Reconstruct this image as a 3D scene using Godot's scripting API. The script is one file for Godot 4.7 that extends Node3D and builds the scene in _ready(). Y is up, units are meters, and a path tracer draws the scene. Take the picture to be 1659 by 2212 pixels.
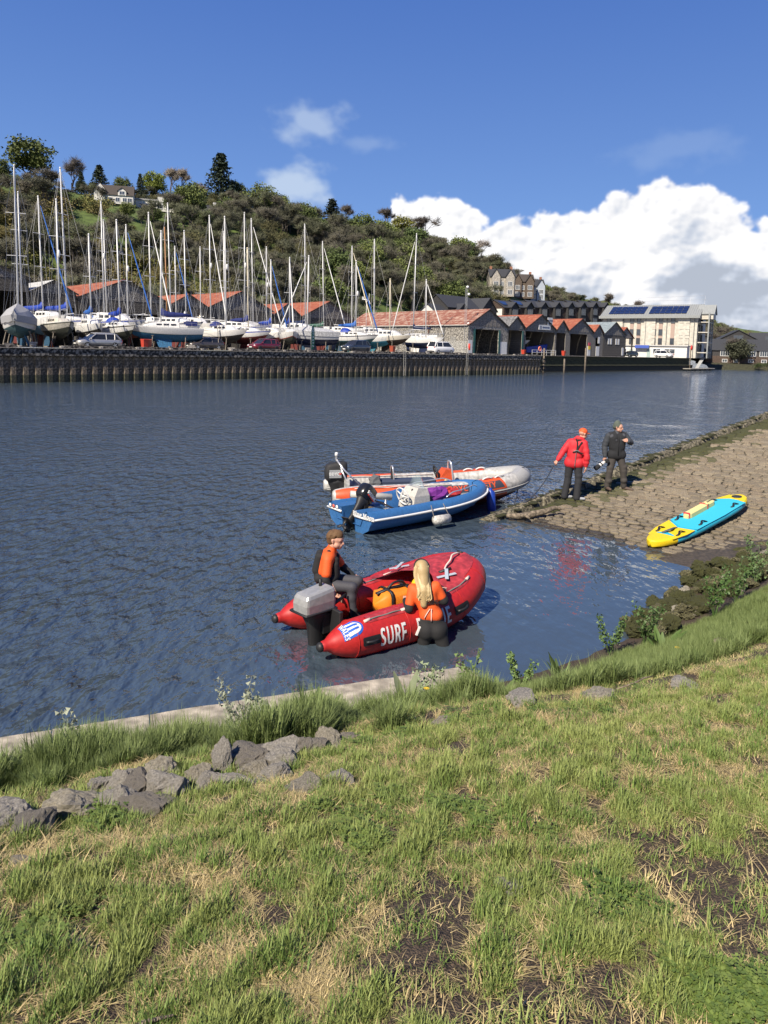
extends Node3D
# A tidal river: rescue boats by a cobbled slipway, a boatyard on the far quay, a wooded hill behind.

const QUAY := Vector3(-36.46, 0.0, -67.23)       # left end of the far quay at water level
const ALONG := Vector3(0.699, 0.0, -0.715)       # along the quay
const AWAY := Vector3(-0.715, 0.0, -0.699)       # away from the water
const YAW := 0.797                               # turn that lays local x along the quay, local z towards the water
const SLIP0 := Vector3(2.95, 0.0, -16.19)
const SLIPUP := Vector3(0.7314, 0.0, -0.682)     # up the slipway
const SLIPACROSS := Vector3(0.682, 0.0, 0.7314)
const SLIPG := 0.095

var rng := RandomNumberGenerator.new()
var taken := {}
var mats := {}
var tex := {}
var noise := FastNoiseLite.new()

# ---------------------------------------------------------------- shapes
class Shape:
	var st := SurfaceTool.new()
	var n := 0
	func _init(smooth := false):
		st.begin(Mesh.PRIMITIVE_TRIANGLES)
		st.set_smooth_group(0 if smooth else 4294967295)
	func smooth(on: bool) -> void:
		st.set_smooth_group(0 if on else 4294967295)
	func color(c: Color) -> void:
		st.set_color(c)
	func tri(a: Vector3, b: Vector3, c: Vector3) -> void:
		st.add_vertex(a); st.add_vertex(c); st.add_vertex(b); n += 1
	func quad(a: Vector3, b: Vector3, c: Vector3, d: Vector3) -> void:
		tri(a, b, c); tri(a, c, d)
	func uvquad(a: Vector3, b: Vector3, c: Vector3, d: Vector3) -> void:
		var p := [a, b, c, d]
		var u := [Vector2(0, 1), Vector2(1, 1), Vector2(1, 0), Vector2(0, 0)]
		for k in [0, 2, 1, 0, 3, 2]:
			st.set_uv(u[k]); st.add_vertex(p[k])
		n += 2
	func box(c: Vector3, s: Vector3, b := Basis()) -> void:
		var h := s * 0.5
		var v := []
		for k in 8:
			v.append(c + b * Vector3(h.x if k & 1 else -h.x, h.y if k & 2 else -h.y, h.z if k & 4 else -h.z))
		quad(v[4], v[5], v[7], v[6]); quad(v[1], v[0], v[2], v[3]); quad(v[5], v[1], v[3], v[7])
		quad(v[0], v[4], v[6], v[2]); quad(v[6], v[7], v[3], v[2]); quad(v[0], v[1], v[5], v[4])
	func bevel(c: Vector3, s: Vector3, r: float, b := Basis()) -> void:
		# a box whose edges are cut back by r
		var h := s * 0.5
		var pts := []
		for sy in [-1, 1]:
			for lv in 2:
				var y: float = sy * (h.y - (r if (lv == 0) == (sy > 0) else 0.0))
				var ins: float = 0.0 if (lv == 0) == (sy > 0) else r
				var x: float = h.x - ins
				var z: float = h.z - ins
				var q := r
				var ring := [Vector3(x - q, y, z), Vector3(x, y, z - q), Vector3(x, y, -z + q), Vector3(x - q, y, -z), Vector3(-x + q, y, -z), Vector3(-x, y, -z + q), Vector3(-x, y, z - q), Vector3(-x + q, y, z)]
				for k in 8:
					ring[k] = c + b * ring[k]
				pts.append(ring)
		loft(pts, true, true, true)
	func loft(rings: Array, closed := true, cap0 := false, cap1 := false) -> void:
		for i in rings.size() - 1:
			var a: Array = rings[i]
			var b: Array = rings[i + 1]
			var m := a.size()
			for k in (m if closed else m - 1):
				var j := (k + 1) % m
				quad(a[k], a[j], b[j], b[k])
		if cap0:
			fan(rings[0], true)
		if cap1:
			fan(rings[-1], false)
	func fan(r: Array, back: bool) -> void:
		var m := Vector3()
		for p in r:
			m += p
		m /= r.size()
		for k in r.size():
			var j := (k + 1) % r.size()
			if back:
				tri(m, r[j], r[k])
			else:
				tri(m, r[k], r[j])
	func tube(p: Array, r: Variant, sides := 6, caps := true, flat := 1.0) -> void:
		var rings := []
		var u := Vector3.UP
		for i in p.size():
			var d: Vector3 = (p[mini(i + 1, p.size() - 1)] - p[maxi(i - 1, 0)]).normalized()
			if i == 0:
				u = Vector3.UP if absf(d.y) < 0.9 else Vector3.RIGHT
			var x := d.cross(u).normalized()
			u = x.cross(d).normalized()
			var rr: float = r[i] if r is Array else r
			var ring := []
			for k in sides:
				var a := TAU * k / sides
				ring.append(p[i] + (x * cos(a) + u * sin(a) * flat) * rr)
			rings.append(ring)
		loft(rings, true, caps, caps)
	func lathe(c: Vector3, prof: Array, sides := 16, b := Basis()) -> void:
		# prof: Vector2(radius, height) from bottom to top
		var rings := []
		for q in prof:
			var ring := []
			for k in sides:
				var a := -TAU * k / sides
				ring.append(c + b * Vector3(cos(a) * q.x, q.y, sin(a) * q.x))
			rings.append(ring)
		loft(rings, true, prof[0].x > 0.0005, prof[-1].x > 0.0005)
	func prism(poly: Array, z0: float, z1: float, t := Transform3D()) -> void:
		# poly: Vector2 counter-clockwise in x, y
		var a := []
		var b := []
		for q in poly:
			a.append(t * Vector3(q.x, q.y, z0)); b.append(t * Vector3(q.x, q.y, z1))
		loft([a, b], true)
		var ix := Geometry2D.triangulate_polygon(PackedVector2Array(poly))
		for k in range(0, ix.size(), 3):
			tri(b[ix[k]], b[ix[k + 1]], b[ix[k + 2]])
			tri(a[ix[k]], a[ix[k + 2]], a[ix[k + 1]])
	func ball(c: Vector3, s: Vector3, rows := 6, cols := 10, b := Basis()) -> void:
		var rings := []
		for i in rows + 1:
			var f := PI * i / rows
			var ring := []
			for k in cols:
				var a := -TAU * k / cols
				var rr := maxf(sin(f), 0.002)
				ring.append(c + b * (Vector3(cos(a) * rr, -cos(f), sin(a) * rr) * s))
			rings.append(ring)
		loft(rings, true)
	func mesh() -> ArrayMesh:
		st.generate_normals()
		return st.commit()

# ---------------------------------------------------------------- nodes
func numbered(called: String) -> String:
	taken[called] = taken.get(called, -1) + 1
	return called if taken[called] == 0 else "%s_%03d" % [called, taken[called]]

func node_of(m: Mesh, called: String, material: Material, parent: Node3D) -> MeshInstance3D:
	var o := MeshInstance3D.new()
	o.name = called
	o.mesh = m
	o.material_override = material
	parent.add_child(o, true)
	return o

func part(s: Shape, called: String, material: Material, parent: Node3D) -> MeshInstance3D:
	return node_of(s.mesh(), called, material, parent)

func thing(called: String, label: String, category: String, at := Vector3.ZERO, turn := 0.0, group := "") -> Node3D:
	var o := Node3D.new()
	o.name = numbered(called)
	add_child(o)
	o.position = at
	o.rotation.y = turn
	tag(o, label, category, group)
	return o

func tag(o: Node3D, label: String, category: String, group := "", kind := "") -> void:
	if label: o.set_meta("label", label)
	if category: o.set_meta("category", category)
	if group: o.set_meta("group", group)
	if kind: o.set_meta("kind", kind)

func single(s: Shape, called: String, material: Material, label: String, category: String, at := Vector3.ZERO, turn := 0.0, group := "") -> MeshInstance3D:
	var o := node_of(s.mesh(), numbered(called), material, self)
	o.position = at
	o.rotation.y = turn
	tag(o, label, category, group)
	return o

func struct(m: Mesh, called: String, material: Material) -> MeshInstance3D:
	var o := node_of(m, numbered(called), material, self)
	o.set_meta("kind", "structure")
	return o

func yard(s: float, t: float, y := 3.5) -> Vector3:
	return QUAY + ALONG * s + AWAY * t + Vector3(0, y, 0)

func slip_y(x: float, z: float) -> float:
	return SLIPG * (Vector3(x, 0, z) - SLIP0).dot(SLIPUP)

func v3(a: Array) -> Vector3:
	return Vector3(a[0], a[1], a[2])

func path3(a: Array) -> Array:
	var r := []
	for q in a:
		r.append(Vector3(q[0], q[1], q[2]))
	return r

func curve(p: Array, per := 6) -> Array:
	# a smooth run of points through p
	var out := []
	for i in p.size() - 1:
		var a: Vector3 = p[maxi(i - 1, 0)]
		var d: Vector3 = p[mini(i + 2, p.size() - 1)]
		for k in per:
			out.append((p[i] as Vector3).cubic_interpolate(p[i + 1], a, d, float(k) / per))
	out.append(p[-1])
	return out

# ---------------------------------------------------------------- materials
func lut_texture(size: int, freq: float, octaves: int, sd: int, lo: float, hi: float, contrast := 1.0, kind := FastNoiseLite.TYPE_SIMPLEX_SMOOTH, stretch := Vector2(1, 1)) -> ImageTexture:
	var f := FastNoiseLite.new()
	f.noise_type = kind
	f.seed = sd
	f.frequency = freq
	f.fractal_octaves = octaves
	var im := f.get_seamless_image(size, size)
	if stretch != Vector2(1, 1):
		im.resize(int(size * stretch.x), int(size * stretch.y), Image.INTERPOLATE_BILINEAR)
	im.convert(Image.FORMAT_L8)
	var d := im.get_data()
	var lut := PackedByteArray()
	for k in 256:
		var v := clampf((k / 255.0 - 0.5) * contrast + 0.5, 0.0, 1.0)
		lut.append(int(255.0 * lerpf(lo, hi, v)))
	for k in d.size():
		d[k] = lut[d[k]]
	return ImageTexture.create_from_image(Image.create_from_data(im.get_width(), im.get_height(), false, Image.FORMAT_L8, d))

func mat(key: String, c := Color.WHITE, rough := 0.7, t := "", scale := 1.0, metallic := 0.0) -> StandardMaterial3D:
	# c is the linear base colour
	if mats.has(key):
		return mats[key]
	var m := StandardMaterial3D.new()
	m.resource_name = key
	m.albedo_color = c.linear_to_srgb()
	m.roughness = rough
	m.metallic = metallic
	m.cull_mode = BaseMaterial3D.CULL_DISABLED
	if t:
		m.albedo_texture = tex[t]
		m.uv1_triplanar = true
		m.uv1_scale = Vector3.ONE * scale
	mats[key] = m
	return m

func bumpy(m: StandardMaterial3D, t: String, cm: float) -> StandardMaterial3D:
	m.heightmap_enabled = true
	m.heightmap_texture = tex[t]
	m.heightmap_scale = cm
	return m

func lin(hex: String) -> Color:
	return Color.html(hex).srgb_to_linear()

func make_textures() -> void:
	tex.grime = lut_texture(512, 0.012, 5, 3, 0.62, 1.0, 1.3)
	tex.faint = lut_texture(512, 0.02, 4, 8, 0.86, 1.0, 1.2)
	tex.speck = lut_texture(512, 0.09, 3, 5, 0.45, 1.0, 1.6)
	tex.blotch = lut_texture(512, 0.02, 5, 12, 0.25, 1.0, 2.6)
	tex.streak = lut_texture(256, 0.03, 4, 21, 0.5, 1.0, 1.8, FastNoiseLite.TYPE_SIMPLEX_SMOOTH, Vector2(1, 4))
	tex.scuff = lut_texture(512, 0.02, 6, 33, 0.87, 1.0, 1.8)
	tex.fine = lut_texture(512, 0.16, 3, 9, 0.0, 1.0, 1.6)

func set_view() -> void:
	var cam := Camera3D.new()
	cam.name = "camera"
	var p := atan(0.106)
	var fwd := Vector3(0, -sin(p), -cos(p))
	var up0 := Vector3(0, cos(p), -sin(p))
	var right := Vector3.RIGHT * cos(0.02) + up0 * sin(0.02)
	var up := up0 * cos(0.02) - Vector3.RIGHT * sin(0.02)
	cam.projection = Camera3D.PROJECTION_FRUSTUM
	cam.near = 0.1
	cam.far = 2500.0
	cam.size = 2.0 * 0.1 * 1106.0 / 1533.0
	cam.frustum_offset = Vector2(0, -0.1 * 186.0 / 1533.0)
	add_child(cam)
	cam.transform = Transform3D(Basis(right, up, -fwd), Vector3(0, 3.8, 0))
	cam.current = true
	var sun := DirectionalLight3D.new()
	sun.name = "sun"
	sun.light_energy = 1.6
	sun.light_color = Color(1.0, 0.955, 0.88)
	sun.light_angular_distance = 0.53
	sun.shadow_enabled = true
	add_child(sun)
	sun.look_at_from_position(Vector3(-0.56, 0.98, 0.83) * 100.0, Vector3.ZERO)

func make_sky() -> void:
	var we := WorldEnvironment.new()
	we.name = "world"
	var e := Environment.new()
	e.background_mode = Environment.BG_SKY
	e.tonemap_mode = Environment.TONE_MAPPER_LINEAR
	e.tonemap_exposure = 1.65
	e.sdfgi_enabled = true
	e.ssao_enabled = true
	e.ssil_enabled = true
	var sky := Sky.new()
	var m := PanoramaSkyMaterial.new()
	m.panorama = ImageTexture.create_from_image(sky_image())
	m.energy_multiplier = 1.0
	sky.sky_material = m
	e.sky = sky
	e.background_energy_multiplier = 1.0
	we.environment = e
	add_child(we)

func clear_sky(el: float) -> Color:
	# linear radiance of clear air at a height in radians
	var t := clampf(el / (PI * 0.5), 0.0, 1.0)
	var k := pow(1.0 - t, 4.5)
	return Color(0.0135, 0.057, 0.265).lerp(Color(0.185, 0.33, 0.59), k)

func around(f: FastNoiseLite, az: float, el: float, k: float, ke: float) -> float:
	# noise on a drum round the viewer, so that it meets itself
	var a := deg_to_rad(az)
	return f.get_noise_3d(sin(a) * 57.3 * k, cos(a) * 57.3 * k, el * ke)

func cloud_top(az: float) -> float:
	# height in degrees of the top of the low cumulus, bank after bank all round the horizon
	var k := [[-180.0, 7.0], [-150.0, 9.0], [-120.0, 4.0], [-90.0, 8.5], [-60.0, 5.0], [-40.0, 3.0], [-12.0, 2.0], [-0.8, 3.0], [0.3, 11.6], [3.4, 11.7], [6.0, 11.2], [7.9, 9.6], [10.0, 10.5], [13.5, 11.0], [15.6, 10.6], [17.0, 12.2], [20.4, 12.8], [23.6, 12.2], [26.5, 10.2], [27.6, 9.6], [29.5, 10.8], [40.0, 12.0], [60.0, 8.0], [90.0, 10.0], [120.0, 5.0], [150.0, 9.0], [180.0, 7.0]]
	for i in k.size() - 1:
		if az <= k[i + 1][0]:
			return lerpf(k[i][1], k[i + 1][1], (az - k[i][0]) / (k[i + 1][0] - k[i][0]))
	return 7.0

func cloud_at(az: float, el: float, fb: FastNoiseLite, fc: FastNoiseLite) -> Vector2:
	# how thick the cloud is and how bright, at an azimuth (0 ahead, right positive) and a height in degrees
	var b0 := around(fb, az, el, 2.0, 2.4)
	var d := cloud_top(az + around(fb, az, el, 1.3, 1.6) * 1.6) - el + b0 * 1.5 + around(fb, az + 90.0, el, 6.0, 7.0) * 0.45
	var cover := smoothstep(-0.05, 0.55, d)
	var shade := around(fc, az, el, 1.1, 2.3)
	var lit := around(fb, az - 0.22, el + 0.3, 2.0, 2.4) - b0
	var light := 0.99 - smoothstep(1.5, 9.0, d) * 0.27 + shade * 0.75 * smoothstep(0.6, 4.0, d) - lit * 0.55
	return Vector2(cover, clampf(light, 0.55, 1.05))

func wisp(az: float, el: float, fb: FastNoiseLite) -> float:
	var s := 0.0
	for w in [[-6.0, 17.0, 3.0, 1.7, 0.55], [-1.6, 15.6, 2.4, 0.7, 0.2], [-7.6, 12.6, 3.0, 1.9, 0.8], [21.5, 14.6, 4.5, 1.2, 0.14], [-62.0, 22.0, 7.0, 2.2, 0.5], [60.0, 26.0, 8.0, 2.5, 0.5], [120.0, 20.0, 7.0, 2.4, 0.5], [-130.0, 24.0, 8.0, 2.4, 0.5], [170.0, 18.0, 7.0, 2.2, 0.5]]:
		var q := Vector2((az - w[0]) / w[2], (el - w[1]) / w[3]).length()
		if q < 1.8:
			s = maxf(s, w[4] * smoothstep(1.2, 0.2, q + around(fb, az, el, 2.0, 3.0) * 0.9))
	return s

func sky_image() -> Image:
	var fb := FastNoiseLite.new(); fb.seed = 9; fb.frequency = 0.13; fb.fractal_octaves = 5; fb.fractal_gain = 0.52
	var fc := FastNoiseLite.new(); fc.seed = 15; fc.frequency = 0.11; fc.fractal_octaves = 5; fc.fractal_gain = 0.5
	var w := 4096
	var h := 2048
	# a coarse picture of the whole sky, then the strip of low sky ahead in full detail
	var im := Image.create(512, 256, false, Image.FORMAT_RGBF)
	for y in 256:
		for x in 512:
			im.set_pixel(x, y, sky_color(wrapf((x + 0.5) / 512.0 * 360.0, -180.0, 180.0), (0.5 - (y + 0.5) / 256.0) * 180.0, fb, fc))
	im.resize(w, h, Image.INTERPOLATE_BILINEAR)
	var half := int(36.0 / 360.0 * w)
	for y in range(int((0.5 - 24.0 / 180.0) * h), int((0.5 + 1.0 / 180.0) * h)):
		var el := (0.5 - (y + 0.5) / h) * 180.0
		for x in range(-half, half):
			im.set_pixel(posmod(x, w), y, sky_color((x + 0.5) / w * 360.0, el, fb, fc))
	return im

func sky_color(az: float, el: float, fb: FastNoiseLite, fc: FastNoiseLite) -> Color:
	if el < -4.0:
		return Color(0.10, 0.11, 0.10)
	var c := clear_sky(deg_to_rad(maxf(el, 0.0)))
	if el < 30.0:
		var k := cloud_at(az, maxf(el, 0.0), fb, fc)
		var tone := Color(0.84, 0.93, 1.10).lerp(Color(1.0, 1.0, 1.02), smoothstep(0.6, 0.95, k.y)) * (k.y * 0.63)
		c = c.lerp(tone, k.x).lerp(Color(0.36, 0.43, 0.53), wisp(az, el, fb))
	c.a = 1.0
	return c

# ---------------------------------------------------------------- water
func ripple_texture() -> ImageTexture:
	var n := 1024
	var f := FastNoiseLite.new()
	f.noise_type = FastNoiseLite.TYPE_SIMPLEX_SMOOTH
	f.seed = 31
	f.frequency = 0.018
	f.fractal_octaves = 4
	f.fractal_gain = 0.48
	var im := f.get_seamless_image(n, n / 2)
	im.resize(n, n, Image.INTERPOLATE_CUBIC)
	im.convert(Image.FORMAT_RGBA8)
	im.bump_map_to_normal_map(20.0)
	return ImageTexture.create_from_image(im)

func make_water() -> void:
	# wavelets: rougher out in the stream, calmer in the lee of slipway and bank
	var rough := [0.12, 0.18, 0.27, 0.4, 0.58, 0.75, 0.95]
	var rip := ripple_texture()
	var shapes := []
	for k in rough.size():
		shapes.append(Shape.new(true))
	var xs := []
	var zs := []
	var x := -420.0
	while x < 620.0:
		xs.append(x)
		x += 0.4 if x > -26.0 and x < 26.0 else clampf(absf(x) * 0.08, 1.0, 40.0)
	var z := -2.0
	while z > -720.0:
		zs.append(z)
		z -= 0.4 if z > -40.0 else clampf(absf(z) * 0.03, 1.0, 30.0)
	var f := FastNoiseLite.new()
	f.seed = 77
	f.frequency = 0.32
	f.fractal_octaves = 2
	var pts := []
	for a in xs:
		var col := []
		for c in zs:
			col.append(Vector3(a, f.get_noise_2d(a * 0.8, c * 1.3) * 0.014, c))
		pts.append(col)
	for i in xs.size() - 1:
		for k in zs.size() - 1:
			var d := 40.0
			if absf(xs[i]) < 27.0 and zs[k] > -42.0:
				d = -inland(xs[i], zs[k])
				if d < -2.0: continue
				if xs[i] < 1.0: d += (1.0 - xs[i]) * 2.2
				d += maxf(-zs[k] - 17.0 - maxf(xs[i], 0.0), 0.0) * 2.0
			var n := clampi(int(d * 0.55 + f.get_noise_2d(xs[i] * 2.0, zs[k] * 2.0) * 0.8), 0, rough.size() - 1)
			shapes[n].quad(pts[i][k], pts[i + 1][k], pts[i + 1][k + 1], pts[i][k + 1])
	var mesh := ArrayMesh.new()
	for k in rough.size():
		var m := StandardMaterial3D.new()
		m.resource_name = "river_water_%d" % k
		m.albedo_color = Color(0.045, 0.064, 0.082).linear_to_srgb()
		m.roughness = 0.04
		m.metallic_specular = 0.7
		m.normal_enabled = true
		m.normal_texture = rip
		m.normal_scale = rough[k]
		m.uv1_triplanar = true
		m.uv1_world_triplanar = true
		m.uv1_scale = Vector3(0.16, 0.16, 0.16)
		shapes[k].st.generate_normals()
		shapes[k].st.commit(mesh)
		mesh.surface_set_material(k, m)
	struct(mesh, "river_water", null)

# ---------------------------------------------------------------- near bank
var shore := [Vector2(-14, -2.2), Vector2(-8, -4.3), Vector2(-3.44, -6.12), Vector2(-0.09, -7.45), Vector2(1.54, -7.95), Vector2(2.5, -8.55), Vector2(3.4, -9.3), Vector2(4.1, -10.4), Vector2(5.3, -11.7), Vector2(6.0, -12.6), Vector2(7.9, -14.1), Vector2(11.6, -17.5), Vector2(18.0, -23.6), Vector2(30, -35)]

func inland(x: float, z: float) -> float:
	# metres from the shore line, negative on the water side
	var q := Vector2(x, z)
	var best := 1e9
	var side := 1.0
	for i in shore.size() - 1:
		var c := Geometry2D.get_closest_point_to_segment(q, shore[i], shore[i + 1])
		var d := q.distance_squared_to(c)
		if d < best:
			best = d
			var e: Vector2 = shore[i + 1] - shore[i]
			side = signf(e.cross(q - shore[i]))
	return sqrt(best) * side

func bank_y(x: float, z: float) -> float:
	var w := inland(x, z)
	var k := [[-3.0, -1.2], [-0.35, -0.25], [0.0, 0.0], [0.75, 0.15], [1.5, 0.62], [2.6, 1.22], [4.0, 1.68], [6.0, 2.05], [9.0, 2.25], [40.0, 2.6]]
	var y := -1.2
	for i in k.size() - 1:
		if w >= k[i][0]:
			y = lerpf(k[i][1], k[i + 1][1], clampf((w - k[i][0]) / (k[i + 1][0] - k[i][0]), 0.0, 1.0))
	return y + noise.get_noise_2d(x * 0.7, z * 0.7) * 0.06 * smoothstep(0.3, 2.0, w) + noise.get_noise_2d(x * 3.0, z * 3.0 + 40.0) * 0.018

func make_bank() -> void:
	var s := Shape.new(true)
	var step := 0.12
	var nx := 230
	var nz := 260
	var p := []
	for k in nz + 1:
		for i in nx + 1:
			var x := -9.0 + i * step
			var z := 4.0 - k * step
			p.append(Vector3(x, bank_y(x, z), z))
	for k in nz:
		for i in nx:
			var a := k * (nx + 1) + i
			s.quad(p[a], p[a + 1], p[a + nx + 2], p[a + nx + 1])
	var m := mat("soil", Color(0.115, 0.08, 0.052), 0.95, "speck", 1.2)
	m.uv1_world_triplanar = true
	bumpy(m, "fine", 1.2)
	struct(s.mesh(), "ground", m)

# ---------------------------------------------------------------- hill
func ridge(s: float) -> float:
	var k := [[-300.0, 50.0], [40.0, 51.0], [80.0, 53.0], [112.0, 55.0], [132.0, 60.0], [148.0, 60.0], [165.0, 56.0], [200.0, 56.0], [235.0, 57.0], [262.0, 55.0], [285.0, 49.0], [315.0, 43.0], [360.0, 37.0], [420.0, 34.0], [520.0, 33.0], [900.0, 30.0]]
	for i in k.size() - 1:
		if s <= k[i + 1][0]:
			return lerpf(k[i][1], k[i + 1][1], clampf((s - k[i][0]) / (k[i + 1][0] - k[i][0]), 0, 1))
	return 30.0

func hill_y(s: float, t: float) -> float:
	var f := clampf((t - 60.0) / 108.0, 0.0, 1.0)
	var up := f * 0.55 + 0.45 * smoothstep(0.0, 1.0, f)
	return 3.4 + (ridge(s) - 3.4) * up + noise.get_noise_2d(s * 0.03, t * 0.03) * 2.4 * smoothstep(62.0, 80.0, t) + maxf(t - 168.0, 0.0) * 0.015

func hill(s: float, t: float) -> Vector3:
	return yard(s, t, hill_y(s, t))

func make_hill() -> void:
	var sh := Shape.new(true)
	var p := []
	var ns := 150
	var nt := 40
	for k in nt + 1:
		for i in ns + 1:
			p.append(hill(-160.0 + i * 7.0, 52.0 + k * 5.0))
	for k in nt:
		for i in ns:
			var a := k * (ns + 1) + i
			sh.quad(p[a], p[a + 1], p[a + ns + 2], p[a + ns + 1])
	var m := mat("meadow", Color(0.10, 0.15, 0.03), 0.95, "grime", 0.05)
	m.uv1_world_triplanar = true
	struct(sh.mesh(), "hillside", m)
	# the yard and the land behind it, level with the quay
	var d := Shape.new()
	var lay := func(s0: float, t0: float, s1: float, t1: float, y: float) -> void:
		d.quad(yard(s0, t0, y), yard(s1, t0, y), yard(s1, t1, y), yard(s0, t1, y))
	lay.call(-160.0, 0.6, 94.0, 62.0, 3.44)
	lay.call(94.0, 6.0, 182.0, 62.0, 3.44)
	lay.call(182.0, 12.0, 240.0, 62.0, 3.44)
	lay.call(240.0, 18.0, 520.0, 62.0, 3.2)
	var g := mat("yard_concrete", Color(0.36, 0.34, 0.31), 0.9, "blotch", 0.09)
	g.uv1_world_triplanar = true
	struct(d.mesh(), "quay_deck", g)

# ---------------------------------------------------------------- quay walls
func make_quay() -> void:
	var steel := mat("sheet_pile", Color(0.22, 0.175, 0.125), 0.85, "streak", 0.35)
	var green := mat("wet_pile", Color(0.065, 0.065, 0.035), 0.6, "streak", 0.5)
	var beam := mat("stained_concrete", Color(0.21, 0.19, 0.165), 0.9, "blotch", 0.22)
	var cope := mat("coping", Color(0.42, 0.39, 0.35), 0.9, "grime", 0.4)
	var w := thing("quay_wall", "dark steel sheet pile quay wall with concrete capping beam", "quay wall", yard(0, 0, 0), YAW)
	var pile := Shape.new()
	var foot := Shape.new()
	var prof := [Vector2(0, 0), Vector2(0.34, 0), Vector2(0.46, -0.22), Vector2(0.92, -0.22), Vector2(1.04, 0.0), Vector2(1.13, 0)]
	for i in prof.size() - 1:
		var a: Vector2 = prof[i]
		var b: Vector2 = prof[i + 1]
		pile.quad(Vector3(a.x, 0.75, a.y), Vector3(b.x, 0.75, b.y), Vector3(b.x, 2.62, b.y), Vector3(a.x, 2.62, a.y))
		foot.quad(Vector3(a.x, -0.6, a.y + 0.003), Vector3(b.x, -0.6, b.y + 0.003), Vector3(b.x, 0.75, b.y + 0.003), Vector3(a.x, 0.75, a.y + 0.003))
	pile.box(Vector3(0.69, 1.55, -0.16), Vector3(0.2, 0.3, 0.12))
	var pm := pile.mesh()
	var fm := foot.mesh()
	for k in 106:
		var o := node_of(pm, "sheet_pile", steel, w)
		o.position.x = -26.0 + k * 1.13
		node_of(fm, "weed_band", green, o)
	for k in 30:
		var s := -26.0 + k * 4.0
		var b := Shape.new()
		b.bevel(Vector3(s + 1.98, 2.98, -0.3 + 0.02 * (k % 2)), Vector3(3.94, 0.76, 1.0), 0.04)
		part(b, "capping_beam", beam, w)
		var c := Shape.new()
		c.bevel(Vector3(s + 1.98, 3.385, -0.2), Vector3(3.97, 0.045, 1.02), 0.015)
		part(c, "coping_strip", cope, w)
		if k % 5 != 2:
			var q := Shape.new()
			q.bevel(Vector3(s + 1.9, 3.54, -0.62), Vector3(3.7, 0.28, 0.34), 0.03)
			part(q, "kerb_beam", beam, w)
		var blk := Shape.new()
		blk.bevel(Vector3(s + 0.02, 3.52, -0.5), Vector3(0.36, 0.2, 0.4), 0.03)
		part(blk, "kerb_block", cope, w)
	# the return at the end of the piles, and the lower stone wall beyond the steps
	var w2 := thing("stone_wall", "low green stained river wall with a ledge below the open sheds", "quay wall", yard(93.8, 0, 0), YAW)
	var ws := mat("mossy_stone", Color(0.075, 0.08, 0.035), 0.9, "blotch", 0.25)
	var b1 := Shape.new()
	b1.box(Vector3(0.15, 1.3, -3.4), Vector3(0.3, 4.1, 6.6))
	part(b1, "return_wall", steel, w2)
	var b2 := Shape.new()
	b2.box(Vector3(44.0, 1.6, -6.9), Vector3(88.0, 3.5, 0.8))
	part(b2, "upper_wall", ws, w2)
	var b3 := Shape.new()
	b3.box(Vector3(44.0, 0.35, -6.0), Vector3(88.0, 2.2, 1.0))
	part(b3, "lower_wall", mat("dark_stone", Color(0.05, 0.048, 0.034), 0.9, "blotch", 0.3), w2)
	for k in 22:
		var c2 := Shape.new()
		c2.bevel(Vector3(2.0 + k * 4.0, 1.48, -5.9), Vector3(3.96, 0.08, 1.25), 0.02)
		part(c2, "ledge_stone", mat("ledge", Color(0.2, 0.2, 0.11), 0.9, "blotch", 0.3), w2)
		var c3 := Shape.new()
		c3.bevel(Vector3(2.0 + k * 4.0, 3.40, -6.75), Vector3(3.96, 0.12, 0.9), 0.02)
		part(c3, "coping_stone", cope, w2)
	for k in 9:
		var st := Shape.new()
		st.box(Vector3(3.2 + k * 0.42, 3.2 - k * 0.33, -4.4), Vector3(0.46, 0.1, 1.6))
		part(st, "step", beam, w2)
	var tyre := mat("tyre", Color(0.02, 0.02, 0.02), 0.8)
	for q in [[1.1, 2.4], [1.1, 1.1]]:
		var ty := Shape.new(true)
		var ring := []
		for a in 17:
			ring.append(Vector3(q[0] + 2.0 + cos(TAU * a / 16.0) * 0.42, q[1], -0.2) + Vector3(0, sin(TAU * a / 16.0) * 0.42, 0))
		ty.tube(ring, 0.14, 7, false)
		single(ty, "fender_tyre", tyre, ["upper black tyre fender hanging by the river steps", "lower black tyre fender hanging by the river steps"][0 if q[1] > 2 else 1], "tyre", yard(93.0, 0.35, 0), YAW)
	for q in [[97.6, 1.5, 4.9, "tall mooring post at the foot of the steps"], [106.5, 2.2, 2.9, "short mooring post between the two tall ones"], [115.0, 2.2, 5.2, "tall mooring post below the yellow sign pier"]]:
		var po := Shape.new(true)
		po.tube([Vector3(0, -0.5, 0), Vector3(0, q[2], 0)], [0.2, 0.17], 8)
		single(po, "mooring_post", mat("post_wood", Color(0.27, 0.22, 0.17), 0.9, "streak", 0.6), q[3], "post", yard(q[0], q[1], 0), YAW, "mooring posts by the river wall")
	for q in [[56.0, "steel ladder below the green feather flag"], [71.2, "steel ladder on the quay below the navy striped yacht"]]:
		var la := thing("quay_ladder", q[1], "ladder", yard(q[0], -0.32, 0), YAW, "ladders on the quay wall")
		for sx in [-0.22, 0.22]:
			var r := Shape.new()
			r.tube([Vector3(sx, 0.1, 0), Vector3(sx, 4.5, 0), Vector3(sx, 4.55, -0.3)], 0.035, 5)
			part(r, "rail", mat("ladder_steel", Color(0.42, 0.41, 0.38), 0.6, "grime", 1.0), la)
		for k in 15:
			var r := Shape.new()
			r.tube([Vector3(-0.22, 0.25 + k * 0.27, 0), Vector3(0.22, 0.25 + k * 0.27, 0)], 0.02, 5)
			part(r, "rung", mats["ladder_steel"], la)

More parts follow.
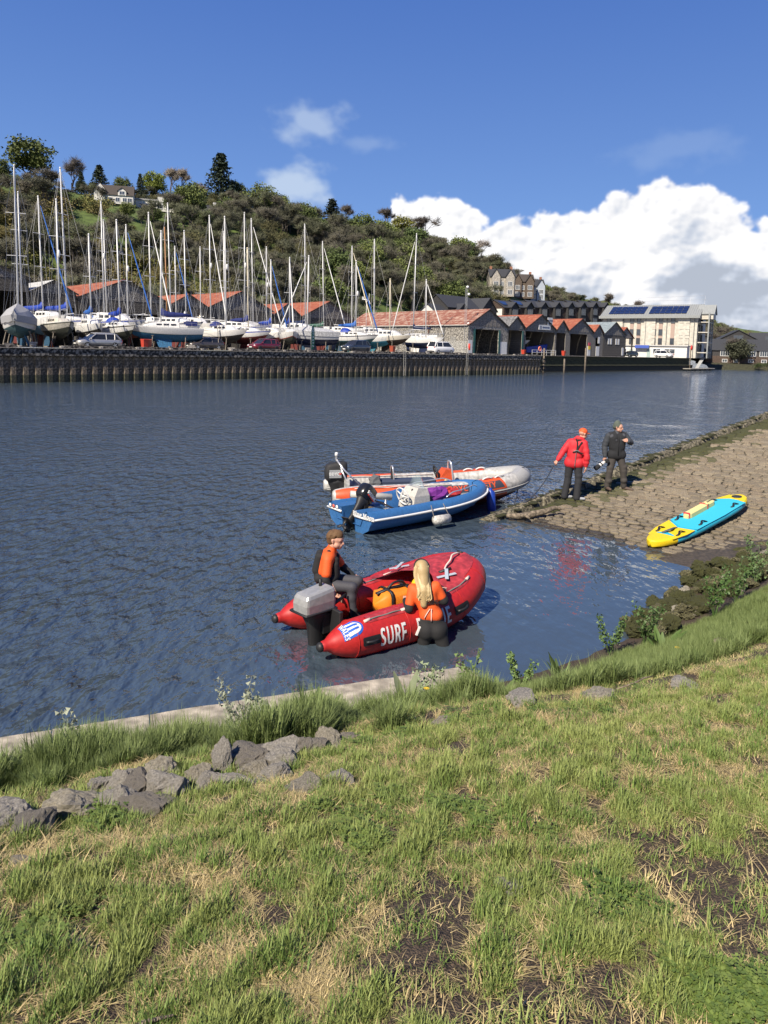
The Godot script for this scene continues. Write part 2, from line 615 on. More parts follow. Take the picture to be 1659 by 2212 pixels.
# ---------------------------------------------------------------- sheds
func shed(label: String, sl: float, sr: float, t: float, depth: float, eave: float, apex: float, roof: Material, door: Array, wall: Material, boards_from := 0.0, sideways := true) -> Node3D:
	# gable faces the water; local x along the quay, z towards the water, y from the deck
	var w := sr - sl
	var o := thing("boat_shed", label, "shed", yard(sl + w * 0.5, t), YAW, "timber sheds along the yard")
	var h := eave - 3.5
	var a := apex - 3.5
	var board := mat("gable_boards", Color(0.32, 0.295, 0.265), 0.9, "streak", 0.5)
	# gable of upright boards
	var n := int(w / 0.42)
	for k in n:
		var x0 := -w * 0.5 + w * k / n
		var x1 := -w * 0.5 + w * (k + 1) / n - 0.03
		var y0 := func(x: float) -> float: return h + (a - h) * (1.0 - absf(x) / (w * 0.5)) - 0.05
		var g := Shape.new()
		var z := 0.02 + 0.015 * (k % 3)
		var pts := [Vector2(x0, h - 0.25), Vector2(x1, h - 0.25), Vector2(x1, y0.call(x1)), Vector2(x0, y0.call(x0))]
		g.prism(pts, -0.05, z)
		part(g, "gable_board", board, o)
	# walls with the opening left free
	var f := Shape.new()
	var d0: float = door[0]
	var d1: float = door[1]
	var dh: float = door[2]
	if d0 > -w * 0.5 + 0.05:
		f.box(Vector3((-w * 0.5 + d0) * 0.5, (h - 0.26) * 0.5, -0.1), Vector3(d0 + w * 0.5, h - 0.26, 0.2))
	if d1 < w * 0.5 - 0.05:
		f.box(Vector3((w * 0.5 + d1) * 0.5, (h - 0.26) * 0.5, -0.1), Vector3(w * 0.5 - d1, h - 0.26, 0.2))
	if dh < h - 0.3:
		f.box(Vector3((d0 + d1) * 0.5, (h - 0.26 + dh) * 0.5, -0.1), Vector3(d1 - d0, h - 0.26 - dh, 0.198))
	if f.n:
		part(f, "front_wall", wall, o)
	if sideways:
		var rows := int(h / 0.36)
		for sx in [-1, 1]:
			var sd := Shape.new()
			for k in rows:
				sd.box(Vector3(sx * (w * 0.5 - 0.08 - 0.012 * (k % 2)), h * (k + 0.5) / rows, -depth * 0.5 - 0.21), Vector3(0.1, h / rows - 0.02, depth))
			var po := part(sd, "side_boarding", wall, o)
			po.set_meta("kind", "stuff")
	var bk := Shape.new()
	bk.prism([Vector2(-w * 0.5 + 0.2, 0), Vector2(w * 0.5 - 0.2, 0), Vector2(w * 0.5 - 0.2, h), Vector2(0, a - 0.25), Vector2(-w * 0.5 + 0.2, h)], -depth - 0.2, -depth)
	part(bk, "back_wall", wall, o)
	# corrugated sheets on both slopes
	for sx in [-1, 1]:
		var e := Vector3(sx * (w * 0.5 + 0.2), h - 0.12, 0)
		var r := Vector3(0, a, 0)
		var m := int(depth / 3.0)
		for k in m:
			var z0 := 0.35 - (depth + 0.5) * k / m
			var z1 := 0.35 - (depth + 0.5) * (k + 1) / m + 0.02
			var sh := Shape.new()
			var c := 10
			for i in c:
				var q0 := lerpf(z0, z1, float(i) / c)
				var q1 := lerpf(z0, z1, (i + 0.5) / c)
				var q2 := lerpf(z0, z1, (i + 1.0) / c)
				var up := Vector3(0, 0.05 + 0.01 * (k % 2), 0)
				sh.quad(e + Vector3(0, 0, q0), e + up + Vector3(0, 0, q1), r + up + Vector3(0, 0, q1), r + Vector3(0, 0, q0))
				sh.quad(e + up + Vector3(0, 0, q1), e + Vector3(0, 0, q2), r + Vector3(0, 0, q2), r + up + Vector3(0, 0, q1))
			part(sh, "roof_sheet", roof, o)
		var bb := Shape.new()
		var dir := (r - e).normalized()
		bb.box((e + r) * 0.5 + Vector3(0, -0.08, 0.3), Vector3((r - e).length() + 0.1, 0.22, 0.06), Basis(Vector3(0, 0, 1), atan2(dir.y, dir.x)))
		part(bb, "barge_board", mat("dark_timber", Color(0.07, 0.065, 0.06), 0.9, "streak", 0.6), o)
	return o

func rust_texture() -> void:
	# patches of rust with runs of bare zinc and old red paint: colour belongs to the sheets
	var n := 512
	var fa := FastNoiseLite.new(); fa.seed = 41; fa.frequency = 0.03; fa.fractal_octaves = 5
	var fb := FastNoiseLite.new(); fb.seed = 47; fb.frequency = 0.12; fb.fractal_octaves = 3
	for v in 2:
		var im := Image.create(n, n, false, Image.FORMAT_RGB8)
		for y in n:
			for x in n:
				var q := fa.get_noise_2d(x * 0.8, y * 0.35) + fb.get_noise_2d(x, y * 0.2) * 0.3
				var c := Color(0.21, 0.055, 0.03).lerp(Color(0.28, 0.08, 0.038), clampf(q * 2.0 + 0.5, 0, 1))
				if v == 0:
					c = Color(0.17, 0.055, 0.036).lerp(Color(0.25, 0.09, 0.055), clampf(q * 2.0 + 0.4, 0, 1))
					c = c.lerp(Color(0.36, 0.26, 0.2), smoothstep(0.1, 0.26, q))
				else:
					c = c.lerp(Color(0.42, 0.24, 0.15), smoothstep(0.28, 0.4, q) * 0.7)
				im.set_pixel(x, y, c.linear_to_srgb())
		tex["rust%d" % v] = ImageTexture.create_from_image(im)

func make_sheds() -> void:
	rust_texture()
	var rust := mat("rusty_roof", Color.WHITE, 0.85, "rust0", 0.1)
	var red := mat("red_roof", Color.WHITE, 0.8, "rust1", 0.12)
	var white := mat("white_roof", Color(0.62, 0.62, 0.6), 0.7, "grime", 0.2)
	var grey := mat("grey_roof", Color(0.24, 0.24, 0.24), 0.8, "streak", 0.2)
	var slate := mat("blue_roof", Color(0.3, 0.36, 0.38), 0.7, "grime", 0.3)
	var wood := mat("shed_wood", Color(0.28, 0.26, 0.23), 0.9, "streak", 0.6)
	var pale := mat("pale_boards", Color(0.4, 0.375, 0.33), 0.9, "streak", 0.3)
	var dark := mat("tarred_boards", Color(0.14, 0.127, 0.11), 0.9, "streak", 0.5)
	# the long row at the back of the yard
	var back := [[3.0, 16.8, 13.6, 16.0, grey, "dark board gable at the far left end of the back sheds"], [17.0, 23.8, 11.7, 13.5, white, "back shed with the white roof"], [24.0, 39.5, 11.3, 14.5, red, "wide back shed with red roof right of the white roofed one"], [39.7, 47.0, 11.0, 13.0, red, "narrow red roofed back shed with a low gable, third red roof"], [47.2, 61.5, 11.0, 14.3, red, "wide red roofed back shed behind the silver car tarpaulins"], [61.8, 68.4, 10.4, 12.7, red, "small red roofed gable at the right of the back row"], [68.6, 83.5, 10.4, 13.8, red, "last red roofed back shed beside the wooded slope"]]
	for b in back:
		shed(b[5], b[0], b[1], 40.0, 27.0, b[2], b[3], b[4], [-(b[1] - b[0]) * 0.5 + 0.3, (b[1] - b[0]) * 0.5 - 0.3, b[2] - 3.5 - 2.2], dark, 0.0, true)
	# the sheds at the water's edge
	var front := [
		[83.2, 95.9, 34.0, 9.0, 12.15, rust, [-4.3, 3.4, 4.7], pale, "long shed with rusty roof, pale board side and tall open door"],
		[96.0, 101.9, 24.0, 9.0, 11.2, grey, [-2.7, 2.2, 4.9], wood, "narrow grey roofed shed right of the long rusty one"],
		[102.0, 114.0, 24.0, 9.0, 12.0, red, [-5.7, 5.7, 4.9], wood, "wide open fronted shed carrying two white signs"],
		[114.1, 119.1, 24.0, 9.1, 11.2, red, [-2.3, 1.6, 4.9], wood, "narrow red roofed shed between two wide open ones"],
		[119.2, 130.4, 24.0, 9.1, 11.9, red, [-4.6, 3.0, 4.9], wood, "wide red roofed shed with yellow and red notices on its pier"],
		[130.5, 135.4, 24.0, 8.9, 10.9, red, [-1.2, 0.9, 4.3], wood, "small shed with pale streaked red roof and white door"],
		[135.6, 146.8, 20.0, 8.9, 11.85, slate, [0.0, 0.0, 5.0], dark, "grey blue roofed boarded shed with small windows"]]
	var made := []
	for b in front:
		made.append(shed(b[8], b[0], b[1], 9.0, b[2], b[3], b[4], b[5], b[6], b[7]))
	# details: curtains, doors, notices, windows
	var teal := mat("green_curtain", Color(0.03, 0.12, 0.11), 0.8, "faint", 1.0)
	for q in [[0, -4.45, 4.6], [0, 3.55, 4.6], [1, 2.25, 4.7]]:
		var c := Shape.new(true)
		var pts := []
		for k in 7:
			pts.append(Vector3(q[1] - 0.3 + k * 0.1, 0.1, 0.1 + 0.08 * (k % 2)))
		var top := []
		for p in pts:
			top.append(p + Vector3(0, q[2], 0))
		c.loft([pts, top], false)
		part(c, "door_curtain", teal, made[q[0]])
	var wp := mat("white_paint", Color(0.7, 0.7, 0.68), 0.6, "faint", 0.5)
	var slab := func(i: int, x0: float, x1: float, y0: float, y1: float, called: String, m: Material, z := 0.04) -> MeshInstance3D:
		var g := Shape.new()
		g.box(Vector3((x0 + x1) * 0.5, (y0 + y1) * 0.5, z), Vector3(x1 - x0, y1 - y0, 0.08))
		return part(g, called, m, made[i])
	slab.call(0, 3.95, 6.2, 0.05, 2.5, "painted_panel", wp)
	slab.call(0, -6.3, -5.0, 0.05, 2.6, "painted_panel", wp)
	slab.call(4, 3.2, 4.6, 0.05, 2.3, "painted_panel", wp)
	slab.call(4, 3.6, 4.5, 2.4, 3.1, "notice", mat("notice_red", Color(0.45, 0.05, 0.09), 0.6))
	slab.call(4, 3.5, 4.5, 1.5, 2.3, "notice", mat("notice_yellow", Color(0.7, 0.5, 0.03), 0.6), 0.09)
	slab.call(5, -0.9, 0.7, 0.05, 2.3, "door", wp)
	slab.call(5, -0.1, 0.75, 3.0, 4.5, "window", wp)
	slab.call(2, -1.0, 3.6, 5.35, 6.35, "sign_board", wp, 0.1)
	slab.call(2, 2.4, 4.3, 6.4, 8.0, "sign_board", wp, 0.1)
	var ink := mat("sign_ink", Color(0.03, 0.05, 0.12), 0.6)
	lettering("SELF STORE", 0.3, made[2], ink, Transform3D(Basis(), Vector3(3.35, 7.35, 0.16)))
	var em := Shape.new()
	em.bevel(Vector3(-0.25, 5.85, 0.15), Vector3(0.42, 0.62, 0.03), 0.01)
	part(em, "emblem", ink, made[2])
	for q in [[0.35, 3.2, 5.85, 0.3, 13], [2.7, 4.0, 6.75, 0.42, 6]]:
		# worn wording too blurred to read
		for k in q[4]:
			var st := Shape.new()
			st.box(Vector3(lerpf(q[0], q[1], (k + 0.5) / q[4]), q[2], 0.15), Vector3((q[1] - q[0]) / q[4] * (0.45 + 0.3 * (k % 2)), q[3] * (0.8 + 0.2 * ((k * 5) % 3)), 0.02))
			part(st, "worn_letter", ink, made[2])
	for k in 4:
		slab.call(6, -3.4 + k * 1.25 + (1.4 if k > 1 else 0.0), -2.7 + k * 1.25 + (1.4 if k > 1 else 0.0), 2.9, 4.3, "window", wp)
	slab.call(6, 4.0, 4.9, 0.3, 2.2, "window", wp)
	# side of the long shed: patched panels and a rusty pipe
	for k in 5:
		var g := Shape.new()
		g.box(Vector3(-6.36, 2.3 + 0.3 * (k % 2), -3.5 - k * 3.6), Vector3(0.06, 1.8, 1.3))
		part(g, "boarded_window", mat("grey_patch", Color(0.4, 0.39, 0.36), 0.9, "streak", 0.8), made[0])
	var tin := Shape.new()
	tin.box(Vector3(-6.37, 1.2, -3.6), Vector3(0.05, 2.4, 6.6))
	part(tin, "tin_cladding", mat("pale_tin", Color(0.5, 0.49, 0.45), 0.7, "streak", 0.5), made[0])
	var gut := Shape.new()
	gut.box(Vector3(-6.62, 5.35, -17.0), Vector3(0.14, 0.14, 34.0))
	part(gut, "gutter", mat("pale_gutter", Color(0.45, 0.43, 0.4), 0.7), made[0])
	var pipe := Shape.new(true)
	pipe.tube([Vector3(-6.6, 0, -9.5), Vector3(-6.6, 8.0, -9.5)], 0.1, 6)
	pipe.tube([Vector3(-6.6, 5.0, -9.5), Vector3(-6.5, 4.6, -8.6)], 0.06, 6)
	part(pipe, "flue_pipe", mat("rusty_pipe", Color(0.12, 0.06, 0.04), 0.9), made[0])
	# lattice mast on the corner of the long shed
	var lm := thing("lamp_mast", "slim lattice floodlight mast on the corner of the long rusty shed", "mast", yard(83.2, 9.6), YAW)
	for q in [[-0.15, -0.15], [0.15, -0.15], [0, 0.17]]:
		var r := Shape.new()
		r.tube([Vector3(q[0], 0, q[1]), Vector3(q[0], 12.2, q[1])], 0.03, 4)
		part(r, "leg", mat("galvanised", Color(0.45, 0.46, 0.47), 0.5, "faint", 1.0, 0.3), lm)
	for k in 18:
		var r := Shape.new()
		r.tube([Vector3(-0.15, k * 0.66, -0.15), Vector3(0.15, k * 0.66 + 0.33, -0.15), Vector3(0, k * 0.66 + 0.66, 0.17)], 0.015, 3)
		part(r, "brace", mats["galvanised"], lm)
	for q in [[12.3, -0.1], [11.0, 0.35], [5.6, 0.5]]:
		var r := Shape.new(true)
		r.ball(Vector3(q[1], q[0], 0.25), Vector3(0.3, 0.25, 0.25))
		part(r, "floodlight", mat("lamp_white", Color(0.75, 0.75, 0.73), 0.4), lm)

func lettering(words: String, size: float, parent: Node3D, m: Material, t: Transform3D, depth := 0.02, serif := false, bold := true) -> MeshInstance3D:
	# upright letters of the given height, centred on t
	var f := SystemFont.new()
	f.font_names = PackedStringArray(["Droid Serif" if serif else "Droid Sans"])
	f.font_weight = 700 if bold else 400
	var x := TextMesh.new()
	x.text = words
	x.font = f
	x.font_size = 64
	x.pixel_size = size / 46.0
	x.depth = depth
	var o := node_of(x, "lettering", m, parent)
	o.transform = t
	return o

# ---------------------------------------------------------------- buildings beyond the yard
func gabled(o: Node3D, c: Vector3, w: float, d: float, h: float, rise: float, wall: Material, roof: Material, along_x := true, called := "wall") -> void:
	# a house body with a pitched roof; ridge along x or along z
	var b := Shape.new()
	var b2 := Basis() if along_x else Basis(Vector3.UP, PI * 0.5)
	var ww := w if along_x else d
	var dd := d if along_x else w
	b.prism([Vector2(-dd * 0.5, 0), Vector2(dd * 0.5, 0), Vector2(dd * 0.5, h), Vector2(0, h + rise), Vector2(-dd * 0.5, h)], -ww * 0.5, ww * 0.5, Transform3D(b2 * Basis(Vector3.UP, PI * 0.5), c))
	part(b, called, wall, o)
	var r := Shape.new()
	var ov := 0.35
	for sz in [-1, 1]:
		var e := Vector3(0, h - 0.2, sz * (dd * 0.5 + ov))
		var t := Vector3(0, h + rise + 0.12, 0)
		var x := Vector3(ww * 0.5 + ov, 0, 0)
		var th := Vector3(0, 0.16, 0)
		var q := [e - x, e + x, t + x, t - x]
		for k in 4:
			q[k] = c + b2 * q[k]
		r.quad(q[0] + th, q[1] + th, q[2] + th, q[3] + th)
		r.quad(q[1], q[0], q[3], q[2])
		r.quad(q[0], q[1], q[1] + th, q[0] + th)
		r.quad(q[1], q[2], q[2] + th, q[1] + th)
		r.quad(q[3], q[0], q[0] + th, q[3] + th)
	part(r, "roof", roof, o)

func window(o: Node3D, c: Vector3, w: float, h: float, frame: Material, glass: Material, turn := 0.0, bars := 1) -> void:
	var bs := Basis(Vector3.UP, turn)
	var f := Shape.new()
	var t := 0.12
	f.box(c + bs * Vector3(-w * 0.5, 0, 0), Vector3(t, h, 0.14), bs)
	f.box(c + bs * Vector3(w * 0.5, 0, 0), Vector3(t, h, 0.14), bs)
	f.box(c + Vector3(0, -h * 0.5, 0), Vector3(w + t, t, 0.16), bs)
	f.box(c + Vector3(0, h * 0.5, 0), Vector3(w + t, t, 0.16), bs)
	for k in bars:
		f.box(c + bs * Vector3(w * ((k + 1.0) / (bars + 1.0) - 0.5), 0, 0), Vector3(t * 0.7, h - t, 0.12), bs)
	var fo := part(f, "window", frame, o)
	var g := Shape.new()
	g.box(c - bs * Vector3(0, 0, 0.03), Vector3(w - t, h - t, 0.06), bs)
	part(g, "pane", glass, fo)

func hillhouse(called: String, label: String, s: float, t: float, turn := 0.0, drop := 0.6) -> Node3D:
	var o := thing(called, label, "house", hill(s, t) - Vector3(0, drop, 0), YAW + turn)
	return o

func make_houses() -> void:
	var white := mat("render_white", Color(0.68, 0.67, 0.63), 0.8, "faint", 0.3)
	var cream := mat("render_cream", Color(0.52, 0.48, 0.42), 0.85, "grime", 0.25)
	var slate := mat("slate", Color(0.05, 0.053, 0.06), 0.75, "grime", 0.6)
	var thatch := mat("brown_tile", Color(0.085, 0.07, 0.06), 0.9, "grime", 0.6)
	var brick := mat("dark_brick", Color(0.13, 0.085, 0.065), 0.9, "blotch", 0.4)
	var clad := mat("black_cladding", Color(0.05, 0.048, 0.05), 0.8, "streak", 0.6)
	var fr := mat("window_frame", Color(0.7, 0.7, 0.69), 0.5)
	var frd := mat("window_frame_dark", Color(0.08, 0.085, 0.09), 0.5)
	var gl := mat("window_glass", Color(0.05, 0.06, 0.075), 0.08)
	gl.metallic_specular = 0.8
	# white house and its outbuilding near the ridge
	var o := hillhouse("white_house", "white gabled house with brown roof high on the hill", 86.0, 157.0, -0.55)
	gabled(o, Vector3(0, 0, 0), 13.0, 7.0, 3.6, 4.2, white, thatch)
	gabled(o, Vector3(-6.5, 0, 1.5), 4.2, 6.0, 5.6, 2.4, white, thatch, false, "wing")
	window(o, Vector3(-6.5, 5.2, 4.55), 2.2, 1.3, fr, gl, 0.0, 2)
	gabled(o, Vector3(2.2, 3.4, 2.6), 3.2, 2.6, 1.8, 1.2, white, thatch, false, "dormer")
	window(o, Vector3(2.2, 4.4, 3.95), 2.0, 1.4, fr, gl, 0.0, 1)
	for x in [-2.6, 0.4, 3.2, 5.2]:
		window(o, Vector3(x, 1.7, 3.55), 1.7, 1.6, fr, gl, 0.0, 1)
	o.scale = Vector3.ONE * 0.78
	o = hillhouse("bungalow", "low white flat roofed building right of the hilltop house", 99.0, 156.0, -0.5)
	var b := Shape.new(); b.box(Vector3(0, 1.6, 0), Vector3(13, 3.2, 6)); part(b, "wall", white, o)
	b = Shape.new(); b.box(Vector3(-3, 3.5, 0), Vector3(7.5, 0.5, 6.6)); part(b, "roof", mat("grey_felt", Color(0.3, 0.3, 0.3), 0.9), o)
	b = Shape.new(); b.box(Vector3(3.6, 3.9, 0.1), Vector3(6.0, 1.6, 6)); part(b, "parapet", white, o)
	for x in [-4.6, -2.4, 1.2, 4.0]:
		window(o, Vector3(x, 1.6, 3.05), 1.6, 1.5, fr, gl)
	o = hillhouse("cottage", "tiny white cottage half hidden in the middle of the wooded hill", 114.0, 149.0, -0.3)
	gabled(o, Vector3.ZERO, 8.0, 6.0, 3.0, 3.0, white, slate)
	window(o, Vector3(-1.5, 1.6, 3.05), 1.4, 1.2, fr, gl); window(o, Vector3(2.0, 1.6, 3.05), 1.4, 1.2, fr, gl)
	b = Shape.new(); b.box(Vector3(3.0, 6.2, 0), Vector3(0.9, 2.2, 0.9)); part(b, "chimney", white, o)
	# Victorian villas
	for q in [[238.0, 112.0, "cream twin gabled villa on the hill above the slate roofs", cream, slate, 11.0, 1.0], [257.0, 114.0, "brown stone villa right of the cream one on the hill", mat("brown_stone", Color(0.17, 0.13, 0.10), 0.9, "grime", 0.4), thatch, 10.0, 0.9], [270.0, 116.0, "pale blue house at the right end of the hill villas", mat("pale_blue", Color(0.42, 0.47, 0.54), 0.8, "faint", 0.3), slate, 9.0, 0.8]]:
		o = hillhouse("villa", q[2], q[0], q[1], -0.75, 0.6)
		var k: float = q[6]
		gabled(o, Vector3.ZERO, q[5], 8.0, 8.5 * k, 3.4, q[3], q[4])
		gabled(o, Vector3(-q[5] * 0.28, 0, 2.4), 3.6, 5.5, 8.5 * k, 3.0, q[3], q[4], false, "bay")
		gabled(o, Vector3(q[5] * 0.28, 0, 2.4), 3.6, 5.5, 8.5 * k, 3.0, q[3], q[4], false, "bay")
		for y in [1.9, 5.4 * k]:
			for x in [-q[5] * 0.28, q[5] * 0.28]:
				window(o, Vector3(x, y, 5.2), 1.9, 1.9, fr, gl, 0.0, 2)
			window(o, Vector3(0, y, 4.05), 1.1, 1.8, fr, gl)
			window(o, Vector3(q[5] * 0.5 + 0.05, y, 0.5), 1.2, 1.7, fr, gl, PI * 0.5)
		for x in [-q[5] * 0.5 + 1.0, q[5] * 0.5 - 1.0]:
			var ch := Shape.new(); ch.box(Vector3(x, 8.5 * k + 3.6, -0.5), Vector3(0.9, 2.4, 1.4)); part(ch, "chimney", mat("chimney_brick", Color(0.28, 0.13, 0.08), 0.9), o)
	b = Shape.new(); b.box(Vector3(-7.4, 2.2, 1.0), Vector3(5.0, 4.4, 6.0)); part(b, "annexe", cream, get_node("villa"))
	o = hillhouse("small_house", "small pale gabled house among bushes right of the villas", 262.0, 96.0, -0.6)
	gabled(o, Vector3.ZERO, 7.0, 8.0, 3.2, 2.4, cream, mat("pale_tile", Color(0.4, 0.36, 0.33), 0.9), false)
	# dark slate houses behind the sheds
	var sl := [[146.0, 64.0, 15.0, 9.0, 5.6, 3.6, "dark slate roofed house with pale end behind the long rusty shed", true], [158.5, 64.0, 8.0, 9.0, 5.4, 3.8, "black clad gabled house right of the slate roofed one", false]]
	for q in sl:
		o = thing("slate_house", q[6], "house", yard(q[0], q[1], 11.2), YAW)
		gabled(o, Vector3.ZERO, q[2], q[3], q[4], q[5], clad, slate, q[7])
		b = Shape.new(); b.box(Vector3(-q[2] * 0.5 - 0.06, 2.6, 0), Vector3(0.1, 5.2, 6.5)); part(b, "pale_end", white, o)
		for x in [-q[2] * 0.3, q[2] * 0.25]:
			window(o, Vector3(x, 3.4, q[3] * 0.5 + 0.05), 1.6, 2.4, fr, gl, 0.0, 1)
		window(o, Vector3(-q[2] * 0.5 - 0.14, 3.6, 1.5), 1.0, 1.5, frd, gl, PI * 0.5)
	gabled(get_node("slate_house"), Vector3(-10.0, -0.4, 2.0), 7.0, 7.0, 4.0, 2.4, white, slate, true, "extension")
	gabled(get_node("slate_house"), Vector3(-2.0, 0.0, 4.4), 5.0, 3.0, 4.6, 2.0, clad, slate, false, "porch")
	# the brick terrace: each house is a thing
	for k in 8:
		var s := 194.0 + k * 9.8
		o = thing("terrace_house", "%s of the dark brick terrace with jutting glazed bays" % ["first house at the left end", "second house from the left", "third house from the left", "fourth house from the left", "fifth house from the left", "sixth house from the left", "seventh house from the left", "last house at the right end"][k], "house", yard(s, 80.0, 12.8 + k * 0.58), YAW, "dark brick terrace behind the sheds")
		gabled(o, Vector3.ZERO, 9.4, 9.0, 7.2, 2.6, brick, slate)
		gabled(o, Vector3(0.5, 0, 3.6), 4.6, 4.0, 7.4, 1.7, clad, slate, false, "bay")
		window(o, Vector3(0.5, 5.4, 5.68), 3.2, 2.6, frd, gl, 0.0, 2)
		window(o, Vector3(0.5, 1.6, 5.68), 3.2, 2.2, frd, gl, 0.0, 2)
		if k == 0:
			b = Shape.new(); b.box(Vector3(-4.76, 3.4, 0), Vector3(0.1, 6.6, 7.4)); part(b, "pale_end", white, o)
		if k in [0, 1]:
			b = Shape.new()
			b.box(Vector3(-1.6, 8.9, 2.2), Vector3(4.2, 0.1, 3.0), Basis(Vector3.RIGHT, 0.48)); part(b, "solar_panel", mat("solar", Color(0.015, 0.025, 0.07), 0.15), o)
	make_office(white, fr, frd, gl, slate)
	# far right: houses across the bend
	var far := [[118.0, -232.0, 30.0, 9.0, 4.6, 6.0, "long low dark roofed building with white windows at the far right bank", 0.25], [112.0, -262.0, 12.0, 9.0, 8.5, 3.0, "dark gabled flats with pale ground floor behind the far right bank", -0.1], [126.0, -258.0, 12.0, 9.0, 8.0, 3.0, "second block of dark gabled flats at the far right", 0.1], [140.0, -262.0, 12.0, 9.0, 7.0, 3.0, "white ended house at the right edge of the picture", 0.0]]
	for i in far.size():
		var q: Array = far[i]
		o = thing("riverside_house", q[6], "house", Vector3(q[0], 1.6 if i == 0 else 5.6, q[1]), q[7] - 0.35)
		gabled(o, Vector3.ZERO, q[2], q[3], q[4] if i == 0 else q[4] * 0.6, q[5] * 0.55 if i == 0 else q[5], clad if i else mat("slate_hung", Color(0.075, 0.07, 0.07), 0.85, "grime", 0.5), slate, i == 0 or i == 3)
		b = Shape.new(); b.box(Vector3(0, (1.5 if i else 1.35), q[3] * 0.5 + 0.03), Vector3(q[2] - 0.2, 2.7 if i == 0 else 3.0, 0.1)); part(b, "ground_storey", white if i else mat("rubble_stone", Color(0.2, 0.14, 0.11), 0.95, "blotch", 0.6), o)
		if i == 0:
			for x in [-9.0, -5.5, -1.0, 3.0, 7.5, 11.0]:
				window(o, Vector3(x, 3.5, q[3] * 0.5 + 0.1), 2.8, 1.6, fr, gl, 0.0, 3)
				window(o, Vector3(x, 1.2, q[3] * 0.5 + 0.12), 1.5, 0.9, fr, gl, 0.0, 1)
		else:
			for x in [-3.0, 0.5, 3.5]:
				window(o, Vector3(x, 1.6, q[3] * 0.5 + 0.1), 1.4, 1.5, frd, gl)
			window(o, Vector3(0, 5.0, q[3] * 0.5 + 0.1), 3.0, 2.2, frd, gl, 0.0, 2)

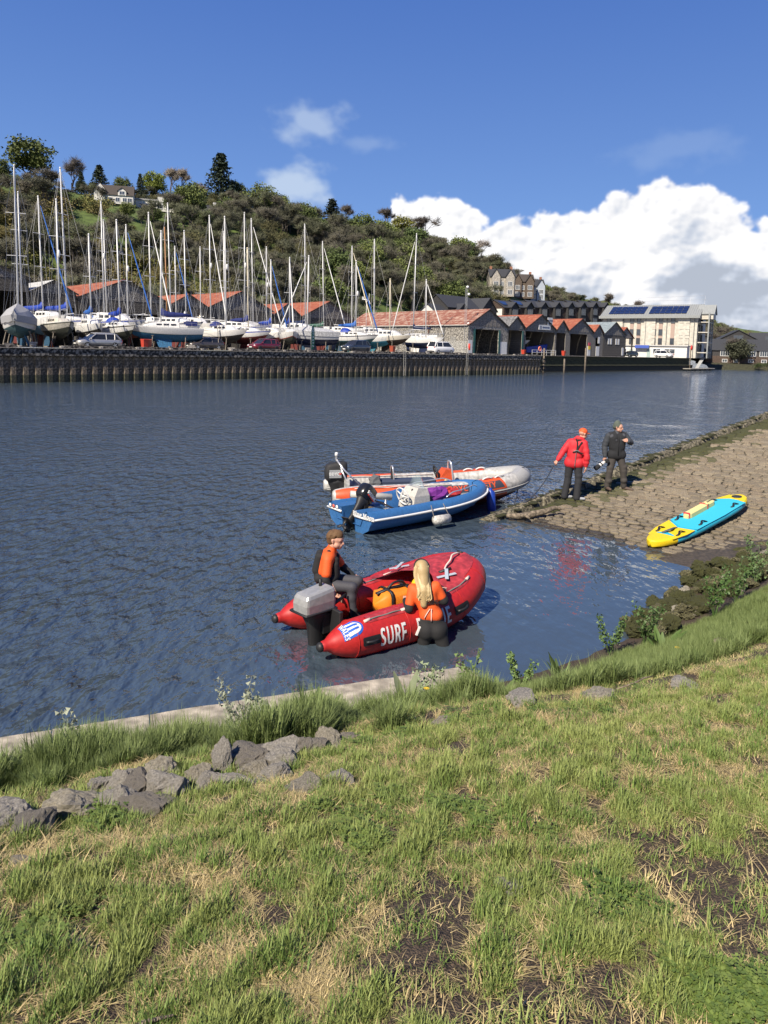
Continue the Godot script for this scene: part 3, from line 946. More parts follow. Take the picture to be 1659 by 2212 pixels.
func make_office(white: Material, fr: Material, frd: Material, gl: Material, slate: Material) -> void:
	var stone := mat("office_render", Color(0.56, 0.53, 0.46), 0.85, "faint", 0.08)
	var pink := mat("pink_brick", Color(0.42, 0.31, 0.26), 0.9, "faint", 0.5)
	var metal := mat("office_roof", Color(0.27, 0.285, 0.28), 0.6, "faint", 0.2)
	var turn := -atan2(0.514, 0.857)
	var x := Vector3(0.857, 0, 0.514)
	var at := Vector3(89.0, 3.45, -205.0) - x * 13.5
	var o := thing("office_building", "four storey cream office with grey metal roof and solar panels", "office", at, turn)
	# local: x along the front, +z to the river; front at z = 0
	var b := Shape.new()
	b.box(Vector3(0, 6.0, -9.0), Vector3(27.0, 12.0, 17.6))
	part(b, "wall", stone, o)
	# strips of brick with a window on each floor, set back between cream piers
	var xs := [-11.4, -9.6, -4.6, -2.6, 1.8, 3.6, 6.9, 9.3, 11.0]
	for k in xs.size():
		var s := Shape.new()
		s.box(Vector3(xs[k], 6.6, -0.15), Vector3(1.02, 10.6, 0.36))
		part(s, "brick_strip", pink, o)
		for y in [1.9, 4.7, 7.3, 10.8]:
			if k in [6] and y == 7.3:
				continue
			window(o, Vector3(xs[k], y, 0.06), 1.0, 1.7, frd, gl, 0.0, 0)
	for q in [-13.3, -7.0, -0.6, 5.3, 12.7]:
		var s := Shape.new()
		s.box(Vector3(q, 6.0, 0.1), Vector3(0.14, 12.0, 0.16))
		part(s, "downpipe", frd, o)
	for k in 3:
		var s := Shape.new()
		s.bevel(Vector3(-10.5 + k * 9.4 + 1.6, 6.0, 0.02), Vector3(3.2, 11.9, 0.24), 0.03)
		part(s, "pier", stone, o)
	# roof: standing seams
	var r := Shape.new()
	var e0 := Vector3(-14.2, 11.7, 0.9)
	var e1 := Vector3(14.2, 11.7, 0.9)
	var t0 := Vector3(-14.0, 15.8, -8.0)
	var t1 := Vector3(14.0, 15.8, -8.0)
	r.quad(e0, e1, t1, t0)
	r.quad(t0, t1, Vector3(14.2, 12.0, -18.6), Vector3(-14.2, 12.0, -18.6))
	r.box(Vector3(0, 11.75, 0.95), Vector3(28.4, 0.75, 0.3))
	var roof := part(r, "roof", metal, o)
	var dn := (t0 - e0).normalized()
	for k in 46:
		var f := (k + 0.5) / 46.0
		var s := Shape.new()
		var c := (e0.lerp(e1, f) + t0.lerp(t1, f)) * 0.5 + Vector3(0, 0.05, 0.02)
		s.box(c, Vector3(0.06, 0.1, (t0 - e0).length()), Basis(Vector3.RIGHT, Vector3.RIGHT.cross(-dn).cross(Vector3.RIGHT), Vector3.RIGHT.cross(-dn)).orthonormalized() if false else Basis(Vector3.RIGHT, atan2(4.1, 8.9)))
		part(s, "roof_seam", metal, roof)
	var sol := mat("solar", Color(0.015, 0.025, 0.07), 0.15)
	var bt := Basis(Vector3.RIGHT, atan2(4.1, 8.9))
	for g in 2:
		for k in 7:
			for j in 3:
				var s := Shape.new()
				var f := 0.33 + j * 0.2
				var c := e0.lerp(t0, f)
				s.box(Vector3(-11.2 + g * 11.7 + k * 1.5 + (j * 0.05), c.y + 0.2, c.z + 0.06), Vector3(1.38, 0.05, 1.75), bt)
				part(s, "solar_panel", sol, roof)
	# right hand end: balconies in a frame of pale posts
	for j in 4:
		var s := Shape.new()
		s.box(Vector3(15.0, 1.6 + j * 2.9, -6.0), Vector3(2.8, 0.25, 9.0))
		part(s, "balcony", stone, o)
		window(o, Vector3(13.6, 3.0 + j * 2.8, -3.0), 3.0, 2.0, frd, gl, PI * 0.5, 2)
		window(o, Vector3(13.6, 3.0 + j * 2.8, -9.0), 3.0, 2.0, frd, gl, PI * 0.5, 2)
		window(o, Vector3(16.45, 2.8 + j * 2.9, -4.0), 2.6, 1.3, frd, gl, PI * 0.5, 1)
	for z in [-1.6, -6.0, -10.4]:
		var s := Shape.new()
		s.box(Vector3(16.3, 6.5, z), Vector3(0.35, 13.0, 0.35))
		part(s, "post", metal, o)
	gabled(o, Vector3(15.2, 11.2, -6.0), 4.0, 6.0, 1.6, 2.4, stone, metal, true, "gable")
	# a net over the ridge
	var net := Shape.new()
	for k in 6:
		net.tube([Vector3(-6 + k * 4.0, 15.8, -8), Vector3(-6 + k * 4.0, 18.2, -9)], 0.03, 3)
	net.tube([Vector3(-6, 18.0, -9), Vector3(14.0, 18.4, -9)], 0.03, 3)
	net.tube([Vector3(-6, 17.0, -8.5), Vector3(14.6, 17.2, -8.5)], 0.03, 3)
	part(net, "ridge_netting", mat("net", Color(0.4, 0.4, 0.42), 0.8), o)
	# white single storey cabins in front of it
	var cb := thing("white_cabin", "long white flat roofed cabin in front of the cream office", "cabin", at + x * -1.0 + Vector3(-0.514, 0, 0.857) * 9.5, turn)
	b = Shape.new(); b.box(Vector3(1.0, 1.6, -2.4), Vector3(25.0, 3.2, 4.8)); part(b, "wall", white, cb)
	b = Shape.new(); b.box(Vector3(1.0, 3.3, -2.3), Vector3(25.5, 0.25, 5.4)); part(b, "roof", mat("pale_roof", Color(0.45, 0.45, 0.44), 0.7), cb)
	for q in [[-9.4, 2.8, 1.2], [-3.6, 1.8, 1.2], [5.6, 2.0, 1.3], [9.0, 2.8, 1.3]]:
		window(cb, Vector3(q[0], 1.75, 0.06), q[1], q[2], fr, gl, 0.0, 1)
	for q in [-6.2, -1.4, 3.4]:
		b = Shape.new(); b.box(Vector3(q, 1.1, 0.06), Vector3(0.95, 2.2, 0.1)); part(b, "door", mat("grey_green_door", Color(0.3, 0.38, 0.36), 0.6), cb)
	b = Shape.new(true)
	var aw := []
	for k in 7:
		var a := PI * 0.5 * k / 6.0
		aw.append([Vector3(-0.2, 2.5 + sin(a) * 0.9, 0.1 + cos(a) * 1.0), Vector3(3.6, 2.5 + sin(a) * 0.9, 0.1 + cos(a) * 1.0)])
	b.loft(aw, false)
	part(b, "awning", mat("awning_blue", Color(0.02, 0.06, 0.32), 0.7, "faint", 1.0), cb)
	# open red roofed shelter beside it
	var rs := thing("open_shelter", "open fronted shelter with red rusty roof left of the white cabin", "shed", yard(153.0, 12.0), YAW)
	for q in [[-4.0, 0.0], [4.0, 0.0], [-4.0, -7.0], [4.0, -7.0], [0.0, 0.0]]:
		b = Shape.new(); b.box(Vector3(q[0], 2.5, q[1]), Vector3(0.3, 5.0, 0.3)); part(b, "post", mats["dark_timber"], rs)
	b = Shape.new(); b.prism([Vector2(-4.4, 4.8), Vector2(4.4, 4.8), Vector2(0, 7.4)], -0.1, 0.1); part(b, "gable", mats["gable_boards"], rs)
	for sx in [-1, 1]:
		b = Shape.new(); b.quad(Vector3(sx * 4.8, 4.7, 0.4), Vector3(0, 7.6, 0.4), Vector3(0, 7.6, -12), Vector3(sx * 4.8, 4.7, -12)); part(b, "roof", mats["red_roof"], rs)
	# floating pontoon, its steps and post
	var pn := thing("pontoon", "grey floating pontoon at the far river wall below the office", "pontoon", yard(184.0, 4.6, 0), YAW)
	b = Shape.new(); b.bevel(Vector3(0, 0.5, 0), Vector3(18.0, 0.25, 2.6), 0.04); part(b, "deck", mat("pontoon_deck", Color(0.4, 0.38, 0.34), 0.85, "grime", 0.5), pn)
	for k in 5:
		b = Shape.new(); b.box(Vector3(-7.2 + k * 3.6, 0.15, 0), Vector3(2.2, 0.45, 2.2)); part(b, "float", mats["tyre"], pn)
	b = Shape.new(); b.box(Vector3(5.0, 2.1, -1.6), Vector3(5.4, 0.12, 1.0), Basis(Vector3(0, 0, 1), 0.62)); part(b, "gangway", mats["galvanised"], pn)
	var lp := thing("lifebuoy_post", "tall post with a red lifebuoy box beside the pontoon", "post", yard(179.0, 5.2, 0), YAW)
	b = Shape.new(true); b.tube([Vector3(0, -0.4, 0), Vector3(0, 6.6, 0)], 0.16, 7); part(b, "post", mats["post_wood"], lp)
	b = Shape.new(true); b.ball(Vector3(0, 6.3, 0.2), Vector3(0.5, 0.75, 0.25)); part(b, "lifebuoy_box", mat("bright_red", Color(0.62, 0.035, 0.02), 0.5), lp)

# ---------------------------------------------------------------- trees
func stick(sh: Shape, a: Vector3, b: Vector3, r0: float, r1: float) -> void:
	var d := (b - a).normalized()
	var u := d.cross(Vector3.UP if absf(d.y) < 0.9 else Vector3.RIGHT).normalized()
	var v := d.cross(u)
	var p := []
	var q := []
	for k in 3:
		var e := u * cos(TAU * k / 3.0) + v * sin(TAU * k / 3.0)
		p.append(a + e * r0); q.append(b + e * r1)
	sh.loft([p, q], true)

func grow(sh: Shape, tips: Array, a: Vector3, dir: Vector3, length: float, r: float, level: int, spread: float) -> void:
	var b := a + dir * length
	stick(sh, a, b, r, r * 0.62)
	if level == 0:
		tips.append(b)
		return
	var n := 3 if level > 1 else 4
	for k in n:
		var w := Vector3(rng.randf_range(-1, 1), rng.randf_range(-0.25, 0.7), rng.randf_range(-1, 1)).normalized()
		var d := (dir + w * spread).normalized()
		grow(sh, tips, a.lerp(b, rng.randf_range(0.55, 1.0)), d, length * rng.randf_range(0.6, 0.82), r * 0.58, level - 1, spread)

func leaf(sh: Shape, c: Vector3, size: float) -> void:
	var u := Vector3(rng.randf_range(-1, 1), rng.randf_range(-1, 1), rng.randf_range(-1, 1)).normalized()
	var v := u.cross(Vector3(rng.randf_range(-1, 1), rng.randf_range(-1, 1), rng.randf_range(-1, 1)).normalized()).normalized()
	sh.tri(c + u * size, c - u * size * 0.5 + v * size * 0.7, c - u * size * 0.5 - v * size * 0.7)

func inball() -> Vector3:
	return Vector3(rng.randfn(0, 0.45), rng.randfn(0, 0.45), rng.randfn(0, 0.45)).limit_length(1.0)

func tree_meshes(kind: String) -> Array:
	# [trunk, crown] about one unit = one metre, ten metres tall
	var tr := Shape.new()
	var cr := Shape.new()
	var tips := []
	match kind:
		"bare":
			grow(tr, tips, Vector3.ZERO, Vector3(0.03, 1, 0.02).normalized(), 3.0, 0.2, 4, 0.62)
			for p in tips:
				for k in 12:
					var d := Vector3(rng.randf_range(-1, 1), rng.randf_range(-0.2, 1), rng.randf_range(-1, 1)).normalized()
					stick(cr, p, p + d * rng.randf_range(0.6, 1.4), 0.036, 0.014)
		"scrub":
			for j in 5:
				grow(tr, tips, Vector3(rng.randf_range(-0.8, 0.8), 0, rng.randf_range(-0.8, 0.8)), Vector3(rng.randf_range(-0.4, 0.4), 1, rng.randf_range(-0.4, 0.4)).normalized(), 2.5, 0.09, 2, 0.5)
			for p in tips:
				for k in 13:
					var d := Vector3(rng.randf_range(-1, 1), rng.randf_range(-0.4, 1), rng.randf_range(-1, 1)).normalized()
					var q: Vector3 = p + inball() * 1.3
					stick(cr, q, q + d * rng.randf_range(0.5, 1.3), 0.045, 0.02)
				for k in 7:
					leaf(cr, p + inball() * 1.5, rng.randf_range(0.1, 0.22))
		"leafy":
			grow(tr, tips, Vector3.ZERO, Vector3.UP, 2.6, 0.28, 3, 0.75)
			for j in 70:
				var w := Vector3(rng.randf_range(-1, 1), rng.randf_range(-0.8, 1), rng.randf_range(-1, 1)).normalized() * rng.randf_range(0.55, 1.0)
				tips[j % 36] = tips[j % 36].lerp(Vector3(0, 5.6, 0), 0.08)
				tips.append(Vector3(w.x * 3.3, 5.7 + w.y * 3.2, w.z * 3.3))
			for p in tips:
				for k in 36:
					leaf(cr, p + inball() * Vector3(1.2, 0.95, 1.2), rng.randf_range(0.17, 0.34))
		"bush":
			for j in 16:
				var c := Vector3(rng.randf_range(-2.6, 2.6), rng.randf_range(0.6, 3.2), rng.randf_range(-2.6, 2.6))
				stick(tr, Vector3(c.x * 0.2, 0, c.z * 0.2), c, 0.07, 0.03)
				for k in 75:
					leaf(cr, c + inball() * Vector3(1.6, 1.1, 1.6), rng.randf_range(0.14, 0.3))
		"conifer":
			stick(tr, Vector3.ZERO, Vector3(0, 9.6, 0), 0.22, 0.03)
			for j in 46:
				var y := 1.0 + 8.8 * j / 46.0
				var len := (10.2 - y) * 0.3 + 0.25
				for k in 7:
					var a := rng.randf_range(0, TAU)
					var d := Vector3(cos(a), -0.25, sin(a))
					for i in 6:
						leaf(cr, Vector3(0, y, 0) + d * len * (i + 1) / 6.0 + inball() * 0.3, rng.randf_range(0.18, 0.36))
	return [tr.mesh(), cr.mesh()]

var kinds := {}

func a_tree(kind: String, called: String, label: String, at: Vector3, height: float, crown: Color, wide := 1.0, group := "") -> void:
	var o := thing(called, label, "tree", at - Vector3(0, 0.3, 0), rng.randf_range(0, TAU), group)
	var mm: Array = kinds[kind][rng.randi() % kinds[kind].size()]
	node_of(mm[0], "trunk", mat("bark", Color(0.085, 0.07, 0.058), 0.95), o)
	var key := "crown_%s" % crown.to_html(false)
	var m := mat(key, crown, 0.8)
	node_of(mm[1], "crown", m, o)
	o.scale = Vector3(wide, 1.0, wide) * (height / 10.0)

func make_trees() -> void:
	for kd in ["bare", "scrub", "leafy", "bush", "conifer"]:
		kinds[kd] = []
		for v in 3:
			kinds[kd].append(tree_meshes(kd))
	# the wood on the slope reads as one mass; its trees are copies with their own tints
	var holes := [[66.0, 134.0, 4.5, 12.0], [61.0, 122.0, 4.0, 7.0], [89.0, 146.0, 9.0, 6.0], [74.0, 148.0, 4.0, 4.0], [99.0, 154.0, 9.0, 6.0], [113.0, 146.0, 6.0, 4.0]]
	var lists := {}
	for q in 4300:
		var s := rng.randf_range(-60.0, 560.0)
		var t := rng.randf_range(61.0, 196.0)
		var bare_ground := false
		for h in holes:
			if Vector2((s - h[0]) / h[2], (t - h[1]) / h[3]).length() < 1.0:
				bare_ground = true
		if bare_ground or (t < 90.0 and s > 126.0 and s < 278.0) or (t > 100.0 and t < 122.0 and s > 230.0 and s < 276.0) or (t > 90.0 and t < 101.0 and absf(s - 262.0) < 7.0):
			continue
		if t < 100.0 and s > 262.0 and rng.randf() < 0.4:
			continue
		var n := noise.get_noise_2d(s * 0.016, t * 0.02)
		var low := t < 82.0
		var kd := "bare"
		var c := Color(0.105, 0.095, 0.072).lerp(Color(0.09, 0.1, 0.05), rng.randf())
		var r := rng.randf()
		var hgt := rng.randf_range(9.0, 15.5)
		if s < 78.0 and t < 150.0 and r < 0.75:
			kd = "bush" if r < 0.6 else "scrub"; c = Color(0.10, 0.105, 0.022).lerp(Color(0.13, 0.10, 0.04), rng.randf()); hgt = rng.randf_range(7.0, 11.0)
		elif low and r < 0.75:
			kd = "bush" if r < 0.5 else "scrub"; c = Color(0.095, 0.125, 0.025).lerp(Color(0.13, 0.12, 0.05), rng.randf()); hgt = rng.randf_range(5.0, 8.5)
		elif n > 0.18 and r < 0.45:
			kd = "leafy"; c = Color(0.05, 0.075, 0.02).lerp(Color(0.10, 0.12, 0.03), rng.randf())
		elif n < -0.22 and r < 0.5:
			kd = "scrub"; c = Color(0.10, 0.095, 0.04)
		elif r < 0.09:
			kd = "bush"; c = Color(0.025, 0.042, 0.015); hgt = rng.randf_range(5.0, 9.0)
		elif r < 0.34:
			hgt *= 0.75
			kd = "scrub"; c = Color(0.085, 0.078, 0.055).lerp(Color(0.1, 0.105, 0.05), rng.randf())
		if s > 262.0 and t < 150.0:
			hgt *= 0.75
		if t > 84.0 and t < 113.0 and s > 215.0 and s < 282.0:
			hgt *= 0.5
		if t > 146.0:
			hgt *= 0.62 if t < 160.0 else 0.45
		if s < 76.0 and t > 150.0:
			hgt *= 0.6
		var sight := s - (-22.6 + (t + 73.0) * 0.472)
		if t > 122.0 and t < 158.0 and sight > -5.0 and sight < 16.0:
			hgt *= 0.42
		var key := "%s%d" % [kd, rng.randi() % 3]
		if not lists.has(key):
			lists[key] = []
		var k := hgt / 10.0 * (1.25 if kd == "bush" else 1.0)
		var b := Basis(Vector3.UP, rng.randf_range(0, TAU)).scaled(Vector3(k * rng.randf_range(0.9, 1.2), k, k * rng.randf_range(0.9, 1.2)))
		lists[key].append([Transform3D(b, hill(s, t) - Vector3(0, 0.4, 0)), c * rng.randf_range(1.1, 1.5)])
	var wood := mat("wood_foliage", Color.WHITE, 0.85)
	wood.vertex_color_use_as_albedo = true
	for key in lists:
		var pair: Array = kinds[key.substr(0, key.length() - 1)][int(key[-1])]
		for j in 2:
			var mm := MultiMesh.new()
			mm.transform_format = MultiMesh.TRANSFORM_3D
			mm.use_colors = true
			mm.mesh = pair[j]
			mm.instance_count = lists[key].size()
			for i in lists[key].size():
				mm.set_instance_transform(i, lists[key][i][0])
				var c: Color = lists[key][i][1]
				mm.set_instance_color(i, Color(c.r, c.g, c.b) if j else Color(0.085, 0.072, 0.058))
			var o := MultiMeshInstance3D.new()
			o.name = numbered("woodland")
			o.multimesh = mm
			o.material_override = wood
			add_child(o)
			tag(o, ["trunks and limbs of the wood on the far slope", "brown and green twigs and leaves of the wood on the far slope"][j], "woodland", "", "stuff")
	# trees that stand out, each a thing
	var oak := Color(0.075, 0.095, 0.018)
	var list := [
		["leafy", "oak_tree", "large round olive green oak on the skyline at the far left", 64.0, 172.0, 18.0, oak, 1.15],
		["leafy", "oak_tree", "smaller half hidden oak at the left edge of the skyline", 55.0, 172.0, 10.0, oak, 1.1],
		["bare", "bare_tree", "bare grey tree just right of the big oak", 79.0, 176.0, 15.0, Color(0.13, 0.115, 0.105), 0.8],
		["conifer", "conifer_tree", "dark clipped conifer below the bare tree right of the oak", 78.0, 166.0, 7.5, Color(0.018, 0.03, 0.012), 1.0],
		["conifer", "conifer_tree", "broad dark conifer left of the hilltop house", 84.0, 166.0, 10.5, Color(0.022, 0.035, 0.014), 1.5],
		["leafy", "round_tree", "round olive tree left of the hilltop house", 92.0, 166.0, 9.5, Color(0.08, 0.1, 0.02), 1.0],
		["conifer", "conifer_tree", "small pointed dark conifer beside the hilltop house", 97.5, 164.0, 10.5, Color(0.018, 0.03, 0.014), 0.8],
		["leafy", "round_tree", "bright yellow green round tree behind the hilltop house", 105.0, 168.0, 12.5, Color(0.13, 0.16, 0.02), 1.05],
		["bare", "bare_tree", "tall pale bare tree left of the beige bushy ones", 113.0, 172.0, 13.0, Color(0.25, 0.21, 0.16), 0.8],
		["bare", "bare_tree", "second pale bare tree on the skyline", 117.5, 172.0, 12.5, Color(0.25, 0.21, 0.16), 0.8],
		["scrub", "beige_tree", "rounded beige budding tree left of the big dark pine", 122.0, 168.0, 12.0, Color(0.2, 0.15, 0.075), 1.0],
		["conifer", "pine_tree", "big dark broad pine on the skyline above the middle masts", 131.0, 166.0, 17.5, Color(0.02, 0.034, 0.017), 1.6],
		["leafy", "round_tree", "dark green round tree right of the big pine", 139.0, 168.0, 10.0, Color(0.06, 0.08, 0.02), 1.2],
		["scrub", "blossom_tree", "pale blossoming tree on the ridge", 152.0, 162.0, 10.0, Color(0.3, 0.26, 0.22), 1.1],
		["leafy", "round_tree", "deep green tree clump on the crest, left half", 160.0, 168.0, 10.5, Color(0.04, 0.065, 0.016), 1.3],
		["leafy", "round_tree", "deep green tree clump on the crest, right half", 170.0, 168.0, 10.5, Color(0.04, 0.065, 0.016), 1.3],
		["conifer", "pine_tree", "black green lone conifer at the end of the crest", 187.0, 166.0, 14.0, Color(0.012, 0.02, 0.011), 1.7],
		["bare", "bare_tree", "bare round topped tree right of the lone conifer", 200.0, 172.0, 13.0, Color(0.1, 0.085, 0.07), 0.9],
		["bare", "bare_tree", "dark bare tree left of the yellow green one", 222.0, 168.0, 14.0, Color(0.085, 0.07, 0.055), 0.9],
		["leafy", "round_tree", "yellow green tree on the skyline before the white cloud", 236.0, 170.0, 15.0, Color(0.15, 0.15, 0.025), 1.1],
		["bare", "bare_tree", "large bare rounded tree at the right end of the crest", 246.0, 164.0, 16.0, Color(0.085, 0.07, 0.058), 1.15],
		["bare", "bare_tree", "tall pale bare tree alone against the white cloud", 296.0, 168.0, 17.0, Color(0.3, 0.26, 0.22), 1.0],
		["bare", "bare_tree", "brown bare tree left of the pale one against the cloud", 284.0, 170.0, 13.0, Color(0.16, 0.12, 0.085), 0.9],
		["conifer", "conifer_tree", "dark rounded conifer right of the hill villas", 338.0, 128.0, 10.0, Color(0.02, 0.03, 0.015), 1.4],
		["bare", "bare_tree", "bare tree above the right end of the terrace", 372.0, 128.0, 15.0, Color(0.13, 0.11, 0.085), 0.9],
		["bare", "bare_tree", "slim bare tree left of the office roof", 405.0, 128.0, 15.0, Color(0.14, 0.12, 0.1), 0.75],
		["bare", "bare_tree", "broad bare tree beside the office roof", 432.0, 126.0, 13.0, Color(0.12, 0.105, 0.085), 1.2],
		["bare", "bare_tree", "round bare tree behind the left end of the office roof", 474.0, 126.0, 15.5, Color(0.14, 0.12, 0.1), 1.15],
		["leafy", "young_tree", "bright green young tree before the slope above the long shed", 160.0, 76.0, 11.0, Color(0.075, 0.12, 0.02), 0.75],
		["bush", "green_bush", "light green bush before the terrace behind the sheds", 176.0, 54.0, 11.0, Color(0.12, 0.18, 0.03), 1.3],
		["bush", "green_bush", "yellow green bush beside the last back shed", 86.5, 52.0, 12.0, Color(0.15, 0.16, 0.03), 0.9]]
	for q in list:
		a_tree(q[0], q[1], q[2], hill(q[3], q[4]), q[5] * (1.25 if q[0] == "bare" else 1.0), q[6], q[7])
	for q in [[112.0, -226.0, 10.0, "leafy", "dark leafy tree right of the office by the water", Color(0.05, 0.055, 0.03)], [121.0, -224.0, 5.0, "bush", "dense green bush at the water edge right of the office", Color(0.03, 0.05, 0.012)], [116.0, -221.0, 4.4, "bush", "bushy scrub below the office balcony", Color(0.045, 0.065, 0.016)], [128.0, -228.0, 4.0, "bush", "low scrub before the far right building", Color(0.06, 0.075, 0.02)], [112.0, -232.0, 13.0, "bare", "bare tree between the office and the far right houses", Color(0.1, 0.085, 0.07)], [136.0, -300.0, 16.0, "bare", "bare tree behind the far right flats, left one", Color(0.13, 0.11, 0.09)], [150.0, -300.0, 15.0, "bare", "bare tree behind the far right flats, right one", Color(0.13, 0.11, 0.09)]]:
		a_tree(q[3], "riverside_tree", q[4], Vector3(q[0], 1.0 if q[1] > -250 else 4.0, q[1]), q[2], q[5], 1.15)
	# the far bank beyond the bend
	var sh := Shape.new(true)
	var rows := [[-219.0, -0.6], [-222.0, 1.4], [-230.0, 2.4], [-250.0, 5.5], [-320.0, 7.0], [-700.0, 24.0]]
	for i in rows.size() - 1:
		for k in 30:
			var x0 := 100.0 + k * 14.0
			var f := func(x: float, j: int) -> Vector3:
				return Vector3(x, rows[j][1] + noise.get_noise_2d(x * 0.15, j * 9.0) * 0.5, rows[j][0] - (x - 100.0) * 0.16)
			sh.quad(f.call(x0, i), f.call(x0 + 14.0, i), f.call(x0 + 14.0, i + 1), f.call(x0, i + 1))
	struct(sh.mesh(), "far_bank", mat("bank_earth", Color(0.085, 0.085, 0.04), 0.95, "blotch", 0.2))

# ---------------------------------------------------------------- yachts ashore
func yacht(label: String, at: Vector3, psi: float, d: Dictionary) -> Node3D:
	# psi: where the bow points, degrees from the near bank (0) to the right (90); mast foot stands over "at"
	var L: float = d.get("L", 8.0)
	var B: float = d.get("B", L * 0.33)
	var F: float = d.get("F", 1.05)
	var kd: float = d.get("keel", 0.85)
	var mh: float = d.get("mast", 14.0)
	var mx := L * 0.56
	var o := thing("yacht", label, "yacht", at, deg_to_rad(psi - 90.0), "yachts laid up in the boatyard")
	var top: Material = d.get("top", mats["gelcoat"])
	var low: Material = d.get("low", mats["antifoul_blue"])
	var dk := mats["gelcoat"] as Material
	var N := 12
	var vs := [0.0, 0.18, 0.36, 0.47, 0.52, 0.62, 0.85, 0.93, 1.0]
	var rings := []
	for i in N + 1:
		var u := float(i) / N
		var hb := B * 0.5 * (0.66 + 0.34 * sin(clampf(u / 0.45, 0, 1) * PI * 0.5)) if u < 0.45 else B * 0.5 * pow(maxf(1.0 - pow((u - 0.45) / 0.55, 2.1), 0.0), 0.85)
		hb = maxf(hb, 0.03)
		var y0 := kd + 0.75 * pow(absf(u - 0.45) / 0.55, 2.2) * (0.55 if u < 0.45 else 0.95)
		var y1 := kd + 0.62 + F * (1.0 + 0.22 * u * u)
		var pts := []
		for v in vs:
			var y := lerpf(y0, y1, v)
			if v > 0.3 and v < 0.6:
				y = maxf(y, kd + 0.62 + (v - 0.47) * F * 1.6) if y0 < kd + 0.6 else y
			var q := clampf((y - y0) / maxf(y1 - y0, 0.05), 0.0, 1.0)
			var z := hb * (1.0 - pow(1.0 - q, 2.4 + 1.4 * (1.0 - u)))
			z = lerpf(z, hb * q, smoothstep(0.6, 1.0, u) * 0.45)
			var x := (u - 0.56) * L + (smoothstep(0.75, 1.0, u) * (q - 0.55) * L * 0.16 if u > 0.5 else (0.5 - q) * 0.25 * (1.0 - u * 2.0))
			pts.append(Vector3(x, y, z))
		rings.append(pts)
	var band := func(k0: int, k1: int, called: String, m: Material) -> void:
		var s := Shape.new(true)
		for side in [1, -1]:
			for i in N:
				for k in range(k0, k1):
					var f := Vector3(1, 1, side)
					var a: Vector3 = rings[i][k] * f
					var b: Vector3 = rings[i + 1][k] * f
					var c: Vector3 = rings[i + 1][k + 1] * f
					var e: Vector3 = rings[i][k + 1] * f
					if side > 0: s.quad(a, b, c, e)
					else: s.quad(b, a, e, c)
		if k0 == 0 or k0 == 4 or k0 == 5 or k0 == 6:
			s.smooth(false)
			for k in range(k0, k1):
				var a: Vector3 = rings[0][k]
				var b: Vector3 = rings[0][k + 1]
				s.quad(a * Vector3(1, 1, -1), a, b, b * Vector3(1, 1, -1))
		part(s, called, m, o)
	band.call(0, 3, "bottom", low)
	band.call(3, 4, "boot_stripe", d.get("stripe", low))
	band.call(4, 6, "topsides", top)
	band.call(6, 7, "sheer_band", d.get("band", top))
	band.call(7, 8, "gunwale", dk)
	var ds := Shape.new()
	for i in N:
		var a: Vector3 = rings[i][8]
		var b: Vector3 = rings[i + 1][8]
		ds.quad(a * Vector3(1, 1, -1), a, b, b * Vector3(1, 1, -1))
	part(ds, "deck", dk, o)
	var dy := kd + 0.62 + F * 1.08
	# cabin with sloping front and dark windows
	if not d.get("cover", false):
		var cab := Shape.new()
		var hgt: float = d.get("cabin", 0.55)
		var cr := []
		for q in [[-0.24, 0.27, 1.0], [-0.22, 0.27, 1.0], [0.1, 0.25, 0.86], [0.17, 0.21, 0.62], [0.27, 0.13, 0.12]]:
			var w: float = q[1] * B * 1.18
			var y: float = dy + hgt * q[2]
			cr.append([Vector3(q[0] * L, dy - 0.15, w), Vector3(q[0] * L, y - 0.12, w * 0.9), Vector3(q[0] * L, y, w * 0.62), Vector3(q[0] * L, y, -w * 0.62), Vector3(q[0] * L, y - 0.12, -w * 0.9), Vector3(q[0] * L, dy - 0.15, -w)])
		cab.loft(cr, true, true, true)
		var c := part(cab, "cabin", d.get("house", dk), o)
		for k in 3:
			for side in [1, -1]:
				var g := Shape.new()
				g.bevel(Vector3((-0.16 + k * 0.095) * L, dy + hgt * 0.48, side * (0.255 - k * 0.008) * B * 1.18), Vector3(0.07 * L, hgt * 0.34, 0.05), 0.015, Basis(Vector3.RIGHT, -side * 0.16))
				part(g, "cabin_window", mats["dark_glass"], c)
		var ck := Shape.new()
		for side in [1, -1]:
			ck.bevel(Vector3(-0.38 * L, dy + 0.14, side * 0.27 * B), Vector3(0.27 * L, 0.34, 0.12), 0.03)
		part(ck, "cockpit_coaming", dk, o)
		if d.has("hood"):
			var hd := Shape.new(true)
			var hr := []
			for q in [[-0.31, 0.95], [-0.27, 1.12], [-0.2, 1.05], [-0.13, 0.5]]:
				var ring := []
				for k in 9:
					var a := PI * k / 8.0
					ring.append(Vector3(q[0] * L, dy + 0.1 + hgt * 0.55 + sin(a) * q[1] * 0.62, cos(a) * B * 0.3))
				hr.append(ring)
			hd.loft(hr, false)
			part(hd, "spray_hood", d.hood, o)
		if d.has("dodger"):
			var dg := Shape.new()
			for side in [1, -1]:
				dg.box(Vector3(-0.4 * L, dy + 0.45, side * B * 0.36), Vector3(0.16 * L, 0.55, 0.03))
			part(dg, "dodger_cloth", d.dodger, o)
		# guard rails
		var rl := Shape.new()
		for side in [1, -1]:
			var line := []
			for i in [0, 2, 4, 6, 8, 10, 11]:
				var b: Vector3 = rings[i][8] * Vector3(1, 1, side * 0.94)
				rl.tube([b, b + Vector3(0, 0.58, 0)], 0.016, 3, false)
				line.append(b + Vector3(0, 0.58, 0))
			rl.tube(line, 0.012, 3, false)
		var bw: Vector3 = rings[11][8]
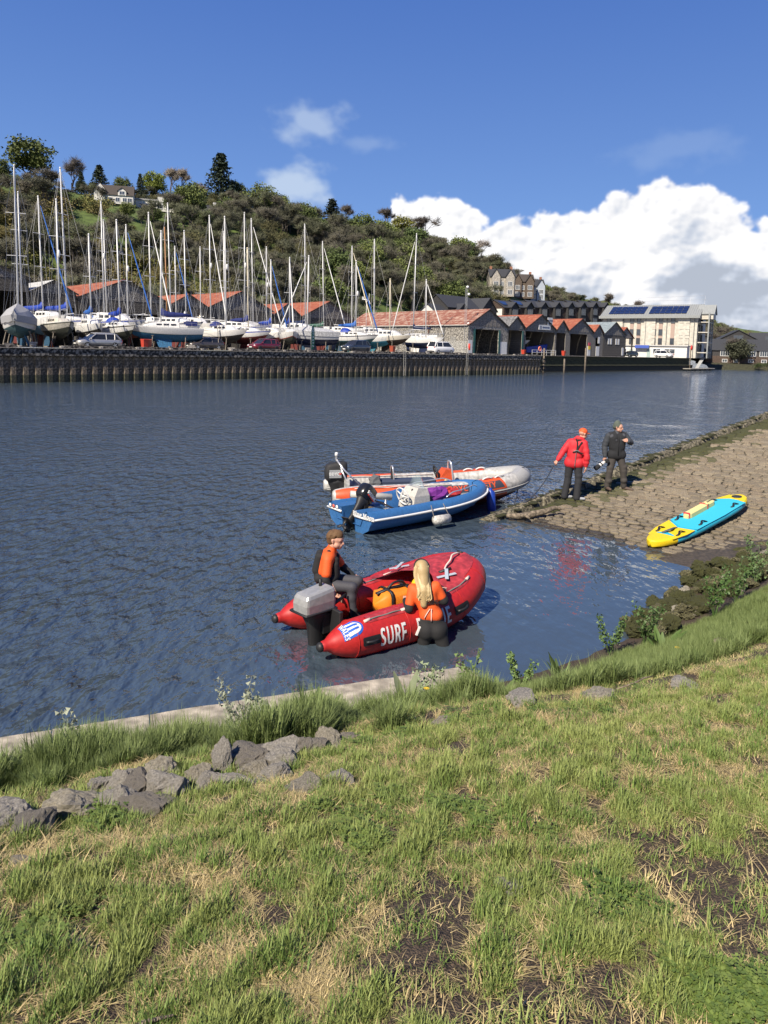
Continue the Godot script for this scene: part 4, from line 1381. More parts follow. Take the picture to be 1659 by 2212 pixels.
		rl.tube([bw + Vector3(0, 0.6, 0), Vector3(rings[12][8].x, bw.y + 0.72, 0), bw * Vector3(1, 1, -1) + Vector3(0, 0.6, 0)], 0.02, 4, false)
		part(rl, "guard_rail", mats["steel"], o)
	else:
		# a winter cover draped over a ridge line
		var cv := Shape.new()
		var rr := []
		for i in N + 1:
			var u := float(i) / N
			var rg: Vector3 = rings[i][8]
			var lowp: Vector3 = rings[i][6]
			var peak: float = dy + (2.0 - absf(u - 0.55) * 2.3) * d.get("tent", 0.9) + rng.randf_range(-0.06, 0.06)
			var w := maxf(rg.z, 0.12) + 0.08
			rr.append([Vector3(lowp.x, lowp.y - 0.1 + rng.randf_range(-0.05, 0.1), w * 0.99), Vector3(rg.x, rg.y + 0.35, w + 0.03 + rng.randf_range(0, 0.05)), Vector3(rg.x, lerpf(rg.y, peak, 0.62), w * 0.66), Vector3(rg.x, peak, 0.02), Vector3(rg.x, lerpf(rg.y, peak, 0.62), -w * 0.66), Vector3(rg.x, rg.y + 0.35, -w - 0.03), Vector3(lowp.x, lowp.y - 0.1, -w * 0.99)])
		cv.loft(rr, false)
		cv.fan(rr[0], true)
		cv.fan(rr[-1], false)
		part(cv, "winter_cover", d.cover, o)
	# keels, rudder and props
	var kl := Shape.new()
	if d.get("bilge", false):
		for side in [1, -1]:
			kl.loft([[Vector3(-0.14 * L, kd + 0.35, side * 0.5), Vector3(0.08 * L, kd + 0.35, side * 0.5), Vector3(0.08 * L, kd + 0.35, side * 0.62), Vector3(-0.14 * L, kd + 0.35, side * 0.62)], [Vector3(-0.13 * L, 0.08, side * 0.8), Vector3(0.03 * L, 0.08, side * 0.8), Vector3(0.03 * L, 0.08, side * 0.92), Vector3(-0.13 * L, 0.08, side * 0.92)]], true, true, true)
	else:
		kl.loft([[Vector3(-0.16 * L, kd + 0.2, -0.11), Vector3(0.09 * L, kd + 0.2, -0.11), Vector3(0.09 * L, kd + 0.2, 0.11), Vector3(-0.16 * L, kd + 0.2, 0.11)], [Vector3(-0.19 * L, 0.1, -0.14), Vector3(-0.01 * L, 0.1, -0.14), Vector3(-0.01 * L, 0.1, 0.14), Vector3(-0.19 * L, 0.1, 0.14)]], true, true, true)
	part(kl, "keel", d.get("keelcolor", low), o)
	var rd := Shape.new()
	rd.prism([Vector2(-0.56 * L, kd + 0.95), Vector2(-0.52 * L, 0.35), Vector2(-0.45 * L, 0.35), Vector2(-0.47 * L, kd + 0.95)], -0.05, 0.05)
	part(rd, "rudder", d.get("keelcolor", low), o)
	for q in [[-0.32, 0.34], [0.12, 0.34]]:
		for side in [1, -1]:
			var pr := Shape.new()
			var hx: float = q[0] * L
			pr.tube([Vector3(hx + 0.1, 0, side * B * (q[1] + 0.12)), Vector3(hx, kd + 0.72, side * B * q[1])], 0.055, 5)
			pr.box(Vector3(hx, kd + 0.74, side * B * q[1]), Vector3(0.3, 0.06, 0.25))
			part(pr, "prop", mats["prop_wood"], o)
	var blk := Shape.new()
	blk.box(Vector3(-0.07 * L, 0.06, 0), Vector3(0.12 * L, 0.12, 0.6 if not d.get("bilge", false) else 2.0))
	part(blk, "keel_block", mats["prop_wood"], o)
	# rig
	if mh > 4.0:
		var foot := dy + (0.5 if not d.has("cover") else 0.2)
		var m := Shape.new(true)
		var rake: float = d.get("rake", 0.012) * mh
		var head := Vector3(-rake, mh, 0)
		m.tube([Vector3(0, foot - 0.4, 0), head], [0.1, 0.085], 7, true, 1.0)
		m.ball(head + Vector3(0, 0.12, 0), Vector3(0.12, 0.14, 0.1), 4, 6)
		var mast := part(m, "mast", d.get("spar", mats["alloy"]), o)
		var sp := Shape.new()
		var spy: Array = [0.52] if mh < 14.0 else [0.42, 0.7]
		for f in spy:
			var c := Vector3(-rake * f, lerpf(foot, mh, f), 0)
			sp.tube([c + Vector3(-0.15, 0, -B * 0.3), c, c + Vector3(-0.15, 0, B * 0.3)], 0.035, 4)
		part(sp, "spreader", mats["alloy"], mast)
		var rg := Shape.new()
		var bowp: Vector3 = Vector3(rings[N][8].x - 0.1, rings[N][8].y, 0)
		var stern := Vector3(rings[0][8].x + 0.05, rings[0][8].y, 0)
		for side in [1, -1]:
			var chain := Vector3(-0.15, dy, side * B * 0.46)
			var line := [chain]
			for f in spy:
				line.append(Vector3(-rake * f - 0.15, lerpf(foot, mh, f), side * B * 0.3))
			line.append(head)
			rg.tube(line, 0.016, 3, false)
			rg.tube([chain + Vector3(0.35, 0, 0), Vector3(-rake * 0.5, lerpf(foot, mh, spy[0]), 0)], 0.014, 3, false)
		rg.tube([stern, head], 0.016, 3, false)
		if not d.has("furl"):
			rg.tube([bowp, head], 0.016, 3, false)
		rg.tube([Vector3(0.12, foot, 0.12), head + Vector3(0.1, 0, 0)], 0.014, 3, false)
		part(rg, "rigging", mats["wire"], o)
		if d.has("furl"):
			var fu := Shape.new(true)
			var a := bowp + Vector3(0, 0.3, 0)
			fu.tube([a, a.lerp(head, 0.1), a.lerp(head, 0.5), a.lerp(head, 0.93)], [0.06, 0.1, 0.085, 0.035], 6)
			part(fu, "furled_sail", d.furl, o)
		if d.get("radar", false):
			var ra := Shape.new(true)
			ra.ball(Vector3(0.18, lerpf(foot, mh, 0.55), 0), Vector3(0.16, 0.42, 0.16), 6, 8)
			part(ra, "radar_reflector", mats["gelcoat"], mast)
		if d.get("boom", true):
			var bm := Shape.new(true)
			bm.tube([Vector3(-0.1, foot + 0.75, 0), Vector3(-L * 0.42, foot + 0.9, 0)], 0.065, 6)
			var bo := part(bm, "boom", mats["alloy"], o)
			if d.has("sail"):
				var sc := Shape.new(true)
				sc.tube([Vector3(-0.12, foot + 1.7, 0), Vector3(-0.2, foot + 1.15, 0), Vector3(-L * 0.12, foot + 0.98, 0), Vector3(-L * 0.28, foot + 0.98, 0), Vector3(-L * 0.41, foot + 0.95, 0)], [0.1, 0.26, 0.22, 0.17, 0.09], 7, true, 1.5)
				part(sc, "sail_cover", d.sail, bo)
	return o

func boat_materials() -> void:
	mat("gelcoat", Color(0.72, 0.71, 0.68), 0.35, "faint", 0.5)
	mat("gelcoat_grey", Color(0.5, 0.5, 0.5), 0.35, "faint", 0.5)
	mat("gelcoat_cream", Color(0.62, 0.57, 0.47), 0.4, "faint", 0.5)
	mat("gelcoat_dirty", Color(0.55, 0.52, 0.45), 0.6, "grime", 0.8)
	mat("navy", Color(0.012, 0.02, 0.06), 0.35, "faint", 0.5)
	mat("royal", Color(0.01, 0.045, 0.33), 0.6, "faint", 1.0)
	mat("cover_grey", Color(0.33, 0.33, 0.34), 0.8, "faint", 0.6)
	mat("cover_silver", Color(0.6, 0.6, 0.6), 0.6, "grime", 0.6)
	mat("antifoul_blue", Color(0.02, 0.09, 0.17), 0.8, "grime", 0.8)
	mat("antifoul_bright", Color(0.03, 0.16, 0.33), 0.8, "grime", 0.8)
	mat("antifoul_teal", Color(0.05, 0.13, 0.15), 0.8, "grime", 0.8)
	mat("antifoul_cyan", Color(0.05, 0.3, 0.42), 0.8, "grime", 0.8)
	mat("antifoul_red", Color(0.17, 0.03, 0.025), 0.8, "grime", 0.8)
	mat("antifoul_black", Color(0.025, 0.022, 0.02), 0.8, "grime", 0.8)
	mat("antifoul_brown", Color(0.06, 0.04, 0.03), 0.85, "grime", 0.8)
	mat("antifoul_green", Color(0.05, 0.055, 0.04), 0.85, "grime", 0.8)
	mat("stripe_red", Color(0.3, 0.04, 0.03), 0.5)
	mat("dark_green", Color(0.02, 0.09, 0.05), 0.7)
	mat("dark_glass", Color(0.02, 0.022, 0.026), 0.1)
	mat("steel", Color(0.6, 0.6, 0.6), 0.3, "", 1.0, 0.7)
	mat("alloy", Color(0.68, 0.68, 0.67), 0.45, "faint", 0.6, 0.15)
	mat("cream_spar", Color(0.62, 0.55, 0.4), 0.5)
	mat("wood_spar", Color(0.33, 0.16, 0.06), 0.5)
	mat("wire", Color(0.32, 0.32, 0.32), 0.5)
	mat("prop_wood", Color(0.3, 0.26, 0.21), 0.9, "grime", 1.0)
	mat("sail_white", Color(0.74, 0.74, 0.72), 0.8, "faint", 1.0)
	mat("sail_blue", Color(0.02, 0.11, 0.4), 0.8, "faint", 1.0)
	mat("sail_navy", Color(0.01, 0.02, 0.13), 0.8, "faint", 1.0)

func make_yard_boats() -> void:
	boat_materials()
	var g := func(k: String) -> Material: return mats[k]
	# front row, left to right
	var row := [
		["yacht under a grey winter cover with teal bottom at the left edge", 3.5, 5.0, 22.0, {"L": 8.2, "B": 3.1, "mast": 18.1, "top": mats.gelcoat, "low": mats.antifoul_teal, "keelcolor": mats.antifoul_bright, "bilge": true, "cover": mats.cover_grey, "tent": 0.95, "rake": 0.05, "boom": false}],
		["dirty white yacht with dark green sheer band and stained bottom", 7.5, 4.6, 42.0, {"L": 6.6, "B": 2.7, "mast": 15.2, "top": mats.gelcoat_dirty, "band": mats.antifoul_green, "low": mats.antifoul_green, "house": mats.gelcoat_cream, "bilge": true, "keelcolor": mats.antifoul_black, "radar": true, "spar": mats.alloy, "boom": false}],
		["small plain white yacht behind the bonnet of the silver estate car", 12.3, 8.0, 40.0, {"L": 6.2, "B": 2.3, "mast": 12.6, "sail": mats.sail_blue, "low": mats.antifoul_black, "rake": 0.02, "cabin": 0.75}],
		["white yacht with thin black sheer line behind the silver estate car", 15.8, 8.2, 48.0, {"L": 6.8, "B": 2.5, "mast": 14.7, "band": mats.antifoul_black, "low": mats.antifoul_green, "sail": mats.royal, "hood": mats.royal, "bilge": true, "rake": 0.03}],
		["long pale grey yacht side on with bright blue keel and red line", 19.8, 6.0, -68.0, {"L": 8.6, "B": 2.9, "mast": 13.7, "top": mats.gelcoat_grey, "stripe": mats.antifoul_teal, "band": mats.gelcoat_grey, "low": mats.antifoul_bright, "bilge": true, "keelcolor": mats.antifoul_bright, "dodger": mats.sail_navy, "sail": mats.sail_navy, "F": 1.1}],
		["white yacht with navy spray hood, bow turned to the brown estate car", 30.2, 8.0, 62.0, {"L": 7.0, "B": 2.7, "mast": 17.1, "low": mats.antifoul_black, "hood": mats.sail_navy, "cabin": 0.7, "radar": true}],
		["white yacht with royal blue band and red bottom, cream mast", 33.7, 8.0, 72.0, {"L": 6.8, "B": 2.5, "mast": 13.5, "band": mats.royal, "low": mats.antifoul_red, "spar": mats.cream_spar, "sail": mats.sail_navy}],
		["small white yacht with high cabin behind the red car", 40.5, 12.0, 55.0, {"L": 6.4, "mast": 12.9, "low": mats.antifoul_red, "cabin": 0.8, "sail": mats.royal, "furl": mats.sail_blue}],
		["small white yacht with thin red line, bow on, right of the red car", 40.7, 8.0, 18.0, {"L": 6.2, "B": 2.5, "mast": 13.0, "stripe": mats.stripe_red, "low": mats.antifoul_green, "sail": mats.royal, "furl": mats.sail_white}],
		["pale grey yacht under a silver tarpaulin behind the green feather flag", 43.1, 7.0, -72.0, {"L": 8.0, "B": 2.8, "mast": 13.4, "top": mats.gelcoat_grey, "low": mats.navy, "keelcolor": mats.navy, "cover": mats.cover_silver, "tent": 0.55, "boom": false, "furl": mats.sail_white}],
		["white yacht with bright blue spray hood and step ladder", 52.2, 6.4, 66.0, {"L": 7.4, "B": 2.7, "mast": 13.6, "low": mats.antifoul_teal, "band": mats.navy, "hood": mats.royal, "sail": mats.sail_blue, "furl": mats.sail_blue, "radar": true}],
		["white yacht with cyan bottom paint behind the dark off road car", 60.6, 11.0, 72.0, {"L": 8.2, "mast": 18.2, "low": mats.antifoul_cyan, "house": mats.gelcoat, "cabin": 0.6}],
		["cream hulled yacht with brown bottom and raised wheelhouse", 62.3, 9.0, 62.0, {"L": 8.0, "B": 2.8, "mast": 11.9, "top": mats.gelcoat_cream, "low": mats.antifoul_brown, "cabin": 0.95, "spar": mats.cream_spar, "keel": 1.1, "boom": false}],
		["white yacht with broad navy band and navy sail cover", 72.4, 13.0, -118.0, {"L": 8.6, "mast": 20.8, "top": mats.navy, "low": mats.gelcoat, "stripe": mats.gelcoat, "sail": mats.navy, "furl": mats.sail_white, "keel": 1.2}],
		["small white yacht with navy bottom left of the white van", 67.3, 5.5, 70.0, {"L": 6.2, "mast": 12.0, "low": mats.navy, "keelcolor": mats.navy, "cabin": 0.3, "furl": mats.sail_white}]]
	for q in row:
		yacht(q[0], yard(q[1], q[2], 3.45), q[3], q[4])
	# rows behind
	var back := [[7.6, 16.0, 17.5, "white yacht with navy hull band behind the grey cover", {"band": mats.navy}], [10.7, 18.0, 17.8, "white yacht with royal blue sail cover left of the white roofed shed", {"sail": mats.royal, "furl": mats.sail_blue}], [12.4, 15.0, 21.0, "tallest masted yacht at the left, royal blue boom cover", {"sail": mats.royal, "L": 10.5, "band": mats.royal}], [19.2, 20.0, 18.7, "white yacht with bright blue tent hood in the second row", {"hood": mats.sail_blue, "radar": true, "band": mats.royal}], [23.2, 28.0, 17.9, "white yacht with raised windscreen before the wide red roof", {"cabin": 0.9}], [21.5, 18.0, 15.9, "white yacht with blue furled sail and radar drum behind the red bin", {"furl": mats.sail_blue, "radar": true}], [24.3, 17.0, 17.8, "white yacht whose mast stands nearest the brown wooden one", {"furl": mats.sail_white}], [31.1, 24.0, 21.0, "large white yacht with a very tall mast behind the pale grey one", {"L": 10.5}], [35.3, 30.0, 15.8, "white yacht with pale blue furled sail in the third row", {"furl": mats.sail_blue}], [30.7, 19.0, 16.5, "white yacht with a white sail sack in the second row", {"sail": mats.sail_white}], [38.5, 28.0, 15.9, "white yacht with an orange brown boom in the third row", {"sail": mats.cream_spar}], [36.6, 22.0, 19.8, "white yacht with radar drum and white furled sail behind the brown car", {"furl": mats.sail_white, "radar": true, "L": 10.0}], [44.3, 30.0, 19.3, "white yacht in front of the dark gable, third row", {"band": mats.navy}], [41.4, 20.0, 20.7, "yacht under a grey tent cover in the second row", {"cover": mats.cover_grey, "tent": 0.8, "L": 9.5, "radar": true}], [47.9, 27.0, 21.5, "white yacht with the long slanting furled sail", {"furl": mats.sail_white, "L": 10.5}], [48.4, 24.0, 16.7, "yacht under a dark blue cover in the third row", {"cover": mats.sail_navy, "tent": 0.6, "radar": true}], [53.4, 20.0, 20.6, "white yacht with tall twin spreader mast right of the feather flag", {"L": 10.0, "sail": mats.navy}], [62.6, 26.0, 19.5, "white yacht with dark green sail cover before the last back shed", {"sail": mats.dark_green, "furl": mats.sail_white}], [60.2, 16.0, 17.5, "white yacht with pale boom and wind generator before the long rusty shed", {"furl": mats.cream_spar}]]
	for i in back.size():
		var q: Array = back[i]
		var d: Dictionary = q[4]
		d["mast"] = q[2]
		if not d.has("L"): d["L"] = 8.6 + 0.4 * (i % 3)
		d["low"] = [mats.antifoul_blue, mats.antifoul_red, mats.antifoul_black, mats.navy][i % 4]
		d["rake"] = 0.004 + 0.02 * ((i * 7) % 5) / 4.0
		d["F"] = 1.25
		d["keel"] = 1.25
		yacht(q[3], yard(q[0], q[1], 3.45), 55.0 + (i * 37) % 40 - 20.0, d)
	var hulls := [[9.0, 11.5, "blunt white mastless cruiser behind the silver estate car"], [17.2, 12.5, "white mastless hull behind the red wheelie bins"], [25.0, 11.5, "white mastless cruiser behind the stern of the pale grey yacht"], [29.0, 13.5, "white mastless hull behind the brown estate car"], [36.5, 14.0, "white mastless cruiser behind the dark red car"], [46.8, 13.5, "white mastless hull right of the silver tarpaulin"], [56.0, 13.0, "white mastless cruiser behind the dark off road car"], [66.0, 16.0, "white mastless hull against the side of the long rusty shed"]]
	for i in hulls.size():
		var q: Array = hulls[i]
		yacht(q[2], yard(q[0], q[1], 3.45), 48.0 + (i * 23) % 34, {"L": 8.2 + 0.5 * (i % 3), "mast": 0.0, "F": 1.3, "keel": 1.35, "cabin": 0.75 + 0.25 * (i % 2), "low": [mats.antifoul_blue, mats.antifoul_black, mats.antifoul_red][i % 3], "band": [mats.gelcoat, mats.royal, mats.navy][i % 3], "dodger": mats.sail_white})
	# two bare masts without sails stand among them
	var wm := Shape.new(true)
	wm.tube([Vector3(0, 1.5, 0), Vector3(-0.25, 16.0, 0)], [0.1, 0.07], 7)
	single(wm, "wooden_mast", mats.wood_spar, "varnished brown wooden mast behind the pale grey yacht", "mast", yard(25.6, 15.0, 3.5), 0.0)
	# wind generators on poles
	for q in [[3.2, 14.0, 8.9, "white wind generator at the left above the grey cover"], [57.8, 10.0, 8.4, "white wind generator left of the long rusty shed"]]:
		var w := thing("wind_generator", q[3], "wind turbine", yard(q[0], q[1], 3.5), 0.4)
		var s := Shape.new(true)
		s.tube([Vector3(0, 2.0, 0), Vector3(0, q[2], 0)], 0.04, 5); part(s, "pole", mats.alloy, w)
		s = Shape.new(true); s.tube([Vector3(-0.5, q[2], 0), Vector3(0.35, q[2], 0)], [0.08, 0.14], 7); part(s, "body", mats.gelcoat, w)
		s = Shape.new(); s.box(Vector3(-0.6, q[2] + 0.2, 0), Vector3(0.35, 0.5, 0.04)); part(s, "tail_fin", mats.gelcoat, w)
		for k in 3:
			s = Shape.new()
			var a := TAU * k / 3.0 + 0.3
			s.box(Vector3(0.38, q[2] + cos(a) * 0.5, sin(a) * 0.5), Vector3(0.04, 1.0, 0.14), Basis(Vector3.RIGHT, a))
			part(s, "blade", mats.gelcoat, w)

# ---------------------------------------------------------------- cars
func car(label: String, category: String, at: Vector3, psi: float, paint: Material, d := {}) -> Node3D:
	var o := thing("parked_%s" % category.replace(" ", "_"), label, category, at, deg_to_rad(psi - 90.0), "vehicles parked in the yard")
	var L: float = d.get("L", 4.7)
	var H: float = d.get("H", 1.5)
	var W: float = d.get("W", 1.85)
	var sh: float = d.get("shoulder", 0.95)
	var x0 := -L * 0.5
	var x1 := L * 0.5
	var hood: float = d.get("hood", 0.27) * L       # length of the bonnet
	var tail: float = d.get("tail", 0.06) * L
	var b := Shape.new(true)
	var rings := []
	var st := [[x0, 0.45, sh * 0.8, 0.8], [x0 + 0.08, 0.3, sh * 0.97, 0.93], [x0 + 0.5, 0.24, sh, 1.0], [0.0, 0.22, sh, 1.0], [x1 - hood, 0.22, sh, 1.0], [x1 - 0.55, 0.24, sh * 0.93, 0.98], [x1 - 0.12, 0.28, sh * 0.8, 0.9], [x1, 0.4, sh * 0.62, 0.74]]
	for q in st:
		var w: float = q[3] * W * 0.5
		var lo: float = q[1]
		var hi: float = q[2]
		rings.append([Vector3(q[0], lo, w * 0.86), Vector3(q[0], lo + 0.1, w), Vector3(q[0], lerpf(lo, hi, 0.6), w * 1.01), Vector3(q[0], hi - 0.05, w * 0.97), Vector3(q[0], hi, w * 0.88), Vector3(q[0], hi + 0.03, 0), Vector3(q[0], hi, -w * 0.88), Vector3(q[0], hi - 0.05, -w * 0.97), Vector3(q[0], lerpf(lo, hi, 0.6), -w * 1.01), Vector3(q[0], lo + 0.1, -w), Vector3(q[0], lo, -w * 0.86)])
	b.loft(rings, true, true, true)
	part(b, "body", paint, o)
	var g := Shape.new()
	var w := W * 0.5
	var gx := [x0 + tail * 0.4 + 0.1, x0 + tail + 0.45, x1 - hood - d.get("screen", 0.75), x1 - hood + 0.05]
	var gr := []
	for k in 4:
		var up := k == 1 or k == 2
		var y := H - 0.05 if up else sh - 0.03
		var ww := w * (0.76 if up else 0.92)
		gr.append([Vector3(gx[k], sh - 0.05, w * 0.93), Vector3(gx[k], y, ww), Vector3(gx[k], y, -ww), Vector3(gx[k], sh - 0.05, -w * 0.93)])
	g.loft(gr, true)
	part(g, "windows", mats.dark_glass, o)
	var r := Shape.new(true)
	var ro := []
	for q in [[gx[1] - 0.12, -0.03], [gx[1] + 0.25, 0.02], [(gx[1] + gx[2]) * 0.5, 0.04], [gx[2] - 0.1, 0.01], [gx[2] + 0.08, -0.05]]:
		ro.append([Vector3(q[0], H - 0.1, w * 0.8), Vector3(q[0], H + q[1] - 0.01, w * 0.68), Vector3(q[0], H + q[1] + 0.02, 0), Vector3(q[0], H + q[1] - 0.01, -w * 0.68), Vector3(q[0], H - 0.1, -w * 0.8)])
	r.loft(ro, false)
	part(r, "roof", d.get("roof", paint), o)
	var pl := Shape.new()
	for side in [1, -1]:
		for q in [[gx[0], gx[1], 0.09], [gx[3], gx[2], 0.06], [lerpf(gx[1], gx[2], 0.5), lerpf(gx[1], gx[2], 0.5), 0.05], [lerpf(gx[1], gx[2], 0.08), lerpf(gx[1], gx[2], 0.05), 0.05]]:
			pl.tube([Vector3(q[0], sh - 0.03, side * w * 0.935), Vector3(q[1], H - 0.07, side * w * 0.775)], q[2], 4)
	part(pl, "pillars", paint, o)
	var sill := Shape.new()
	for side in [1, -1]:
		sill.box(Vector3(0, 0.3, side * w * 0.97), Vector3(L * 0.5, 0.16, 0.08))
	sill.box(Vector3(x1 - 0.05, 0.38, 0), Vector3(0.16, 0.16, W * 0.72))
	sill.box(Vector3(x0 + 0.05, 0.42, 0), Vector3(0.16, 0.18, W * 0.8))
	part(sill, "trim", mats.car_trim, o)
	var wr: float = d.get("wheel", 0.34)
	for fx in [x0 + L * 0.19, x1 - L * 0.19]:
		for side in [1, -1]:
			var t := Shape.new(true)
			var c := Vector3(fx, wr, side * (w - 0.1))
			var ax := Basis(Vector3.RIGHT, PI * 0.5 * side)
			t.lathe(c, [Vector2(wr * 0.6, -0.11), Vector2(wr * 0.95, -0.11), Vector2(wr, -0.06), Vector2(wr, 0.06), Vector2(wr * 0.95, 0.115), Vector2(wr * 0.66, 0.115)], 18, ax)
			var ty := part(t, "wheel", mats.tyre, o)
			var rm := Shape.new()
			rm.lathe(c, [Vector2(wr * 0.66, 0.09), Vector2(wr * 0.62, 0.1), Vector2(wr * 0.15, 0.075)], 14, ax)
			for k in 5:
				var a := TAU * k / 5.0
				rm.box(c + ax * Vector3(cos(a) * wr * 0.34, 0.105, sin(a) * wr * 0.34), Vector3(wr * 0.58, 0.03, 0.07), ax * Basis(Vector3.UP, -a))
			part(rm, "rim", d.get("rim", mats.alloy_rim), ty)
	for side in [1, -1]:
		var h := Shape.new(true)
		h.ball(Vector3(x1 - 0.16, sh * 0.74, side * w * 0.66), Vector3(0.13, 0.08, 0.2), 5, 8)
		part(h, "headlight", mats.lamp_clear, o)
		var tl := Shape.new()
		tl.bevel(Vector3(x0 + 0.06, sh * 0.86, side * w * 0.8), Vector3(0.12, 0.22, 0.2), 0.03)
		part(tl, "tail_light", mats.lamp_red, o)
		var mr := Shape.new(true)
		mr.ball(Vector3(x1 - hood - 0.12, sh + 0.08, side * (w + 0.08)), Vector3(0.08, 0.07, 0.1), 5, 8)
		part(mr, "door_mirror", d.get("mirror", paint), o)
	var np := Shape.new()
	np.box(Vector3(x1 + 0.02, 0.5, 0), Vector3(0.03, 0.11, 0.5))
	np.box(Vector3(x0 - 0.02, 0.62, 0), Vector3(0.03, 0.11, 0.5))
	part(np, "number_plate", mats.plate, o)
	var gl := Shape.new()
	gl.bevel(Vector3(x1 - 0.015, sh * 0.62, 0), Vector3(0.06, 0.18, 0.62), 0.02)
	part(gl, "grille", mats.car_trim, o)
	if d.get("bars", false):
		var rb := Shape.new()
		for side in [1, -1]:
			rb.tube([Vector3(gx[1], H + 0.05, side * w * 0.6), Vector3(gx[2], H + 0.06, side * w * 0.6)], 0.025, 4)
		part(rb, "roof_rail", mats.alloy, o)
	return o

func car_paint(key: String, c: Color, metallic := 0.3) -> StandardMaterial3D:
	var m := mat(key, c, 0.35, "", 1.0, metallic)
	m.clearcoat_enabled = true
	m.clearcoat = 0.8
	m.clearcoat_roughness = 0.05
	return m

func make_cars() -> void:
	mat("car_trim", Color(0.02, 0.02, 0.021), 0.6)
	mat("alloy_rim", Color(0.5, 0.5, 0.5), 0.3, "", 1.0, 0.6)
	mat("lamp_clear", Color(0.7, 0.7, 0.7), 0.1)
	mat("lamp_red", Color(0.4, 0.01, 0.01), 0.2)
	mat("plate", Color(0.7, 0.7, 0.66), 0.5)
	car("silver estate car parked nose left by the quay edge", "car", yard(10.6, 2.6, 3.45), -44.0, car_paint("silver", Color(0.4, 0.39, 0.37), 0.5), {"L": 4.85, "H": 1.58, "hood": 0.25, "bars": true})
	car("brown estate car partly behind the blue keel of the grey yacht", "car", yard(24.6, 4.2, 3.45), -44.0, car_paint("bronze", Color(0.085, 0.07, 0.058), 0.4), {"L": 4.7, "H": 1.5, "hood": 0.25})
	car("dark red crossover car by the quay edge", "car", yard(32.5, 2.8, 3.45), -40.0, car_paint("crimson", Color(0.16, 0.012, 0.02), 0.3), {"L": 4.4, "H": 1.55, "hood": 0.24, "rim": mats.car_trim})
	car("dark slate grey off road car by the quay edge", "car", yard(48.6, 2.6, 3.45), -40.0, car_paint("slate_blue", Color(0.05, 0.062, 0.075), 0.5), {"L": 4.85, "H": 1.78, "shoulder": 1.1, "hood": 0.25, "rim": mats.car_trim, "wheel": 0.39})
	car("white camper van with dark windows beside the long shed", "van", yard(68.6, 3.2, 3.45), 132.0, car_paint("van_white", Color(0.7, 0.7, 0.69), 0.0), {"L": 4.9, "H": 1.98, "W": 1.9, "shoulder": 1.2, "hood": 0.14, "tail": 0.005, "screen": 0.7})
	car("black small car parked before the blue roofed shed", "car", yard(150.0, 9.0, 3.45), -60.0, car_paint("black_green", Color(0.02, 0.03, 0.028), 0.2), {"L": 4.2, "H": 1.5})
	car("white delivery van before the white cabin", "van", yard(171.5, 9.6, 3.45), 40.0, mats.van_white, {"L": 4.9, "H": 1.95, "shoulder": 1.15, "hood": 0.16, "tail": 0.01})
	car("bright red hatchback before the white cabin", "car", yard(177.0, 9.2, 3.45), -70.0, car_paint("flag_red", Color(0.4, 0.012, 0.012), 0.1), {"L": 4.2, "H": 1.48})

# ---------------------------------------------------------------- small things in the yard
func bin_of(label: String, at: Vector3, turn: float, body: Material) -> void:
	var o := thing("wheelie_bin", label, "bin", at, turn, "wheelie bins")
	var s := Shape.new()
	s.loft([[Vector3(-0.23, 0.05, 0.28), Vector3(0.23, 0.05, 0.28), Vector3(0.23, 0.05, -0.28), Vector3(-0.23, 0.05, -0.28)], [Vector3(-0.29, 1.0, 0.37), Vector3(0.29, 1.0, 0.37), Vector3(0.29, 1.0, -0.37), Vector3(-0.29, 1.0, -0.37)]], true, true, true)
	part(s, "body", body, o)
	s = Shape.new(); s.bevel(Vector3(0, 1.05, 0), Vector3(0.64, 0.1, 0.82), 0.03); part(s, "lid", body, o)
	for sx in [-0.25, 0.25]:
		s = Shape.new(true); s.lathe(Vector3(sx, 0.12, -0.3), [Vector2(0.12, -0.03), Vector2(0.12, 0.03)], 12, Basis(Vector3(0, 0, 1), PI * 0.5)); part(s, "wheel", mats.tyre, o)

